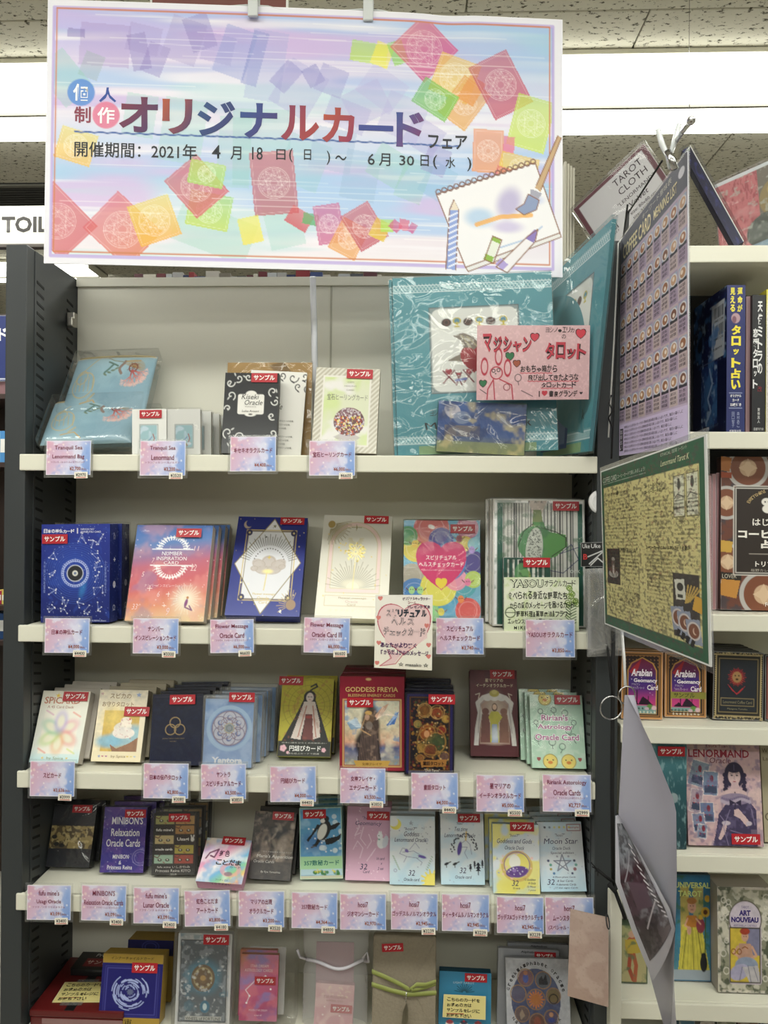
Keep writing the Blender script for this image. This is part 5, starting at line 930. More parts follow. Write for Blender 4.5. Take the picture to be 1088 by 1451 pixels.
# ------------------------------------------------------------------ the banner
def card(p, cx, cy, w, h, rot, c, c2=None, a=.75, deco=True):
    p.rr(cx, cy, w, h, rot, c, a)
    if c2:
        r = math.radians(rot); t = np.clip(((p.X-cx)*-math.sin(r)+(p.Y-cy)*math.cos(r))/h+.5, 0, 1); m = np.clip(1, 0, 1)
        u = np.abs((p.X-cx)*math.cos(r)+(p.Y-cy)*math.sin(r)) < w/2; v = np.abs(-(p.X-cx)*math.sin(r)+(p.Y-cy)*math.cos(r)) < h/2; p.mix((u & v)*t*a*.8, c2)
    if deco:
        r = min(w, h)*.36; p.rg(cx, cy, r, .5, 0xFFFFFF, .38).rg(cx, cy, r*.9, .3, 0xFFFFFF, .3)
        for k in range(2):
            for q0 in (0, 45): p.ln([(cx+r*.9*math.cos(math.radians(q0+60*k+rot+120*i)), cy+r*.9*math.sin(math.radians(q0+60*k+rot+120*i))) for i in range(4)], .2, 0xFFFFFF, .3)
        p.ln([(cx+r*.9*math.cos(math.radians(rot+150*i)), cy+r*.9*math.sin(math.radians(rot+150*i))) for i in range(13)], .2, 0xFFFFFF, .28)
        C_, S_ = math.cos(math.radians(rot)), math.sin(math.radians(rot)); ww, hh = w/2-3, h/2-3; p.ln([(cx+x*C_-y*S_, cy+x*S_+y*C_) for x, y in ((-ww, -hh), (ww, -hh), (ww, hh), (-ww, hh), (-ww, -hh))], .2, 0xFFFFFF, .28)
def a_banner(p, W, H):
    p.rc(0, 0, W, H, 0xECEBF4, r=0); i0, i1, j0, j1 = 10, W-14, 12, H-13
    base = p.C.copy()
    p.g([(0, 0xC9B4E4), (.12, 0xC0BCEC), (.26, 0xE2D6EC), (.42, 0xE8E2F0), (.55, 0xC4D4EE), (.66, 0xA9CCE8), (.76, 0xD8E0F0), (.88, 0xEAE2EC), (1, 0xF0ECF0)])
    p.nz(60, 3, 0xA9C8EE, .5, .7, .8, sx=.12).nz(46, 7, 0xD7B8E4, .55, .75, .7, sx=.15).nz(26, 9, 0xF2EEF6, .55, .75, .8, sx=.08).nz(30, 5, 0xB6DCE0, .6, .8, .5, sx=.12).nz(8, 12, 0xF4F2FA, .62, .78, .5, sx=.03)
    p.el(W-60, 60, 190, 60, 0x9CC8E8, .55, 0, .9).el(W*.55, 70, 200, 30, 0xC9AEE0, .4, 0, .9)
    V = 0x8E86D0
    for cx, cy, w_, h_, r_, c, a in ((80, 62, 70, 60, 3, 0xA487C8, .4), (40, 46, 24, 12, 3, 0x7A68B8, .5), (62, 92, 28, 36, 20, 0x9CB0B8, .45), (128, 70, 26, 52, -12, 0x7F70BE, .45), (150, 80, 30, 44, 20, 0x8878C4, .45), (134, 52, 46, 40, 12, 0xA090CC, .35), (190, 52, 50, 62, 18, 0xA89CD0, .4), (212, 40, 36, 50, -20, 0x8A7EC6, .45), (238, 62, 44, 40, 12, 0x9A8ED0, .35), (262, 66, 46, 70, 18, 0x8C9AD8, .45), (290, 74, 22, 78, 14, 0x7682CC, .5), (306, 84, 50, 100, 8, 0x9CA8DC, .35), (334, 98, 28, 42, 40, 0x8A86CC, .5), (372, 96, 24, 28, -30, 0x7A78C4, .5), (398, 102, 40, 40, 20, 0x8C88CE, .4), (352, 116, 60, 70, 30, 0xA4A0D8, .35), (420, 150, 60, 40, 20, 0x9C98D4, .35), (448, 132, 60, 50, -28, 0xB0AADC, .4), (500, 150, 60, 60, 20, 0xAEA8DC, .35), (470, 110, 60, 50, 35, 0xB8B2E0, .35), (530, 176, 50, 44, 30, 0xA8A2DA, .4), (24, 110, 50, 70, -40, 0x8CCBBE, .4), (130, 160, 44, 60, 8, 0x9CCFC8, .4), (190, 180, 60, 90, 8, 0x9CCFC4, .35), (262, 208, 46, 100, 3, 0x9CCCC8, .4), (300, 200, 80, 110, 0, 0x94C8C4, .35), (360, 220, 60, 70, 20, 0x96C6D0, .4), (400, 200, 60, 60, 10, 0xA0B8D8, .4), (440, 236, 50, 70, 10, 0x90B4D4, .35), (480, 220, 50, 50, 30, 0x98CCC0, .4), (515, 240, 40, 60, 20, 0x8CC4B4, .35), (550, 240, 40, 50, 30, 0x88B8D8, .35), (235, 322, 110, 60, 20, 0x9FD0C0, .4), (330, 300, 50, 84, -14, 0xA8D4CC, .45), (548, 210, 34, 40, 20, 0x9080C8, .4)):
        p.rr(cx, cy, w_, h_, r_, c, a)
    for a in ((18, 312, 70, 88, -45, 0xD86A66, 0xD06878), (108, 322, 72, 84, -48, 0xD8646C, 0xE08A50), (152, 308, 60, 60, -20, 0xE8D450, 0xF0A040), (228, 292, 60, 50, 10, 0x9AD060, 0xD8E060), (42, 206, 52, 46, 16, 0xE8D860, 0xF0B860), (210, 258, 60, 70, -42, 0xC85A5C, 0xD86878), (318, 250, 62, 90, -6, 0xC8626C, 0xB07080), (224, 240, 50, 34, 10, 0xB8D860, 0xA0D070), (286, 318, 30, 38, -14, 0xE8E448, 0xF0E060), (354, 300, 34, 26, 30, 0xD85A5C, 0xC84A60), (370, 300, 22, 16, 10, 0x4CA868, 0x60B070), (396, 306, 38, 56, -10, 0xC85A90, 0xD0709C), (424, 326, 42, 50, 26, 0xE89A50, 0xE8B060), (446, 308, 46, 58, -32, 0xC8585C, 0xC05070), (468, 312, 24, 28, 25, 0xE0B840, 0xE8D048), (478, 306, 18, 18, 0, 0xA8D850, 0xB8E060), (490, 306, 16, 14, 40, 0xC84A7C, 0xD05A8C), (502, 304, 14, 16, 10, 0xD85A78, 0xE06A88), (514, 308, 10, 14, 30, 0xC0508C, 0xD0609C), (451, 60, 52, 30, 8, 0xA8D458, 0xC8E060), (470, 62, 26, 34, 20, 0xE8E048, 0xF0E860), (492, 58, 22, 34, -20, 0x8CCB58, 0x9CD460), (530, 50, 70, 70, -45, 0xD85A6C, 0xC848A0), (574, 90, 60, 60, 20, 0xE8C458, 0xF0D060), (588, 126, 48, 66, 36, 0xE0A048, 0xE8B868), (598, 108, 26, 38, 30, 0xE09048, 0xE8A050), (546, 122, 42, 56, -60, 0x68B84C, 0x8CCB50), (640, 98, 62, 84, -28, 0xC05060, 0xC85878), (684, 152, 56, 76, 14, 0xC0DC50, 0xD8E868), (622, 194, 44, 62, 2, 0xE89458, 0xE8A878), (652, 184, 16, 24, 4, 0xE06A8C, 0xE880A0), (666, 216, 56, 36, 12, 0xE8C440, 0xE8D458), (650, 240, 40, 44, 14, 0xD8606C, 0xE07070)):
        card(p, a[0], a[1], a[2], a[3], a[4], a[5], a[6], .7, a[2]*a[3] > 1600)
    for k in range(46):
        R = random.Random(k); y = R.uniform(18, 120) if k % 2 else R.uniform(200, 330); x = R.uniform(8, W-200); p.ln([(x, y), (x+R.uniform(60, 240), y+R.uniform(0, 3))], R.uniform(.4, 1), 0xFFFFFF, .35)
    m = (p.X < i0) | (p.X > i1) | (p.Y < j0) | (p.Y > j1); p.C[m] = base[m]
    p.fr(i0-1, j0-1, i1, j1+2, 0xB9A4E0, 4, .8).fr(i0+3, j0, i1-5, j1-4, 0xD08050, 1.6)
    # sketchbook, brush and pens
    sk = [(548, 262), (700, 206), (730, 322), (592, 388)]; sk = [(548, 258), (690, 208), (726, 308), (590, 362)]
    O = 0x8A5A3C; p.pg([(548, 258), (590, 362), (594, 368), (728, 314), (726, 308)], 0xE8E6E6).pg(sk, 0xF2F1F4).ln(sk+[sk[0]], 1.2, O).ln([(590, 362), (594, 368), (728, 314), (726, 308)], 1, O)
    p.el(652, 268, 16, 22, 0xA79AD0, .7, 20, .5).el(610, 290, 20, 13, 0x9CC4E8, .7, 0, .5).ln([(606, 300), (640, 288), (684, 284)], 6, 0xF0B040, .85).el(650, 302, 20, 8, 0xB8A8DC, .6, 0, .6).el(690, 262, 12, 6, 0xB8C4EC, .6, 0, .7).ln([(640, 332), (680, 318), (700, 300)], 2, 0xA8C0E0, .8)
    for k in range(17): x, y = 551+8.5*k, 255-3*k; p.rg(x, y, 3.6, 1.3, 0x7A5248)
    p.pg([(690, 244), (698, 250), (728, 170), (722, 168)], 0xC8A880).ln([(692, 240), (723, 168)], 1, O).ln([(699, 246), (728, 171)], 1, O).pg([(684, 246), (700, 252), (694, 262), (682, 256)], 0xA8A8B8).pg([(680, 254), (696, 262), (692, 276), (674, 284), (662, 276), (674, 268)], 0x8C9CC0).ln([(680, 254), (696, 262), (692, 276), (674, 284), (662, 276), (674, 268), (680, 254)], 1, O)
    p.pg([(573, 268), (580, 280), (576, 366), (562, 365), (567, 280)], 0x8FA4DC).ln([(573, 266), (580, 280), (576, 366)], 1.2, O).ln([(573, 266), (567, 280), (562, 365)], 1.2, O)
    for k in range(10): p.ln([(566, 290+8*k), (578, 284+8*k)], 2, 0xE8ECFA)
    p.pg([(568, 280), (580, 280), (574, 266)], 0xE8DCC8)
    p.rr(628, 336, 13, 36, 20, 0xE8ECE0).rr(623, 348, 13, 9, 20, 0x90B848).rr(634, 321, 13, 7, 20, 0x90B848).ln([(629, 316), (617, 350), (630, 355), (642, 321), (629, 316)], 1.2, O)
    p.pg([(634, 360), (680, 314), (690, 322), (650, 368)], 0xF0ECF0).pg([(676, 318), (690, 304), (694, 308), (688, 324)], 0x8C7AC0).rr(642, 356, 14, 12, 40, 0xB0A0D8).ln([(634, 360), (680, 314), (694, 304), (690, 322), (650, 368), (634, 360)], 1.2, O)
    # lettering
    p.el(48, 130, 19, c=0x5B8FD8, a=.95).el(83, 161, 19, c=0xE07C9C, a=.95)
    p.t('個', 37, 118, 60, 142, 0xFFFFFF, .02).t('人', 73, 122, 97, 143, 0x2A4A9C, .02).t('制', 39, 150, 62, 173, 0x8C3A50, .02).t('作', 71, 150, 95, 173, 0xFFFFFF, .02)
    cs = [(0x7A2038, 0x3A2A60), (0xB05028, 0x1E2460), (0x1E4A80, 0x2A2668), (0x18488C, 0x40206C), (0x7A2450, 0xA83A30), (0xB04A24, 0x8C2050), (0x3A3A78, 0x2A4A88), (0x2A4A90, 0x7A2A60)]; xs = [(101, 155), (161, 203), (210, 263), (270, 322), (327, 381), (385, 431), (437, 486), (490, 530)]
    for i, (ch, (x0, x1)) in enumerate(zip('オリジナルカード', xs)):
        yb = 137+i*1.2-2*0
        if ch == 'ー': p.rc(x0, yb+20, x1, yb+26, 0x34408C).t('一', x0, yb+19, x1, yb+27, 0x34408C, .04)
        else: p.t(ch, x0, yb-3, x1, yb+47, cs[i][0], .030, c2=cs[i][1], res=3)
    p.t('フェア', 536, 173, 592, 193, 0x22242C, .02)
    p.ln([(40+k*9, 185+(k % 2)*1.2+.012*k*9*.4) for k in range(61)], 2, 0x3C5FA4).t('開催期間：2021年', 40, 199, 210, 221, 0x20242C, .008)
    for tx, a, b, y, hh in (('4', 231, 243, 199, 19), ('月', 257, 272, 200, 19), ('18', 287, 302, 200, 18), ('日', 321, 334, 202, 15), ('(', 339, 344, 200, 20), ('日', 360, 370, 201, 15), (')', 392, 397, 202, 20), ('～', 404, 420, 208, 7), ('6', 450, 460, 204, 16), ('月', 466, 482, 203, 18), ('30', 495, 516, 205, 14), ('日', 525, 537, 203, 16), ('(', 543, 549, 202, 20), ('水', 561, 575, 204, 16), (')', 592, 598, 204, 20)): p.t(tx, a, y, b, y+hh, 0x20242C, .006)
bA, bB, bC, bD = atY(68, -1, -.012), atY(797, 28, .055), atY(797, 393, .055), atY(62, 373, -.012)
bul = lambda u, v: .006*np.sin(np.pi*u)*0+(-.004)*np.exp(-((u-.77)/.04)**2)*(1-v)+.003*np.sin(np.pi*u)
ban = panel_thing('banner', 'wide white-edged fair banner with pastel card artwork above the bookcase', 'banner', bA, bB, bC, bD, .0025, a_banner, 730, 372, 0xE4E4EA, .78, None, bulge=bul, printm='matt_print')
CL = MATS['clear_plastic']
for i, (x, y) in enumerate(((360, 12), (522, 18))):
    c0 = atY(x, y+6, .012+.02*i); r = thing('banner_clip', ('clear plastic clip gripping the banner top near its middle', 'clear plastic clip gripping the banner top, right-hand one')[i], 'clip', loc=c0, group='clear banner clips')
    PLM = mat('frosted_plastic', 0xD4D8D8, .15, var=.02)
    box('clip_jaw', -.008, .008, -.012, -.006, -.012, .034, PLM, r, .002); box('clip_jaw', -.008, .008, .004, .009, -.012, .034, PLM, r, .002); box('clip_spring', -.006, .006, -.007, .005, .006, .014, CHR, r, .001)
    tube('hanging_rod', [(-.045, .002, .012), (-.012, -.002, .011), (.022, .002, .011), (.045, .004, .005)], .0013, PLM, r); tube('hook', [(0, 0, .03), (0, 0, .10)], .0012, PLM, r)
r = thing('hanging_sign', 'dark red sign board hanging behind the banner top edge', 'sign', loc=atY(310, 16, .10)); box('sign_board', -.115, .115, 0, .006, 0, .2, mat('sign_maroon', 0x74403A, .5), r, .002); box('sign_edge', -.118, -.115, -.001, .007, 0, .2, WH, r); box('sign_edge', .115, .118, -.001, .007, 0, .2, WH, r)

# ------------------------------------------------------------------ bottom shelf
RB = 1459
r, = [thing('card_box', 'large dark red box lying flat at the left end of the bottom shelf', 'card box', loc=(0, 0, 0))]
c0 = atY(42, 1431, .012); r.location = (c0.x+.001, .012, ZS[4]+.0006); hb = c0.z-ZS[4]
box('box_body', 0, .150, 0, .150, 0, hb*.55, mat('red_lacquer', 0x5E1A1A, .3, var=.08), r, .002); box('box_lid', -.001, .151, -.001, .151, hb*.55+.0005, hb, mat('red_lacquer', 0), r, .002); box('ribbon', .055, .070, .0, .15, hb, hb+.0008, BLK, r)
box('label_plate', .02, .15, -.002, -.0012, .004, hb*.5, mat('pink_grey', 0x8C6A68, .5), r)
def a_blk(p, W, H): p.rc(0, 0, W, H, 0x121214).t('Produced by', 14, 3, 44, 9, 0xC8C8C8, sh=.1).rc(8, 10, 36, 22, 0x7C1C24).t('サンプル', 10, 13, 34, 19, 0xE0C8C0, .02)
r = thing('card_box', 'flat black box with a red sample sticker, lying on the back of the red box', 'card box', Matrix.Translation((c0.x+.025, .105, ZS[4]+hb+.0012)))
box('box_body', 0, .105, 0, .052, 0, .012, BLK, r, .001); p = P(50, 26, 0); a_blk(p, 50, 26); p.build('cover_print', lambda u, v, l: np.stack([u*.105, (1-v)*.052, np.full_like(u, .012+l)], -1), 'gloss_print', r)
def note(p, W, H):
    p.rc(0, 0, W, H, 0xDDD08A)
    for i, tx in enumerate(('こちらのカードを', 'お求めの方は', 'サンプルをレジに', 'お持ち下さい')): p.t(tx, 5, 4+i*H/4.4, 5+len(tx)*6.1, 4+i*H/4.4+H/6.6, 0x1E1A14, jit=.6, bold=.02)
    p.ln([(6, 4+3.1*H/4.4), (30, 4+3.0*H/4.4)], .8, 0xB03028)
r = thing('paper_note', 'yellow handwritten note taped flat on the dark red box', 'note', Matrix.Translation((c0.x+.028, .030, ZS[4]+hb+.0012)) @ Matrix.Rotation(.06, 4, 'Z'))
box('note_paper', 0, .078, 0, .055, 0, .0005, mat('yellow_paper', 0xDDD08A, .7), r); p = P(62, 44, q=1.2); note(p, 62, 44); p.build('note_writing', lambda u, v, l: np.stack([u*.078, (1-v)*.055, np.full_like(u, .0005+l)], -1), 'matt_print', r); box('tape', .015, .05, -.008, .006, .0005, .0010, MATS['clear_plastic'], r); box('tape', .02, .055, .05, .062, .0005, .0010, MATS['clear_plastic'], r)
def a_gold(p, W, H):
    p.g([(0, 0x181664), (1, 0x1C1A6A)]).rc(0, 0, W, 14, 0xA88A38).t('インナーチャイルドカード', 12, 4, 74, 9, 0x2A2410, sh=.2).fr(8, 22, W-8, 92, 0x4A4A94, .8).fr(5, 19, W-5, 95, 0x3A3A84, .6); cx, cy = 43, 58; R = random.Random(3)
    for k in range(60):
        r_ = R.uniform(7, 27); a = R.uniform(0, 6.28); d = R.uniform(.3, .9); p.ln([(cx+r_*math.cos(a+d*i/4), cy+r_*1.05*math.sin(a+d*i/4)) for i in range(5)], 1, 0xA8B4E0)
    p.st(cx, cy, 6, 0x606888, 8, .6).rc(0, 97, W, H, 0xA88A38).t('宇宙', 26, 99, 48, 107, 0x1A1810)
gb = stock('card_box', 'bright blue box with gold top band and whirling white strokes, on the bottom shelf', ((147, 1351), (232, 1353), (226, RB), (138, RB)), ZS[4], .030, a_gold, 0xA08436, (8, 16), (62, 20), Y=.012)
stock('card_box', 'dark navy and gold box standing behind the bright blue and gold box', ((180, 1330), (248, 1334), (242, RB), (176, RB)), ZS[4], .040, lambda p, W, H: p.g([(0, 0x17184A), (.25, 0x15163C), (.26, 0x9C8038), (1, 0x8C7232)]).rg(W/2, 14, 12, .8, 0x3A3C7A).rg(W/2, 14, 8, .8, 0x3A3C7A), 0x8C7232, (6, 10), None, Y=.072)
def a_wof(p, W, H):
    p.rc(0, 0, W, H, 0xC4C4C4).rc(5, 10, W-6, H-6, 0x59616A).nz(7, 3, 0x9CA4AC, .5, .65, .55, o=3).nz(18, 8, 0x3F7890, .62, .75, .5).el(40, 64, 23, 26, 0x3E7C94, .8, 0, .3).el(38, 66, 17, 20, 0x6A5438).rg(38, 66, 13, 1.6, 0xA08C60, .9, 15).el(38, 68, 5, 6, 0xA88048)
    for k in range(8): q = k*.785; p.el(38+11*math.cos(q), 66+13*math.sin(q), 2, c=0xC8C0A0)
    p.nz(6, 11, 0xD4D8DC, .66, .75, .6).el(38, 66, 10, 12, 0x6A5034, .8, 0, .3).el(38, 66, 4, c=0xB08C50).el(42, 108, 7, 9, 0x2E6E8C).el(42, 108, 3, 5, 0xC8DCE0).fr(5, 10, W-6, H-6, 0x30343A, 1).rc(0, 0, 3, H, 0xD8D8D8).rc(W-3, 0, W, H, 0xD8D8D8).rc(14, 122, 66, 128, 0xC0C0BC).t('WHEEL of FORTUNE', 15, 123, 65, 127.5, 0x202428)
stock('card_pack', 'silver-edged card pack with a teal and bronze wheel picture, on the bottom shelf', ((251, 1322), (331, 1324), (325, RB), (247, RB)), ZS[4], .016, a_wof, 0xB8B8B8, (8, 16), (56, 7), Y=.020, case=('clear_plastic', .006), printm='foil_print', cat='card pack')
def a_starc(p, W, H):
    p.g([(0, 0xC88058), (.25, 0xC07890), (.5, 0xC86088), (.75, 0xB85078), (1, 0x9080B8)], 70).nz(20, 3, 0x8888C8, .55, .75, .7).nz(16, 6, 0xD87888, .5, .7, .7).t('STAR DREAM', 14, 14, 40, 18, 0xE8D0D0).t('ASTROLOGY CARDS', 6, 20, 46, 24, 0xE8D0D0).t('MOON STAR DREAM', 14, 76, 40, 79, 0xE8D0D8).t('card', 22, 83, 32, 85.5, 0xE8D0D8)
    p.ln([(10, 68), (14, 58), (8, 50), (22, 36), (36, 30), (42, 34)], .7, 0xF0E0E8); [p.el(x, y, 1.3, c=0xFFFFFF) for x, y in ((10, 68), (14, 58), (22, 36), (36, 30), (42, 34), (44, 48))]
stock('card_sheet', 'plain white backing card standing behind the pink and orange star cards', ((349, 1340), (411, 1343), (402, 1443), (350, 1443)), ZS[4]+.010, .003, lambda p, W, H: p.g([(0, 0xB8B8B8), (1, 0xC4C4C2)]), 0xB8B8B8, (8, 14), None, Y=.042, cat='card')
stock('card_pack', 'pink and orange star astrology cards inside a clear bag, on the bottom shelf', ((344, 1352), (393, 1353), (392, 1446), (338, 1444)), ZS[4]+.010, .010, a_starc, 0xA8684C, (8, 14), (36, 36), Y=.022, behind=1, step=.008, shift=-.003, blabel='pink and orange star cards', cat='card pack', sc=.82)
r = thing('plastic_bag', 'large clear plastic bag around the pink and orange star cards', 'plastic bag', frame(((333, 1318), (418, 1320), (412, RB), (333, RB)), ZS[4], .045, (4, 8), 0, .012)[0]); box('bag_film', -.052, .050, 0, .045, 0, .162, MATS['crumpled_film'], r, .008)
def a_pinkc(p, W, H):
    p.g([(0, 0xD8A8A8), (1, 0xC88C98)]).nz(14, 3, 0xE0B8B8, .5, .7, .8).dots(26, 3, 1.6, 0xE8C8B8, (8, 4, 50, 18)).t('STAR MOONDREAM', 12, 17, 44, 21, 0x9C5A60).t('NUMERAL CARD', 16, 23, 40, 26, 0x9C5A60); [p.el(x, y, 1.2, c=0xF4E4E4) for x, y in ((14, 34), (12, 46), (36, 46), (44, 32))]
stock('card_pack', 'pale pink cards inside a white drawstring organza bag, on the bottom shelf', ((448, 1395), (503, 1396), (499, RB), (444, RB)), ZS[4], .012, a_pinkc, 0xB88890, (4, 8), (38, 35), Y=.026, cat='card pack', sc=.82)
stock('card_sheet', 'tall dusty pink card standing inside the organza bag behind the pale pink cards', ((448, 1335), (502, 1336), (500, RB), (446, RB)), ZS[4], .004, lambda p, W, H: p.g([(0, 0xA8808C), (1, 0xB89098)]), 0xA8808C, (4, 5), None, Y=.042, cat='card')
M = frame(((428, 1322), (520, 1322), (516, RB), (428, RB)), ZS[4], .05, (3, 7), 0, .012)[0]
r = thing('organza_bag', 'white sheer organza drawstring bag holding the pale pink cards', 'bag', M); w_ = .104
for nm, sg in (('bag_front', -1), ('bag_back', 1)):
    V = []; F = []
    for i in range(17):
        v = i/16; z = .158*v; pin = 1-.10*math.exp(-((v-.62)/.05)**2); fl_ = 1+.10*max(0, v-.66)
        for j in range(21):
            u = j/20; V.append(((u-.5)*w_*pin*fl_, .026+sg*(.022*math.sin(math.pi*u)**.6*pin+.003*math.sin(u*40)*max(0, v-.5)), z+.006*math.sin(u*17)*(v > .95)))
    F = [(i*21+j, i*21+j+1, (i+1)*21+j+1, (i+1)*21+j) for i in range(16) for j in range(20)]; mesh_obj(nm, V, F, MATS['organza'], r, True)
tube('drawstring', [((u-.5)*w_*.96, .026-.024*math.sin(math.pi*u)**.6, .099+.004*math.sin(u*8)) for u in np.linspace(0, 1, 20)], .0026, mat('white_ribbon', 0xC8C4CC, .5), r)
tube('drawstring', [(-.046, .02, .100), (-.056, .01, .108), (-.060, .006, .121)], .002, mat('white_ribbon', 0), r); tube('drawstring', [(.046, .02, .100), (.054, .006, .106), (.052, .004, .122), (.045, .008, .110)], .002, mat('white_ribbon', 0), r)
M, w, h, th, b = frame(((527, 1326), (620, 1327), (617, RB), (526, RB)), ZS[4], .020, (4, 8), 0, .016)
LIN = mat('linen_cloth', 0x8C8270, .85, var=.14, scale=220, bump=.6); r = thing('linen_wrap', 'beige linen-wrapped card bundle tied with green ribbon and a metal feather charm', 'card bundle', M)
box('cloth_body', -w/2, w/2, 0, .020, 0, h, LIN, r, .005, seg=3)
mesh_obj('cloth_flap', [(w/2-.001, -.0012, h-.004), (.012, -.0016, .070), (w/2-.001, -.0012, .004), (w/2-.001, .0004, h-.004), (.012, .0002, .070), (w/2-.001, .0004, .004)], [(0, 1, 2), (5, 4, 3), (0, 3, 4, 1), (1, 4, 5, 2)], LIN, r)
RIB = mat('green_ribbon', 0x90984E, .5)
def strap(pts, wd, name='ribbon'):
    V = []; n_ = len(pts)
    for x, y, z in pts: V += [(x, y, z-wd/2), (x, y, z+wd/2), (x, y+.0006, z+wd/2), (x, y+.0006, z-wd/2)]
    F = []
    for i in range(n_-1):
        for k in range(4): F.append((i*4+k, i*4+(k+1) % 4, i*4+4+(k+1) % 4, i*4+4+k))
    return mesh_obj(name, V, F, RIB, r, True)
strap([(-w/2-.001, -.001, .071), (-.02, -.004, .064), (.006, -.006, .060), (.03, -.004, .061), (w/2+.001, -.001, .062)], .007)
strap([(-w/2-.001, -.001, .090), (-.03, -.005, .084), (-.006, -.007, .075), (.008, -.008, .068)], .007)
strap([(.008, -.006, .066), (.020, -.010, .077), (.034, -.008, .076), (w/2, -.002, .079)], .006); strap([(w/2, -.001, .075), (.03, -.006, .070), (.012, -.008, .067)], .005)
tube('charm_link', [(.004, -.008, .064), (.003, -.008, .050)], .0007, CHR, r)
V = [(.004, -.0095, .050), (-.001, -.009, .036), (-.003, -.009, .018), (.002, -.0095, .008), (.007, -.009, .024), (.007, -.009, .040), (.003, -.0115, .030), (.002, -.007, .030)]
mesh_obj('feather_charm', V, [(i, (i+1) % 6, 6) for i in range(6)]+[((i+1) % 6, i, 7) for i in range(6)], mat('aged_silver', 0x8A8474, .35, metal=1), r)
s_ = sticker(r, w, h, 29, 16, 92, 133, .82, 4)
def a_bluen(p, W, H):
    p.g([(0, 0x3B86AC), (1, 0x2F7C9E)]).t('LIGHT TAROT', 20, 14, 50, 17, 0xB8D0DC).rays(36, 30, 3, 14, 11, 0x1C4C5C, .8, 1, 190, 350)
    for x, c in ((16, 0x9C3C48), (36, 0x3A3A50), (56, 0x8C4048)):
        for y in (38, 74): p.el(x, y+2, 6, 4, 0xD8D0C8).el(x, y-1, 5, 3, c).el(x, y-3, 1.4, c=0xC03038)
stock('card_box', 'teal-blue box with little cupcake drawings behind a yellow note, on the bottom shelf', ((625, 1376), (694, 1380), (695, RB), (621, RB)), ZS[4], .018, a_bluen, 0x1E5068, (8, 14), (52, 7), Y=.034, sc=.85)
A, B, C, D = [atY(x, y, .0265) for x, y in ((629, 1414), (689, 1417), (688, 1447), (627, 1443))]
A, B, C, D = [Vector((k.x, .030+.0, k.z)) for k in (A, B, C, D)]; A.y += .006; B.y += .006
panel_thing('paper_note', 'yellow handwritten note taped on the teal-blue cupcake box', 'note', A, B, C, D, .0005, note, 62, 32, 0xDDD08A, 1.6)
def a_grk(p, W, H):
    p.g([(0, 0xC4C6CC), (1, 0xB8BAC2)]).el(42, 54, 35, 41, 0x4A5578).nz(4, 3, 0x3A4468, .5, .7, .5)
    m = ((p.X-42)/35)**2+((p.Y-54)/41)**2 > 1; p.C[m] = lin(0xC2C4CA)
    p.tex(.2, 4, 2)
    for x, y, r, c in ((28, 25, 11, 0x7C5A60), (53, 28, 11, 0x5A6068), (17, 46, 11, 0x5A5870), (67, 48, 10, 0x7A6A48), (22, 72, 10, 0x6A5A58), (63, 76, 10, 0x5A5068), (43, 82, 11, 0x6A4A40), (42, 53, 13, 0x5A5C78)): p.rg(x, y, r, .9, 0x9C7848).el(x, y, r-1.2, c=c)
    p.el(28, 26, 4, 6, 0x4A5CA0).el(28, 19, 3, c=0xB07858).pg([(47, 34), (47, 26), (51, 22), (53, 27), (57, 20), (60, 34)], 0x20242C).rays(42, 53, 6, 11, 16, 0xC87838, 1.8).el(42, 53, 7, c=0xB0703A).rg(67, 52, 6, 1, 0x202020).el(63, 72, 3, c=0xC08C68).el(63, 79, 5, 3, 0x3A4890).el(43, 82, 5, 7, 0x8C5040).pg([(18, 72), (22, 66), (26, 74), (20, 80)], 0x9C8A78)
    for i, ch in enumerate('Greek-Alphabet Oracle'):
        a = math.radians(-163+i*7.3)
        if ch.strip(): p.t(ch, 42+41*math.cos(a)-1.8, 54+48*math.sin(a)-2.2, 42+41*math.cos(a)+1.8, 54+48*math.sin(a)+2.2, 0x26262C, .02, math.degrees(a)+90)
    for i, ch in enumerate('Natsumi MASUDA'[::-1]):
        a = math.radians(38+i*8)
        if ch.strip(): p.t(ch, 42+41*math.cos(a)-1.8, 52+42*math.sin(a)-2, 42+41*math.cos(a)+1.8, 52+42*math.sin(a)+2, 0x26262C, .02, math.degrees(a)-90)
stock('card_pack', 'white card pack with a dark oval of Greek picture medallions, front one of three', ((718, 1357), (803, 1360), (809, RB+3), (719, RB+2)), ZS[4], .008, a_grk, 0xAEB0B6, (5, 12), None, Y=.016, film='crumpled_film', cat='card pack')
def a_grb(p, W, H): p.g([(0, 0xA8AAB0), (1, 0x94969C)]).t('Alphabet', 32, 2, 56, 6, 0x2A2A30, .02)
stock('card_pack', 'white card pack showing a red sticker directly behind the oval medallion pack', ((707, 1347), (791, 1345), (790, RB), (704, RB)), ZS[4], .008, a_grb, 0x9A9CA2, (4, 8), (66, 7), Y=.044, cat='card pack', film='clear_film', sc=.82)
stock('card_pack', 'white card pack at the very back, rearmost of the medallion packs', ((720, 1336), (805, 1340), (804, RB), (718, RB)), ZS[4], .008, a_grb, 0x8C8E94, (3, 6), None, Y=.075, cat='card pack', film='clear_film')
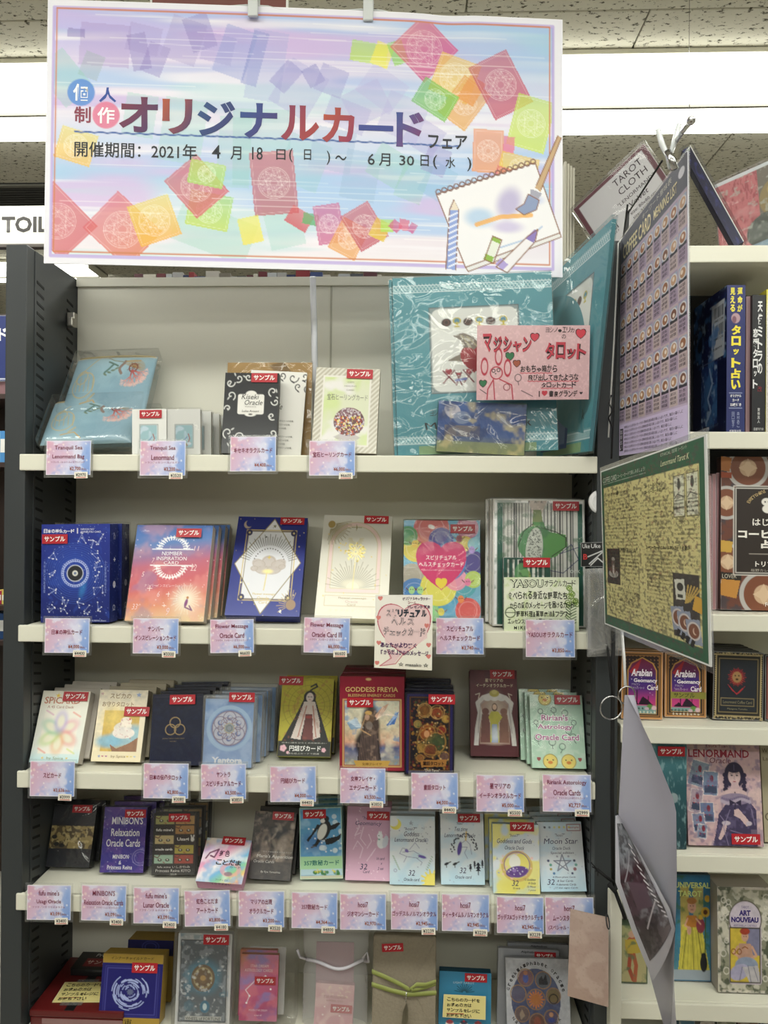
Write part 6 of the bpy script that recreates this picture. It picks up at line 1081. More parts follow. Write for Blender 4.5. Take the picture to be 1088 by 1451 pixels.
# ------------------------------------------------------------------ hanging posters between the two bookcases
def a_list(p, W, H):
    p.g([(0, 0xB4A6BA), (.75, 0xB8A4B8), (1, 0xC4B8D8)]).rc(0, 0, W, 60, 0x5A5C68).t('キーワード意味表', 90, 8, 190, 20, 0xC8C4B8).t('COFFEE CARD', 12, 24, 122, 56, 0xE4D8B0, .02).t('MEANING LIST', 132, 30, 206, 50, 0xE4D8B0, .015).el(218, 24, 9, c=0xD8D8E0)
    R = random.Random(7); cw = W/9
    for j in range(6):
        y = 64+j*62
        for i in range(9):
            x = i*cw; p.rc(x+1, y, x+cw-1, y+60, (0xBEACAE, 0xA896AC)[(i+j) % 2]).rc(x+2, y+3, x+cw-2, y+30, 0x9CA8C0)
            p.rc(x+2, y+25, x+cw-2, y+31, 0x2A2A34).el(x+cw/2, y+15, 10, 11, 0xD8D4D4).el(x+cw/2, y+15, 8, 9, R.choice([0x9C6848, 0xB08460, 0x7A4C38, 0xC09878])).el(x+cw/2+R.uniform(-3, 3), y+15+R.uniform(-3, 3), 3.4, 4, 0xE0D0C0)
            for k in range(3): p.t(R.choice(['決断 変化', '幸運 金運', '手紙 知識', '旅行・勇気', '友情 信頼', '注意 停止']), x+4, y+34+k*8, x+cw-5, y+40+k*8, 0x2A2430, res=1)
    p.rc(0, H-72, W, H, 0xCDBEE0)
    for k in range(7): p.t('珈琲占いとは手元のカードから意味を読み取る楽しい占いです。毎日の暮らしに', 24, H-66+k*9, W-12-(k % 3)*16, H-60+k*9, 0x2C2438, res=1)
    p.rc(4, H-62, 18, H-10, 0x2A2430).vtext('珈琲占い', 11, H-60, H-12, 10, 0xE0D8E8)
A, B, C, D = atD(880, 340, 1.215), atD(974, 214, .935), atD(975, 632, .935), atD(877, 646, 1.215)
pl = panel_thing('hanging_poster', 'lilac hanging poster with rows of small coffee cup pictures and a dark title band', 'poster', A, B, C, D, .0012, a_list, 234, 510, 0xD8D8DE, .72, 'laminate', .005, printm='matt_print')
def a_cof(p, W, H):
    p.rc(0, 0, W, H, 0x2C5A40).nz(9, 4, 0x386A4C, .6, .8, .5).rc(16, 58, W-18, H-34, 0xCDC489).t('COFFEE CARD', 14, 26, 86, 42, 0xC8D0C0).t('コーヒーカードで楽しみましょう!', 90, 28, 210, 40, 0xC8D0C0).ln([(14, 46), (210, 46)], 1, 0xC8D0C0).t('ETHICAL 珈琲 ｼｰｸﾚｯﾄ', 268, 8, 350, 18, 0xB0BCA8).t('Lenormand Tarot K', 268, 28, 356, 42, 0xD8D8B0, sh=.2)
    def para(x0, x1, y0, n, s, c=0x55503A, step=10.0):
        R = random.Random(n*7+int(x0))
        for k in range(n): p.t(s[k % len(s)], x0+(4 if k == 0 else 0), y0+k*step, x1-(0 if k < n-1 else R.uniform(10, 40)), y0+k*step+5.4, c, res=1)
    S = ['最初、カードの絵柄にあらわれる新しい意味を', 'ルノルマンカードの起源になった遊びとは、', 'さまざまな形のコーヒー占いと出会った時代', 'カップの底に残る模様を読み解くゲームで、', 'すでに親しまれていた絵柄と言葉を集めて', 'カードを使った占いとして知られています。']
    T = ['ヨーロッパで人気となったコーヒー', '占いですが、何時でもお湯がないと', 'カップの中で形を見るのは大変で', 'ありません。そのため、コーヒーを', '飲まなくても占いができるように、', 'シンボルの意味を32枚のカードに']
    p.t('ルノルマンカードの起源「コーヒーパック」', 24, 78, 146, 88, 0x26241A, .015); para(24, 176, 98, 22, S); p.t('コーヒー占いから', 206, 78, 264, 88, 0x26241A, .02).t('コーヒーカード占いへ', 206, 94, 282, 104, 0x26241A, .02); para(208, 300, 114, 24, T)
    for x in (306, 345): p.fr(x, 74, x+34, 172, 0x3A4038, 1.4).rc(x+2, 76, x+32, 170, 0xCFCFB8).el(x+17, 96, 5, 12, 0x4A4C44).el(x+17, 84, 3, c=0x4A4C44).ln([(x+3, 128), (x+12, 118), (x+31, 126)], 2, 0x5A5C50).rc(x+3, 132, x+31, 134, 0x6A6C60); para(306, 338, 138, 3, ['絵柄の説明文'], 0x4A4A40); para(346, 378, 138, 3, ['鍵とその意味'], 0x4A4A40)
    para(308, 380, 180, 6, ['モノ乗物図案に似た絵画カード', 'でした。お互いセットの中間で', '登場します。飲み物付のカード'])
    p.t('最初のコーヒー占い', 96, 250, 170, 259, 0x26241A, .02); para(98, 178, 268, 15, ['エスプレッソ占いの', 'トルココーヒーは、', 'カップの底に粉が残'])
    p.rc(24, 252, 90, 362, 0x2A2024).el(56, 330, 24, 12, 0x9C9894).el(54, 318, 16, 12, 0x5A3C34).rc(48, 282, 64, 326, 0x6A5450).el(56, 284, 9, 5, 0xC0B8B0).rc(52, 300, 60, 330, 0xD0C8C4, .7).nz(6, 3, 0x7A2438, .65, .8, .5); 
    para(24, 178, 374, 10, S)
    p.t('コーヒーカードとルノルマンカードの違い', 206, 240, 352, 251, 0x26241A, .02); para(208, 380, 262, 4, ['「コーヒーカード」は18世紀、そして後年に誕生した「ルノルマンカ', 'ード」はさらに細かい点が特徴となっています。シンボルの多くは', '共通していますが、全く同じではありません。']); para(208, 292, 304, 18, T)
    x0, y0, x1, y1 = 298, 306, W-24, H-42
    p.rc(x0, y0, x1, y1, 0x34302E).nz(7, 8, 0x4A4440, .5, .7, .6); m = (p.X < 16) | (p.X > W-18) | (p.Y > H-34)
    p.rr(320, 344, 30, 48, -6, 0xC8C8BC).el(320, 338, 10, c=0x30302C).rc(312, 356, 328, 364, 0x30302C)
    for k in range(5): p.rr(340+k*6, 352, 4, 46, 12+k*8, 0xB89A50)
    p.rr(372, 372, 26, 34, 14, 0xC89A38)
    for x, y in ((312, 412), (332, 420), (358, 434)): p.rr(x, y+2, 40, 56, -8, 0x8C94A8); p.el(x, y, 19, 21, 0xC8C0BC).el(x, y, 15, 17, 0x7A4C38).el(x+3, y, 6, 8, 0xD0B8A4).el(x+6, y-2, 6, 8, 0x7A4C38)
    for k in range(4): p.rr(312+k*14, 448+k*5, 10, 18, 20, 0x101010)
    p.C[(p.X > W-18)] = lin(0x2C5A40); p.fr(1, 1, W-1, H-1, 0xDADBD8, 5)
A, B, C, D = atD(851, 668, 1.165), atD(1000, 615, .775), atD(1007, 945, .775), atD(857, 884, 1.165)
panel_thing('hanging_poster', 'green-bordered laminated poster with yellow text panel and coffee pictures, jutting toward the viewer', 'poster', A, B, C, D, .0012, a_cof, 400, 500, 0xE0E0DE, .62, 'laminate', .006, printm='matt_print')
def ruled(name, Ls, Rs, dl, dr, n, m, parent, t=.0008, k=10, bow=0.0):
    def samp(P_, v):
        x = v*(len(P_)-1); i = min(int(x), len(P_)-2); f = x-i; return P_[i][0]*(1-f)+P_[i+1][0]*f, P_[i][1]*(1-f)+P_[i+1][1]*f
    V = []; F = []; o = parent.location
    for s_ in (0, t):
        for i in range(n+1):
            v = i/n; lx, ly = samp(Ls, v); rx, ry = samp(Rs, v); a = atD(lx, ly, dl(v)); b = atD(rx, ry, dr(v))
            for j in range(k+1):
                u = j/k; q = a.lerp(b, u); q = q+Vector((bow*math.sin(math.pi*u), s_, 0)); V.append(tuple(q-o))
    N = (n+1)*(k+1)
    for i in range(n):
        for j in range(k):
            a = i*(k+1)+j; F += [(a, a+1, a+k+2, a+k+1), (N+a, N+a+k+1, N+a+k+2, N+a+1)]
    return mesh_obj(name, V, F, m, parent, True)
r = thing('hanging_poster', 'grey-white back of a twisted laminated sheet hanging from a ring beside the post', 'poster', loc=atD(886, 985, 1.12))
SH = mat('sheet_back', 0xA9A7B4, .35, var=.05, scale=9)
gm = ruled('sheet', [(885, 985), (880, 1080), (876, 1165), (892, 1270), (912, 1350), (945, 1470)], [(889, 985), (922, 1052), (958, 1142), (959, 1250), (956, 1340), (950, 1470)], lambda v: 1.12+.03*v, lambda v: 1.12-.16*min(1, v*1.6), 24, SH, r, bow=.012)
# folded picture sheet in front of it
r = thing('hanging_poster', 'dark photo poster with white margin folded up in front of the grey sheet back', 'poster', loc=atD(873, 1160, 1.12))
Lp = [(872, 1156), (872, 1200), (872, 1250), (895, 1318), (925, 1390)]; Rp = [(874, 1155), (903, 1203), (932, 1256), (949, 1288), (957, 1316)]
dl = lambda v: 1.125-.06*v; dr = lambda v: 1.12-.17*v
ruled('sheet', Lp, Rp, dl, dr, 16, mat('sheet_front', 0xB4B3BC, .3), r, bow=.004)
ins = lambda P_, Q_, f: [(a[0]*(1-f)+b[0]*f, a[1]*(1-f)+b[1]*f) for a, b in zip(P_, Q_)]
def pm():
    p = P(50, 120, 0x3A2A30); p.g([(0, 0x4C4A50), (.25, 0x7C8088), (.4, 0x3A1C26), (.62, 0x4A3440), (.75, 0x3A3034), (1, 0x6C6468)], 80).nz(9, 3, 0x94969C, .55, .75, .5).nz(5, 8, 0x1C1418, .5, .7, .7)
    for k in range(12): p.ln([(28+k*1.6, 22+7*k), (34+k*1.4, 26+7*k)], 1.5, 0xD0CCD0)
    p.rc(10, 60, 34, 84, 0x55404C).ln([(14, 100), (40, 80)], 1, 0xC0B8BC).ln([(6, 60), (22, 30)], .8, 0xA09CA4); return p
p = pm(); o = r.location
def pf(u, v, l):
    out = []
    def samp(P_, v):
        x = v*(len(P_)-1); i = min(int(x), len(P_)-2); f = x-i; return P_[i][0]*(1-f)+P_[i+1][0]*f, P_[i][1]*(1-f)+P_[i+1][1]*f
    for a, b in zip(u, v):
        vv = .06+.86*b; uu = .10+.78*a; A_ = atD(*samp(Lp, vv), dl(vv)-.0015); B_ = atD(*samp(Rp, vv), dr(vv)-.0015); q = A_.lerp(B_, uu); out.append((q.x-o.x+.004*math.sin(math.pi*uu), q.y-o.y-l, q.z-o.z))
    return np.array(out)
p.build('poster_print', pf, 'gloss_print', r)
# wire rods, clip and rings
r = thing('poster_rack', 'black wire rack and chrome clip bar carrying the lilac picture list', 'rack', loc=atD(870, 640, 1.2)); o = r.location
def rt(name, pts, rad, m, cl=False): return tube(name, [tuple(atD(*q)-o) for q in pts], rad, m, r, closed=cl)
rt('rod', [(889, 290, 1.214), (880, 360, 1.214), (873, 480, 1.214), (868, 600, 1.214), (866, 650, 1.214)], .0016, BLK)
rt('rod', [(938, 228, 1.05), (903, 282, 1.15), (891, 300, 1.22)], .0014, BLK); rt('rod', [(896, 318, 1.214), (876, 345, 1.214), (870, 480, 1.214), (862, 620, 1.214)], .0014, WH)
slab('rack_board', *[atD(*q)-o for q in ((888, 300, 1.219), (892, 296, 1.219), (875, 648, 1.219), (862, 648, 1.219))], .002, BLK, r, CP-atD(880, 400, 1.214))
rt('clip_bar', [(979, 172, .88), (966, 188, .90), (955, 204, .93), (948, 216, .96)], .0028, CHR)
s_ = [atD(979, 171, .88)-o]; bm = bmesh.new(); bmesh.ops.create_uvsphere(bm, u_segments=12, v_segments=8, radius=.005, matrix=Matrix.Translation(s_[0])); me = bpy.data.meshes.new('bar_knob'); bm.to_mesh(me); bm.free(); me.materials.append(CHR); link('bar_knob', me, r)
rt('hook', [(866, 560, 1.2), (863, 572, 1.195), (868, 582, 1.195), (862, 592, 1.2), (866, 604, 1.2)], .0012, BLK)
r = thing('poster_clip', 'clear plastic clip gripping the top corner of the lilac picture list', 'clip', loc=atD(950, 225, .925)); o = r.location
PLM = MATS['frosted_plastic'] if 'frosted_plastic' in MATS else WH
for q in ([(932, 183, .93), (938, 205, .93), (946, 222, .928), (952, 238, .925)], [(962, 176, .92), (956, 200, .922), (950, 218, .925), (956, 240, .925)]):
    tube('clip_jaw', [tuple(atD(*k)-o) for k in q], [.003, .0035, .003, .005], PLM, r)
tube('clip_jaw', [tuple(atD(*k)-o) for k in [(945, 214, .92), (952, 228, .918), (955, 240, .918)]], [.004, .005, .004], CHR, r)
tube('hanging_wire', [atD(977, -30, .90), atD(976, 90, .89), atD(977, 170, .88)], .0004, CHR); tag(bpy.data.objects['hanging_wire'], 'very thin wire running up from the chrome clip bar to the ceiling', 'wire')
for nm, lb, x, y, d, rad in (('key_ring', 'chrome binder ring on the black cord, left one of two', 866, 1003, 1.13, .0165), ('key_ring', 'chrome binder ring at the tip of the grey sheet back', 888, 985, 1.13, .0125)):
    c0 = atD(x, y, d); o = tube(nm, [c0+Vector((math.cos(q)*rad, .25*rad*math.cos(q), math.sin(q)*rad)) for q in np.linspace(0, 6.283, 22)[:-1]], .0011, CHR, None, closed=True); tag(o, lb, 'ring', 'chrome binder rings')
r = thing('cord', 'black fabric cord hanging down the grey post, knotted near its lower end', 'cord', loc=atD(868, 1260, 1.175)); o = r.location
BC = mat('black_cord', 0x0C0C0E, .8)
for q, rad in (([(856, 880, 1.19), (862, 930, 1.18), (868, 985, 1.17)], .002), ([(869, 880, 1.18), (868, 1000, 1.175), (867, 1120, 1.175), (869, 1262, 1.175)], .0032), ([(869, 1250, 1.17), (858, 1242, 1.17), (846, 1232, 1.17)], .0024), ([(869, 1256, 1.168), (876, 1275, 1.165), (886, 1302, 1.16)], .0028), ([(863, 1252, 1.165), (870, 1262, 1.162), (875, 1252, 1.165)], .0045)):
    tube('strand', [tuple(atD(*k)-o) for k in q], rad, BC, r)
for k in range(6): a = atD(847, 1233, 1.17)-o; b = atD(837+k*2, 1222+k*3.2+(k % 2)*3, 1.17)-o; tube('fray', [tuple(a), tuple(b)], .0008, BC, r)
o = tube('zip_tie', [atD(881, 893, 1.165), atD(884, 930, 1.16), atD(886, 972, 1.145)], .0022, mat('white_plastic', 0xE0E0E0, .3)); tag(o, 'white plastic tie running from under the green poster to the chrome ring', 'tie')
c0 = atD(851, 711, 1.222); bm = bmesh.new(); bmesh.ops.create_cone(bm, cap_ends=True, segments=36, radius1=.0185, radius2=.0185, depth=.010, matrix=Matrix.Rotation(math.pi/2, 4, 'X')); bmesh.ops.bevel(bm, geom=[e for e in bm.edges if len(e.link_faces) == 2 and e.calc_face_angle() > 1], offset=.002, segments=2, affect='EDGES')
me = bpy.data.meshes.new('magnet'); bm.to_mesh(me); bm.free(); me.materials.append(mat('white_plastic', 0)); o = link('round_magnet', me); o.location = c0; tag(o, 'round white magnet half hidden behind the green poster edge', 'magnet')
tube('raised_ring', [(math.cos(q)*.013, -.0052, math.sin(q)*.013) for q in np.linspace(0, 6.283, 24)[:-1]], .0006, mat('white_plastic', 0), o, closed=True)
# hanging sleeves behind the green poster
def a_uke(p, W, H): p.rc(0, 0, W, H, 0x121214).t('Uke', 2, 2, 12, 8, 0xD8D8D8).t('Uke B', 14, 2, 34, 8, 0xD8D8D8).t('B', 3, 16, 9, 24, 0xB03030, .03).ln([(10, 20), (30, 12)], 1, 0xC8C8C8).ln([(12, 30), (30, 14)], 1, 0xC8C8C8).ln([(14, 32), (24, 22), (34, 30)], 1, 0xC8C8C8)
A, B, C, D = [atD(x, y, 1.20) for x, y in ((823, 769), (862, 768), (860, 803), (823, 803))]
panel_thing('package_header', 'small black header card with white lettering left of the green poster', 'label card', A, B, C, D, .001, a_uke, 38, 34, 0x121214, 1.4)
r = thing('plastic_sleeve', 'stack of empty clear sleeves hanging behind the green poster, by the post', 'plastic sleeve', loc=atD(836, 922, 1.185)); o = r.location
for k in range(4):
    A, B, C, D = [atD(x, y, 1.175+.006*k)-o for x, y in ((836-3*k, 806), (884, 804), (884, 905+8*k), (838-2*k, 922+3*k))]; slab('sleeve', A, B, C, D, .001, MATS['milky_plastic' if k else 'crumpled_film'], r)
box('sleeve_fill', 0, .045, .012, .018, .0, .115, mat('grey_paper', 0x9C9CA4, .5), r, .002)
r = thing('board_post', 'upright white board edge in front of the lower end of the grey post', 'board', loc=atY(872, 1470, -.045)); box('board_edge', -.0085, .0085, 0, .02, 0, .212, IV, r, .0015); box('board_panel', -.004, .004, .02, .036, 0, .205, IV, r, .001)
A, B, C, D = atD(808, 1288, 1.16), atD(862, 1300, 1.150), atD(862, 1427, 1.150), atD(804, 1411, 1.16)
r = panel_thing('paper_card', 'blank crinkled beige-pink paper card hanging beside the white board edge', 'paper card', A, B, C, D, .0008, lambda p, W, H: p.g([(0, 0xBBA398), (1, 0xB49A8C)]).nz(20, 3, 0xC8B2A6, .5, .7, .7).nz(3, 7, 0xA88E80, .55, .8, .4), 56, 124, 0xA89484, .8)
o2 = tube('key_ring', [atD(861, 1306, 1.145)+Vector((math.cos(q)*.002, math.sin(q)*.006, math.sin(q)*.008)) for q in np.linspace(0, 6.28, 16)[:-1]], .0009, BLK, None, closed=True); tag(o2, 'small dark ring holding the beige-pink paper card at its right corner', 'ring')

# ------------------------------------------------------------------ right bookcase stock
def upright_book(name, label, px0, px1, ytop, zs, y0, depth, col, spine, W, H, side=None, group=None):
    a = atY(px0, ytop, y0); b = atY(px1, ytop, y0); w = b.x-a.x; h = a.z-zs; r = thing(name, label, 'book', loc=(a.x, y0, zs), group=group)
    m = mat('cover_%06x' % col, col, .4); box('front_cover', 0, .0018, 0, depth, 0, h, m, r, .0004); box('back_cover', w-.0018, w, 0, depth, 0, h, m, r, .0004); box('spine', .0002, w-.0002, 0, .0018, 0, h, m, r, .0004); box('page_block', .0018, w-.0018, .002, depth-.003, .003, h-.003, mat('page_paper', 0xD8D0BC, .7), r)
    p = P(W, H, col, 1.1 if px0 > 1000 else .3); spine(p, W, H); p.build('spine_print', lambda u, v, l: np.stack([u*w, np.full_like(u, -l), (1-v)*h], -1), 'gloss_print', r)
    if side: p = P(150, 208, col, .6); side(p, 150, 208); p.build('side_print', lambda u, v, l: np.stack([np.full_like(u, -l), depth*(1-u), (1-v)*h], -1), 'gloss_print', r)
    return r
def sp1(p, W, H):
    p.g([(0, 0x1A2566), (1, 0x1C2862)]).vtext('運命が', 17.5, 3, 38, 7, 0xE8DC50, .04).vtext('見える', 7.5, 3, 38, 7, 0xE8DC50, .04).el(12, 46, 6, 7, 0xB09098).el(10, 48, 3, 5, 0x7A5060).vtext('タロット占い', 12.5, 55, 146, 13, 0xF0E040, .05)
    p.t('オリジナル', 5, 152, 20, 156, 0xF0F0F0, .03).t('カード', 8, 158, 17, 162, 0xF0F0F0, .03).t('22枚付き', 5, 164, 20, 168.5, 0xF0F0F0, .03).vtext('森村あこ', 16, 176, 198, 3.6, 0x9CA4C8).vtext('田口智子', 9, 176, 198, 3.6, 0x9CA4C8).t('成美堂出版', 4, 201, 20, 205, 0xE0E0E8).ln([(4, 150), (21, 150)], .6, 0x9CA4C8).ln([(4, 171), (21, 171)], .6, 0x9CA4C8)
def sd1(p, W, H):
    p.g([(0, 0x121A4C), (1, 0x0F163E)]).rc(86, 16, 142, 96, 0xC4C8D0)
    R = random.Random(3)
    for y in (22, 48):
        x = 98
        while x < 138: w_ = R.uniform(.8, 2.4); p.rc(x, y, x+w_, y+16, 0x20242C); x += w_+R.uniform(1, 2.4)
        p.t('9784415 312446', 98, y+18, 138, y+22, 0x30343C, res=1)
    p.t('定価 本体1700円+税', 92, 80, 132, 84, 0x30343C, res=1).rc(40, 100, 112, 190, 0x1E3A78).nz(16, 3, 0x4A7CB8, .5, .7, .8).nz(9, 7, 0xA8C0DC, .62, .8, .8).ln([(78, 108), (90, 130), (70, 150), (84, 170), (64, 184)], 5, 0x9CB4D8).fr(36, 97, 114, 193, 0x6A7090, .8)
    m = (p.X < 40) | (p.X > 112); q = (p.Y > 100) & (p.Y < 190) & m; p.C[q] = lin(0x11183F)
upright_book('divination_book', 'thick dark blue book with yellow vertical Japanese spine lettering on the right shelf', 1030, 1056, 404, ZR[1]+.0006, .022, .145, 0x1A2350, sp1, 25, 206, sd1)
upright_book('divination_book', 'slim dusty pink book between the dark blue and black books', 1057, 1065, 420, ZR[1]+.0006, .030, .13, 0x8C6A70, lambda p, W, H: p.rc(0, 0, W, H, 0x9A7C80), 8, 190)
def sp2(p, W, H): p.g([(0, 0x16181C), (1, 0x1A1C22)]).vtext('天使ミトラの', 12.5, 8, 112, 8, 0xE4E4E4, .03).vtext('恋愛タロット', 5, 46, 132, 8, 0xE4E4E4, .03).t('改', 9, 128, 16, 136, 0x8C2430).vtext('東條真人', 11, 158, 180, 4, 0xE0E0E0).t('国書刊行会', 3, 186, 19, 190, 0xC8C8C8)
upright_book('divination_book', 'black book with white vertical lettering at the right edge of the upper right shelf', 1066, 1085, 418, ZR[1]+.0006, .022, .14, 0x16181C, sp2, 22, 194)
upright_book('divination_book', 'book with a yellow spine, cut off by the right picture edge', 1086, 1102, 410, ZR[1]+.0006, .020, .14, 0xC8BC40, lambda p, W, H: p.g([(0, 0xD8D040), (.2, 0xE0E0D8), (1, 0xC8C4B8)]), 16, 200)
for i in range(5): upright_book('divination_book', ['worn navy book', 'maroon book', 'olive book', 'grey book', 'black book'][i]+' in the shadow behind the lilac list on the upper right shelf', 893+i*17, 908+i*17, 430+7*(i % 3), ZR[1]+.0006, .05, .11, (0x1E2A4A, 0x5A2028, 0x4A4C30, 0x50545C, 0x1A1A1C)[i], lambda p, W, H: p.rc(4, 20, 11, 120, 0x9C9888, .6), 15, 180)
def cvf(p, W, H):
    p.rc(0, 0, W, H, 0x6A4034).nz(12, 3, 0x3A3C44, .5, .7, .8)
    for x, y, r in ((38, 16, 30), (8, 66, 24), (60, 195, 34), (10, 150, 26), (128, 30, 26), (136, 180, 30)): p.el(x, y, r, c=0xB8B4B0).el(x, y, r*.82, c=0x7C4A34).el(x, y, r*.4, c=0xD0B090, a=.9).st(x, y, r*.45, 0xD8BC9C, 4, .5)
    p.rr(2, 10, 24, 20, 10, 0xB07038).rr(0, 26, 30, 8, 4, 0xA04828).rr(12, 186, 26, 26, 12, 0xC08840).rr(6, 128, 20, 16, 6, 0xC8A048).rr(12, 170, 34, 10, 4, 0x28241F).t('LOVER', 2, 167, 22, 173, 0xC8C0B0).rr(90, 6, 30, 20, 30, 0x484C58)
    p.rc(18, 42, 146, 168, 0x2E2622, r=8).fr(21, 45, 143, 165, 0xC8C4BC, 1).fr(18, 42, 146, 168, 0xD8D4CC, 1)
    for i, ch in enumerate('Everything is in a coffee cup'):
        a = math.radians(-160+i*4.7)
        if ch.strip(): p.t(ch, 82+46*math.cos(a)-1.5, 74+28*math.sin(a)-2.4, 82+46*math.cos(a)+1.5, 74+28*math.sin(a)+2.4, 0xC0A878, 0, math.degrees(a)+90)
    p.el(66, 74, 8, 6, 0xE8E4DC).el(64, 64, 7, 5.5, 0xE8E4DC).el(62, 64, 1.2, c=0x2E2622).el(67, 64, 1.2, c=0x2E2622)
    p.t('はじめての', 44, 88, 106, 98, 0xF0ECE4, .02).t('コーヒーカード', 24, 104, 132, 116, 0xF0ECE4, .05).t('占い', 56, 118, 86, 130, 0xF0ECE4, .05).ln([(40, 138), (122, 138)], .7, 0xA8A098).t('トリプルK', 48, 148, 90, 156, 0xF0ECE4, .03).t('FOR YOU', 62, 206, 90, 212, 0xF0ECE4, .02).t('桜野カレン 監修', 42, 159, 86, 163, 0xB8B0A4)
stock('coffee_book', 'brown coffee cup book with a dark ornamental title plate, on the right bookcase', ((1022, 649), (1180, 648), (1180, 866), (1022, 866)), ZR[2], .018, cvf, 0x4A3430, (2, 5), None, Y=.030, cat='book')
for k in range(3): stock('coffee_book', 'thin dusty pink book edge beside the coffee cup book, '+['leftmost', 'middle', 'right-hand'][k]+' of three', ((1003+6*k, 674-2*k), (1008+6*k, 674-2*k), (1008+6*k, 866), (1003+6*k, 866)), ZR[2], .10, lambda p, W, H: p.rc(0, 0, W, H, 0xA87C80), 0xA07478, (0, .5), None, Y=.035+.004*k, cat='book')
def a_arab(note_=False):
    def f(p, W, H):
        p.rc(0, 0, W, H, 0xC08A50).rc(3, 3, W-3, H-3, 0x2A1C1E).fr(5, 5, W-5, H-5, 0xA87840, 1); 
        for x in range(6, int(W)-4, 5):
            for y in range(6, 24, 5): p.st(x, y, 1.4, 0x9C7048, 4)
        arch = [(9, H-8), (9, 26), (14, 16), (W/2, 8), (W-14, 16), (W-9, 26), (W-9, H-8)]; sub = p.C.copy(); p.g([(0, 0x7A1830), (.3, 0x5A2050), (.42, 0x3A2A78), (.55, 0x5A2C80), (.75, 0xC03C80), (1, 0xD05890)])
        ins_ = np.zeros(p.X.shape, bool)
        for i in range(len(arch)):
            x0, y0 = arch[i]; x1, y1 = arch[(i+1) % len(arch)]
            if y0 != y1: ins_ ^= ((y0 > p.Y) != (y1 > p.Y)) & (p.X < (x1-x0)*(p.Y-y0)/(y1-y0)+x0)
        p.C[~ins_] = sub[~ins_]; p.ln(arch+[arch[0]], 1, 0xC89850).pg([(10, 28), (28, 10), (20, 34)], 0xA02430)
        p.pg([(12, 74), (20, 68), (24, 73), (30, 62), (36, 66), (42, 72), (46, 74)], 0x221024).ln([(22, 73), (22, 54)], 1, 0x221024).ln([(38, 72), (38, 62)], .8, 0x221024).rc(9, 75, W-9, H-8, 0x7CA09C)
        for x in range(10, int(W)-9, 5): p.st(x, 79, 2.2, 0x23443C, 4).st(x+2, 84, 2, 0xD8D8C8, 4)
        p.el(40, 76, 4, 3, 0x5C8C40).el(46, 78, 3.4, 3, 0xD8B8C0).el(36, 79, 3, 2, 0xC8B0C0).dots(14, 4, .6, 0xF0D8F0, (12, 20, W-12, 66))
        p.t('Arabian', 14, 24, 43, 34, 0xF0E8F0, .03, sh=.1).t('Geomancy', 17, 37, 50, 44, 0xF0E8F0, .03).t('アラビアン', 14, 44, 26, 47, 0xD8D0D8).t('Card', 36, 46, 51, 53, 0xF0E8F0, .03).t('ジオマンシーカード', 14, 49, 32, 52, 0xD8D0D8)
        if note_: p.rc(8, 54, W, 63, 0x8C8A3C).t('サンプル', 12, 55, 42, 61, 0x201820, jit=.8)
    return f
stock('card_box', 'gold-framed pink sunset mosque box, left one of two on the right bookcase', ((881, 924), (939, 924), (938, 1018), (880, 1018)), ZR[3], .018, a_arab(), 0xA87844, (2, 6), None, Y=.030, behind=1, step=.022)
stock('card_box', 'gold-framed mosque box with an olive tape strip, right one of two', ((942, 924), (1000, 926), (1000, 1015), (942, 1012)), ZR[3], .018, a_arab(True), 0xA87844, (3, 8), None, Y=.045)
def a_lion(p, W, H):
    p.rc(0, 0, W, H, 0x1A1A1C).fr(4, 4, W-4, H-5, 0xA8966A, 1.4).fr(8, 9, W-8, H-10, 0x8C7C58, .7).rc(10, 11, W-10, H-12, 0x222830).dots(70, 3, .9, 0xB8A678, (1, 1, W, 4)).dots(70, 5, .9, 0xB8A678, (1, H-5, W, H))
    for k in range(30): p.el(3, 4+3*k, .9, c=0xB8A678).el(W-3, 4+3*k, .9, c=0xB8A678)
    p.el(33, 34, 9, 11, 0x6A1C24).rays(33, 34, 6, 12.5, 26, 0x84262C, .8).rays(33, 35, 5, 9, 18, 0xA8503A, .5).el(33, 34, 6.5, 7.5, 0x9C7A50).el(30.5, 32, 1, c=0x201810).el(35.5, 32, 1, c=0x201810).el(33, 37, 2, 1.4, 0x402818).pg([(20, 44), (33, 56), (46, 44), (40, 52), (33, 58), (26, 52)], 0xA82C34).t('Lenormand Coffee Card', 14, 66, 54, 70, 0x8C8468).fr(11, 63, 57, 73, 0x8C7C58, .6).t('Miyagawa Tomoko', 20, 76, 48, 79, 0x8C8468)
stock('card_box', 'black gold-filigree box with a red lion crest, on the right bookcase', ((1012, 926), (1081, 924), (1080, 1020), (1010, 1014)), ZR[3], .016, a_lion, 0x141416, (2, 8), None, Y=.034, behind=4, step=.018, blabel='black filigree lion box', skip=('cover_print',))
stock('card_box', 'dark box cut off by the right picture edge beside the red lion box', ((1085, 930), (1140, 930), (1140, 1020), (1084, 1020)), ZR[3], .02, lambda p, W, H: p.rc(0, 0, W, H, 0x2A2224).fr(3, 3, W, H-3, 0x8C5048, 1.4), 0x1A1618, (2, 5), None, Y=.034)
def a_teal(p, W, H): p.g([(0, 0x4C8088), (.4, 0x2C5860), (1, 0x1E3C44)]).nz(8, 3, 0x86A8AC, .55, .75, .7, sx=3).t('E', 22, 80, 28, 88, 0xB8C4C4).t('LO', 24, 94, 34, 102, 0xB8C4C4).el(32, 75, 6, 7, 0x8C9CA0)
stock('card_box', 'dark teal misty box with a red sample sticker beside the portrait box', ((922, 1054), (973, 1054), (972, 1199), (922, 1199)), ZR[4], .03, a_teal, 0x1E4048, (1, 4), (28, 10), Y=.012)
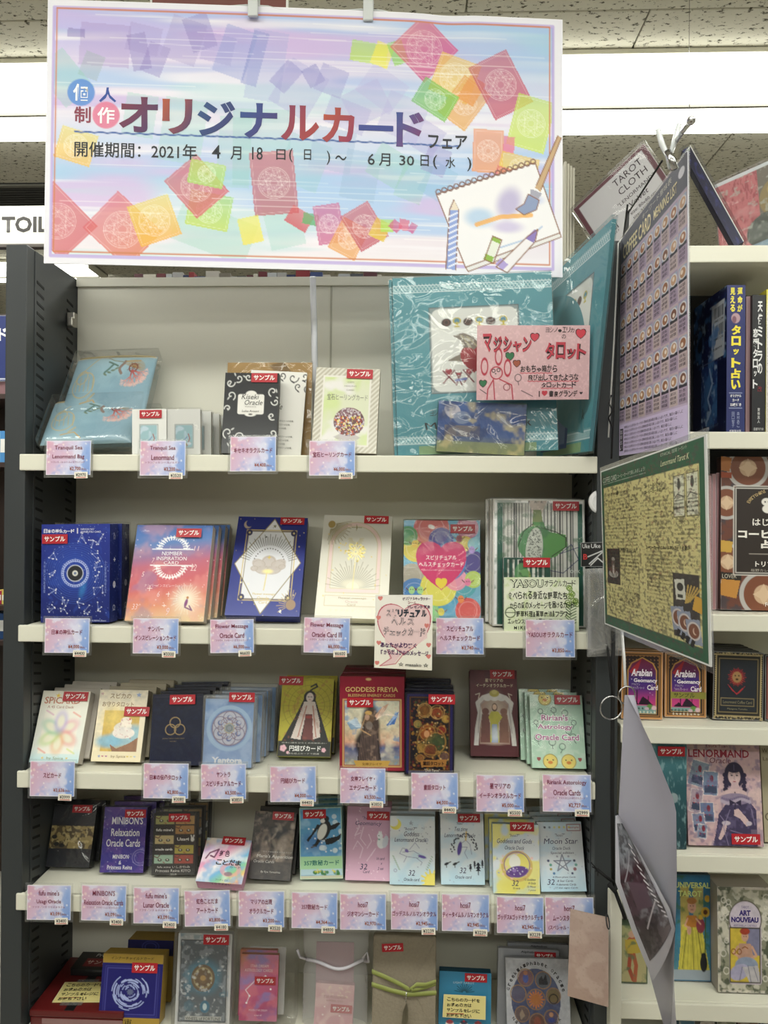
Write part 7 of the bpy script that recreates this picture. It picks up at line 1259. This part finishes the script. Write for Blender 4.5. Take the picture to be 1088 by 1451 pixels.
def a_len(p, W, H):
    p.g([(0, 0xC0A0A4), (.5, 0xC8AAAE), (1, 0xBE9CA4)]).nz(18, 3, 0xD2B8B4, .5, .7, .7)
    p.t('Laura Tuan', 30, 2, 60, 6, 0x7A3040).t('LENORMAND', 4, 9, 90, 20, 0x8C2438, .02).t('Oracle', 34, 20, 64, 28, 0x6A3040, sh=.15)
    for x, y, w_, h_, r_, c in ((18, 43, 26, 36, 16, 0x8494A4), (34, 56, 22, 34, 4, 0x7486A0), (13, 80, 18, 32, 10, 0xB09CA8), (28, 96, 20, 28, -2, 0x68789A), (16, 110, 18, 26, -6, 0x8088A4), (20, 122, 14, 20, 8, 0x8CA0B4)):
        p.rr(x, y, w_, h_, r_, 0xD8CCCC).rr(x, y, w_-2, h_-2, r_, c).rr(x, y+h_*.25, w_-5, h_*.3, r_, 0x3C4660).el(x+2, y-h_*.2, 2.6, 4.5, 0x7A3040)
        for k in range(4): p.el(x-3+2*(k % 2)*3, y-3+2*(k//2)*3, .8, c=0xB02030)
    I = 0x2C2540; S1_ = 0xCDB2B2; L_ = 0x8C7E98
    p.pg([(44, 98), (56, 82), (72, 76), (88, 80), (97, 92), (97, 143), (34, 143), (40, 120)], 0x403858).nz(5, 5, 0x6E6488, .5, .75, .55, o=2)
    M_ = ~((p.X > 34) & (p.Y > 74)); K_ = (p.X < 34) | (p.Y < 74); 
    p.el(68, 44, 14, 18, I)
    for k in range(6): p.el(55+(k % 2)*1.2, 44+5*k, 3.6, 3.2, I).el(82-(k % 2)*1.2, 44+5*k, 3.4, 3.2, I)
    p.el(68, 46, 8.6, 11.5, S1_).pg([(64, 54), (73, 54), (76, 66), (61, 66)], 0xC4A8AC).el(68, 35, 10.5, 6, I).ln([(68, 30), (68, 37)], .6, 0x5A5070)
    p.el(68, 70, 17, 7, S1_).el(68, 77, 21, 8, L_, .95)
    for k in range(14): p.el(49+k*3, 80+3*math.sin(k*.5), 2.2, 2.6, 0xB4A6B8, .8).el(50+k*2.8, 76+2*math.sin(k*.5), 1.4, 1.6, 0x6E6284, .8)
    p.pg([(68, 82), (60, 78), (60, 87)], 0x2C2540).pg([(68, 82), (76, 78), (76, 87)], 0x2C2540).ln([(68, 83), (66, 98)], 1.4, 0x2C2540)
    for x in (64.5, 71.8): p.el(x, 44.5, 1.7, 1, 0x241E34).ln([(x-2.4, 42), (x+2.2, 41.6)], .3, 0x3A3048)
    p.ln([(68.2, 45), (67.4, 49.5), (69, 50)], .2, 0x9C7C88).el(68, 53, 2.3, .8, 0x9A4C5A).el(68, 68, 1, c=0x2C2540)
    p.pg([(66, 92), (72, 90), (84, 104), (88, 112), (82, 114), (74, 104), (66, 100)], S1_).ln([(70, 94), (66, 99)], 1, S1_).el(86, 110, 4, 3, 0xC0B4C0)
    p.pg([(50, 112), (56, 110), (52, 124), (46, 133), (42, 132), (46, 122)], S1_).el(54, 110, 6, 3, 0xC0B4C0).ln([(46, 100), (52, 108)], .5, 0x8C80A0).ln([(60, 92), (50, 116), (56, 140)], .5, 0x8C80A0).ln([(90, 90), (94, 112)], .5, 0x8C80A0).ln([(60, 120), (90, 128)], .5, 0x8C80A0)
    p.rc(88, 118, W, 134, 0x8C7C90, .5).tex(.12, 4, 3)
stock('card_box', 'pink portrait box of a ringletted woman in a lace-collared dress with small cards', ((974, 1053), (1071, 1053), (1081, 1196), (976, 1192)), ZR[4], .03, a_len, 0x9C7C84, (3, 10), (80, 131), Y=.020, sc=1.05)
stock('card_box', 'pale yellowish box cut off by the right picture edge beside the portrait box', ((1075, 1054), (1150, 1052), (1156, 1192), (1084, 1192)), ZR[4], .03, lambda p, W, H: p.g([(0, 0xA8A088), (1, 0xB0A88C)]).t('W', 2, 8, 10, 14, 0x5A5040).t('La', 3, 20, 10, 25, 0x5A5040).rg(8, 104, 5, 1, 0x403828), 0x9C947C, (3, 6), None, Y=.040)
def a_fool(p, W, H): p.g([(0, 0xA8A878), (1, 0xB0A478)]).el(16, 30, 9, 14, 0xB05A3C, 1, 10).el(16, 14, 5, c=0xC8A088).ln([(14, 40), (12, 62), (18, 78)], 5, 0xA04830).ln([(18, 40), (22, 58), (20, 80)], 5, 0xA85838).pg([(6, 22), (26, 20), (28, 40), (8, 42)], 0xB8A040).nz(9, 3, 0x5A7050, .6, .8, .8).fr(0, 0, W, H, 0x4A5A44, 3)
stock('card_box', 'green-edged card box of a striding figure, half hidden behind the folded poster', ((879, 1310), (917, 1310), (917, 1393), (879, 1393)), ZR[5], .02, a_fool, 0x4C5C48, (3, 8), None, Y=.040)
def a_uni(p, W, H):
    p.g([(0, 0x2C6C94), (.6, 0x3C7C98), (1, 0x4A808C)]).rc(12, 14, 24, 116, 0xC8B040, .8).rc(30, 14, 44, 60, 0xC8B440, .7).nz(8, 3, 0x3A6C40, .6, .8, .7)
    p.pg([(14, 60), (28, 54), (42, 62), (52, 112), (8, 114)], 0xCDC24C).ln([(20, 66), (14, 110)], .8, 0x7A7428).ln([(28, 62), (30, 112)], .8, 0x7A7428).ln([(36, 66), (44, 110)], .8, 0x7A7428).rc(20, 48, 36, 62, 0xB87830, r=4).el(28, 38, 6, 7.5, 0xD0A088).el(28, 31, 7, 4, 0xA87038).el(40, 60, 6, 9, 0x8C3848).el(47, 44, 6, c=0xC8A030).el(47, 44, 3, c=0x5A3018).el(50, 28, 4, c=0xC8A030).ln([(47, 50), (46, 96)], 1.4, 0x3C5C30)
    for k in range(8): p.ln([(18+k*3, 66), (10+k*5.4, 112)], .3, 0x8C8430, .7)
    p.el(24, 66, 3, 5, 0xD0A088).el(40, 50, 3, 3, 0xC8A030).ln([(22, 52), (18, 60), (26, 64)], 1.6, 0xD0A088).ln([(34, 52), (40, 58)], 1.6, 0xD0A088).el(26, 37, .7, c=0x301810).el(30, 37, .7, c=0x301810).ln([(26.6, 41.5), (29.6, 41.5)], .4, 0x903030).tex(.22, 5, 2)
    p.rc(0, 112, W, H, 0x9CA8B4).el(44, 104, 5, 10, 0x14161C).el(44, 95, 3.4, c=0x14161C).t('UNIVERSAL', -4+8, 9, 54, 16, 0xD0DC88, .03).t('TAROT', 9, 19, 42, 26, 0xD0DC88, .03).fr(0, 0, W, H, 0x3A6C8C, 2)
stock('card_box', 'blue box with a seated woman in a yellow gown and sunflowers', ((952, 1239), (1005, 1239), (1007, 1363), (953, 1365)), ZR[5], .03, a_uni, 0x2C4C60, (2, 7), None, Y=.05)
def a_art(p, W, H):
    p.rc(0, 0, W, H, 0xC4BCB0).rc(4, 3, W-4, H-3, 0x8C8C78).nz(7, 3, 0x4A5240, .5, .62, .9).nz(9, 6, 0xC8C4B4, .55, .68, .9)
    for k in range(22): R = random.Random(k); x, y = R.choice([R.uniform(5, 16), R.uniform(W-17, W-6)]), R.uniform(8, H-8); p.rg(x, y, R.uniform(2, 4.5), .9, 0xD0CCC0, .9)
    p.rc(16, 36, W-16, 114, 0xC4B8C4, r=3).el(W/2, 38, (W-32)/2, 22, 0xC6BCC8).rg(W/2, 38, (W-32)/2, 1, 0x5A5448, 1, 22).t('TAROT', 33, 22, 44, 25, 0x6A5A90).t('ART', 30, 27, 46, 33.5, 0x3C3078, .05).t('NOUVEAU', 19, 35, 57, 41.5, 0x3C3078, .05).t('ANTONELLA CASTELLI', 22, 44, 54, 46, 0x6A5A90)
    p.rc(17, 48, W-18, 112, 0xC8B040).rc(40, 48, W-18, 80, 0x7C7C98).nz(5, 9, 0x8C8C80, 3, 4, 0).el(38, 58, 5, 6, 0xC89C84).el(38, 52, 7, 4, 0xA03C28).pg([(30, 66), (46, 66), (50, 84), (28, 84)], 0xB8907C).ln([(28, 70), (22, 78), (30, 82)], 2.4, 0xC89C84).ln([(48, 70), (54, 80), (46, 84)], 2.4, 0xC89C84).el(40, 92, 16, 10, 0x8C98B0).el(30, 100, 14, 9, 0xA8A4C0, 1, -20).pg([(34, 94), (56, 92), (60, 112), (44, 112)], 0xB8B4B8).ln([(34, 94), (30, 110)], .4, 0x606078).ln([(42, 92), (46, 111)], .4, 0x606078).ln([(50, 94), (56, 110)], .4, 0x606078).el(36.5, 58, .6, c=0x301810).el(39.8, 58, .6, c=0x301810).ln([(34, 72), (38, 70), (42, 72)], .8, 0x8C5020).tex(.2, 5, 4).rg(22, 76, 3, .8, 0x8C5020).rg(30, 76, 3, .8, 0x8C5020).fr(17, 48, W-18, 112, 0x3A342C, 1.2)
aN = stock('card_box', 'grey-green vine-patterned box with a red-haired seated woman at its centre', ((1017, 1257), (1093, 1257), (1095, 1381), (1018, 1381)), ZR[5], .05, a_art, 0xAAA298, (1, 4), None, Y=.022)
for k, x in enumerate((962, 992, 1016, 1046, 1078)):
    stock('card_box', ['small teal box top', 'pale box top', 'picture-covered box top', 'brown box top', 'navy box top'][k]+' at the bottom right, cut off by the lower picture edge', ((x, 1444+(k % 2)*4), (x+(22, 20, 26, 28, 26)[k], 1444+(k % 2)*4), (x+(22, 20, 26, 28, 26)[k], 1560), (x, 1560)), ZR[5]-.165, .03, lambda p, W, H: p.rc(0, 0, W, H, (0x3A6070, 0x9C948C, 0x6C7058, 0x6A4C3C, 0x2C3450)[k]).nz(6, k, 0xA8A494, .5, .7, .6), (0x3A6070, 0x9C948C, 0x6C7058, 0x6A4C3C, 0x2C3450)[k], (0, 1), None, Y=.03+.01*k)
s = box('shelf', .001, .95, 0, DEP-.001, ZR[5]-.169, ZR[5]-.165, IV, rb, .001)
# items leaning on the right bookcase top
def free_slab(name, label, cat, pts, t, paint, W, H, side, film=None, q=1.0, pname='cover_print'):
    A, B, C, D = [atD(*k) for k in pts]; D = A+C-B; return panel_thing(name, label, cat, A, B, C, D, t, paint, W, H, side, q, film, .004, 'gloss_print', pname=pname)
def a_bk(p, W, H):
    p.rc(0, 0, W, H, 0x5A2430).rc(7, 6, W-7, H-6, 0xC6C4C6)
    for tx, a, b, y, hh in (('TAROT', 60, 104, 12, 11), ('CLOTH', 60, 104, 28, 11), ('"LENORMAND"', 50, 108, 46, 6), ('Velvet', 62, 92, 57, 8), ('size: 80x80 cm', 58, 98, 70, 5), ('size: 31x31 inch', 58, 98, 78, 5), ('Codice: TP 10', 58, 94, 88, 5)): p.t(tx, a, y, b, y+hh, 0x3A2A34, sh=.2 if tx == 'Velvet' else 0)
    x = 12; R = random.Random(1)
    while x < 38: w_ = R.uniform(.6, 1.6); p.rc(x, 64, x+w_, 76, 0x24202A); x += w_+R.uniform(.7, 1.5)
    p.rg(12, 96, 5, 1, 0x5A2430).t('9788827', 14, 78, 36, 81, 0x3A2A34)
free_slab('cloth_package', 'maroon-edged white tarot cloth package leaning behind the lilac list', 'package', ((812, 297, 1.40), (912, 203, 1.33), (970, 288, 1.30), (880, 400, 1.37)), .012, a_bk, 118, 118, 0x4A1E28, 'clear_film')
free_slab('cloth_package', 'navy velvet cloth package with white edge leaning right of the lilac list', 'package', ((966, 214, 1.30), (978, 206, 1.30), (1054, 342, 1.24), (984, 349, 1.27)), .016, lambda p, W, H: p.g([(0, 0x10112E), (1, 0x14143C)]).nz(9, 3, 0x2A2C70, .5, .8, .6, sx=.4).ln([(W-3, 0), (W-3, H)], 8, 0xD0D0CE).rc(W-10, 0, W-7, H, 0x1E1C2A), 80, 150, 0x14142C, 'clear_film')
def a_port(p, W, H):
    p.g([(0, 0x7C7468), (1, 0x8C7C74)]).g([(0, 0), (1, 0)], 0, 0).rc(0, 0, 52, H, 0xB8686C).nz(6, 3, 0x8C3840, .5, .7, .7, sx=3); m = p.X > 52; p.C[m] = lin(0x6E665C)
    p.el(76, 48, 24, 26, 0x8C7A50).el(78, 50, 13, 17, 0xD0B8A4).el(78, 36, 16, 9, 0xA89058).el(60, 86, 26, 22, 0x4A5048).nz(5, 8, 0xA8ACA0, .6, .8, .6).el(90, 24, 8, c=0x3A6878).el(70, 50, 2, 1, 0x302820).el(84, 50, 2, 1, 0x302820).el(78, 60, 3, 1.4, 0xA04848).rc(30, 100, W, H, 0x8CA8BC, .7).rc(0, 0, W, 5, 0xC8CCD0)
free_slab('art_package', 'clear-wrapped picture package of a fair-haired woman by red curtains, top right', 'package', ((1012, 262, 1.35), (1150, 200, 1.30), (1160, 322, 1.30), (1058, 334, 1.35)), .02, a_port, 118, 112, 0x8C7C78, 'clear_film')
r = thing('paper_pad', 'thin upright stack of cream boards behind the right end of the banner', 'boards', loc=atY(797, 388, .185))
for k in range(4): box('board', .002+k*.0056, .0062+k*.0056, .004*k, .07+.004*k, .0, .200-.002*k, mat('cream_board', 0xC9C5B4, .6), r, .0005)

# ------------------------------------------------------------------ behind the bookcase and at the far left
ORD = ['first', 'second', 'third', 'fourth', 'fifth', 'sixth', 'seventh', 'eighth', 'ninth', 'tenth', 'eleventh', 'twelfth', 'thirteenth', 'fourteenth', 'fifteenth', 'sixteenth', 'seventeenth', 'eighteenth', 'nineteenth', 'twentieth', 'twenty-first', 'twenty-second', 'twenty-third', 'twenty-fourth']
bb = thing('bookcase', 'back-to-back bookcase whose book tops show above the beige back panel', 'bookcase', loc=(XL, .24, 0), group='steel bookcases')
box('shelf', .02, 1.9, .0, .2, 1.655, 1.665, IV, bb, .001)
R = random.Random(11); x = .075
cols = [0x5A3038, 0xC8C4B8, 0x6A2A34, 0xB8BCC0, 0xA8A8A8, 0x24305A, 0x8C2C34, 0x3A4C80, 0xC0BCB4, 0x7A7468, 0xB0B4B8, 0x50545C]
for k in range(26):
    t_ = R.uniform(.008, .026); h_ = .236+R.uniform(-.003, .008)
    r = thing('paperback_book', '%s book top over the back panel, %s from the left' % (('dark red', 'cream', 'maroon', 'pale grey', 'mid grey', 'navy', 'red', 'blue', 'off-white', 'taupe', 'silver grey', 'charcoal')[k % 12], (ORD+['twenty-fifth', 'last'])[k]), 'book', loc=(XL+x, .26, 1.6655), group='book tops behind the back panel')
    m = mat('cover_%06x' % cols[k % 12], cols[k % 12], .5); box('front_cover', 0, .001, 0, .13, 0, h_, m, r); box('back_cover', t_-.001, t_, 0, .13, 0, h_, m, r); box('page_block', .001, t_-.001, .003, .128, .001, h_-.002, mat('page_paper', 0), r); box('spine', 0, t_, -.001, 0, 0, h_, m, r); x += t_+.0012
P_ = atD(-30, 346, 2.6); Q_ = atD(150, 292, 2.6)
r = thing('toilet_sign', 'cream hanging sign board with black lettering behind the banner at the far left', 'sign', loc=P_); hh = atD(-30, 292, 2.6).z-P_.z; w_ = Q_.x-P_.x
box('sign_board', 0, w_, 0, .02, 0, hh, mat('sign_cream', 0xD8D6CC, .5), r, .003); box('sign_rim', -.002, w_+.002, -.003, .024, -.012, 0, mat('sign_rim', 0x4A4440, .4), r, .002)
p = P(180, 54); p.t('TOILET', 33, 15, 134, 38, 0x1E1A18, .035); p.build('sign_lettering', lambda u, v, l: np.stack([u*w_, np.full_like(u, -l), (1-v)*hh], -1), 'matt_print', r, canvas=False)
for xx in (.06, w_-.06): tube('hanging_rod', [(xx, .01, hh), (xx, .01, CEIL-P_.z-.001)], .003, CHR, r)
lb = thing('bookcase', 'dark wooden bookcase far behind, left of the grey post', 'bookcase', loc=(-2.05, 1.6, 0)); WD = mat('dark_wood', 0x3A2A26, .5, var=.15, scale=5)
box('side_panel', 1.02, 1.045, 0, .3, 0, 2.0, WD, lb, .002); box('side_panel', 0, .025, 0, .3, 0, 2.0, WD, lb, .002); box('back_panel', .025, 1.02, .29, .30, 0, 2.0, WD, lb)
zz = [atY(8, 558, 1.6).z, atY(8, 655, 1.6).z, atY(8, 858, 1.6).z, atY(8, 908, 1.6).z]
for z in zz+[atY(8, 445, 1.6).z]: box('shelf', .026, 1.019, .0, .289, z-.018, z, WD, lb, .001)
def row(zb, hgt, names, cs, n, x0, x1, y0=.03):
    R = random.Random(int(zb*1000)); x = x0; k = 0
    while x < x1:
        t_ = R.uniform(.010, .028); c_ = k % len(cs); r = thing('paperback_book', names[c_]+' spine at the far left, '+ORD[k]+' on its shelf', 'book', loc=(-2.05+x, 1.6+y0, zb+.0005), group=names[c_]+' spines on the far dark bookcase')
        box('cover', 0, t_, 0, .14, 0, hgt*R.uniform(.9, 1), mat('cover_%06x' % cs[c_], cs[c_], .5), r, .001); box('title_strip', .002, t_-.002, -.0008, -.0002, hgt*.3, hgt*.7, WH, r); x += t_+.001; k += 1
row(zz[0], .16, ['red and white', 'pink', 'dark red'], [0xB82C38, 0xD8A8B0, 0x7A2430], 0, .50, .66)
row(zz[1], .125, ['white and blue', 'sky blue', 'red'], [0xD8DCE0, 0x4A8CC8, 0xA03038], 0, .50, .66)
row(zz[2], .05, ['yellow', 'crimson'], [0xD8C860, 0xA82848], 0, .50, .66)
row(zz[3], .10, ['pale blue', 'navy blue'], [0xB8CCE8, 0x24487C], 0, .50, .66)
A, B, C, D = [atY(x, y, 1.59) for x, y in ((-60, 447), (14, 447), (14, 540), (-60, 540))]
panel_thing('category_sign', 'navy blue category sign with white katakana, far left edge of the picture', 'sign', A, B, C, D, .01, lambda p, W, H: p.rc(0, 0, W, H, 0x1C2C6C).t('トレンド', 6, 18, 70, 36, 0xF0F0F0, .03).ln([(0, H-3), (W, H-3)], 1.4, 0xC8CCD8), 74, 93, 0x1C2C6C)
o = tube('power_cable', [atY(19, 684, .01), atY(15, 700, .012), atY(12, 760, .014), atY(11, 830, .014), atY(14, 885, .012), atY(19, 902, .01)], .003, mat('grey_cable', 0x8C8C8C, .5)); tag(o, 'thin grey cable hanging in the gap left of the grey post', 'cable')

def skin_body(name, J, E, m, parent, sub=2):
    me = bpy.data.meshes.new(name); me.from_pydata([j[:3] for j in J], E, []); o = link(name, me); sm = o.modifiers.new('s', 'SKIN'); me.skin_vertices.new() if not me.skin_vertices else None
    for i, j in enumerate(J): me.skin_vertices[0].data[i].radius = (j[3], j[4] if len(j) > 4 else j[3])
    me.skin_vertices[0].data[0].use_root = True; ss = o.modifiers.new('b', 'SUBSURF'); ss.levels = sub; ss.render_levels = sub
    dg = bpy.context.evaluated_depsgraph_get(); m2 = bpy.data.meshes.new_from_object(o.evaluated_get(dg)); m2.materials.clear(); m2.materials.append(m); bpy.data.objects.remove(o); m2.name = name
    m2.polygons.foreach_set('use_smooth', [True]*len(m2.polygons)); return link(name, m2, parent)
r = thing('person', 'person in a blue jacket crouching beyond the grey post at the left edge', 'person', loc=(-1.52, 1.33, 0))
SKN = mat('skin', 0xC89878, .5)
BODY = [(0, 0, .42, .125, .105), (-.01, -.03, .58, .115, .10), (-.03, -.05, .74, .135, .10), (-.045, -.07, .86, .06, .06), (-.05, -.08, .93, .048, .048), (-.05, -.09, 1.0, .07, .08), (-.05, -.09, 1.10, .068, .078),
  (-.08, .05, .45, .075), (-.36, .06, .52, .055), (-.28, .08, .10, .040), (-.36, .08, .045, .032), (-.08, -.08, .45, .075), (-.34, -.12, .50, .055), (-.26, -.12, .10, .040), (-.34, -.12, .045, .032),
  (-.03, .10, .80, .045), (-.12, .17, .60, .038), (-.30, .14, .58, .028), (-.03, -.19, .80, .045), (-.10, -.24, .60, .038), (-.28, -.20, .58, .028)]
skin_body('body', BODY, [(0, 1), (1, 2), (2, 3), (3, 4), (4, 5), (5, 6), (0, 7), (7, 8), (8, 9), (9, 10), (0, 11), (11, 12), (12, 13), (13, 14), (2, 15), (15, 16), (16, 17), (2, 18), (18, 19), (19, 20)], SKN, r)
up = lambda js, k: [(j[0], j[1], j[2], j[3]+k, (j[4] if len(j) > 4 else j[3])+k) for j in js]
skin_body('jacket', up([BODY[i] for i in (1, 2, 3, 15, 16, 17, 18, 19, 20)], .016), [(0, 1), (1, 2), (1, 3), (3, 4), (4, 5), (1, 6), (6, 7), (7, 8)], mat('blue_jacket', 0x1E56A8, .6), r)
skin_body('trousers', up([BODY[i] for i in (0, 1, 7, 8, 9, 11, 12, 13)], .014), [(0, 1), (0, 2), (2, 3), (3, 4), (0, 5), (5, 6), (6, 7)], mat('grey_denim', 0x7C8894, .8), r)
skin_body('hair', [(-.03, -.09, 1.12, .078, .084), (-.02, -.09, 1.05, .072, .080), (-.01, -.085, .98, .05, .06)], [(0, 1), (1, 2)], mat('black_hair', 0x14110F, .5), r)
for sx, yy in ((10, .08), (14, -.12)): skin_body('shoe', [(-.27, yy, .045, .045, .04), (-.36, yy, .036, .045, .032), (-.42, yy, .03, .035, .025)], [(0, 1), (1, 2)], BLK, r)
for bx, by in ((-.30, .14), (-.28, -.20)):
    for k in range(5): a = (k-1.8)*.014; skin_body('finger', [(bx, by+a*.6, .575, .009), (bx-.045, by+a, .565, .008), (bx-.075+abs(k-1.5)*.006, by+a*1.1, .545, .0065)], [(0, 1), (1, 2)], SKN, r, 1)
for yy in (-.115, -.065): box('eye', -.124, -.118, yy-.006, yy+.006, 1.062, 1.070, mat('eye_dark', 0x201814, .3), r, .002)
skin_body('nose', [(-.118, -.09, 1.055, .008), (-.132, -.09, 1.035, .010)], [(0, 1)], SKN, r, 1); box('mouth', -.122, -.116, -.108, -.072, 1.006, 1.012, mat('lip', 0xA86058, .5), r, .002)
for yy in (-.172, -.008): box('ear', -.055, -.035, yy-.005, yy+.005, 1.03, 1.075, SKN, r, .004)
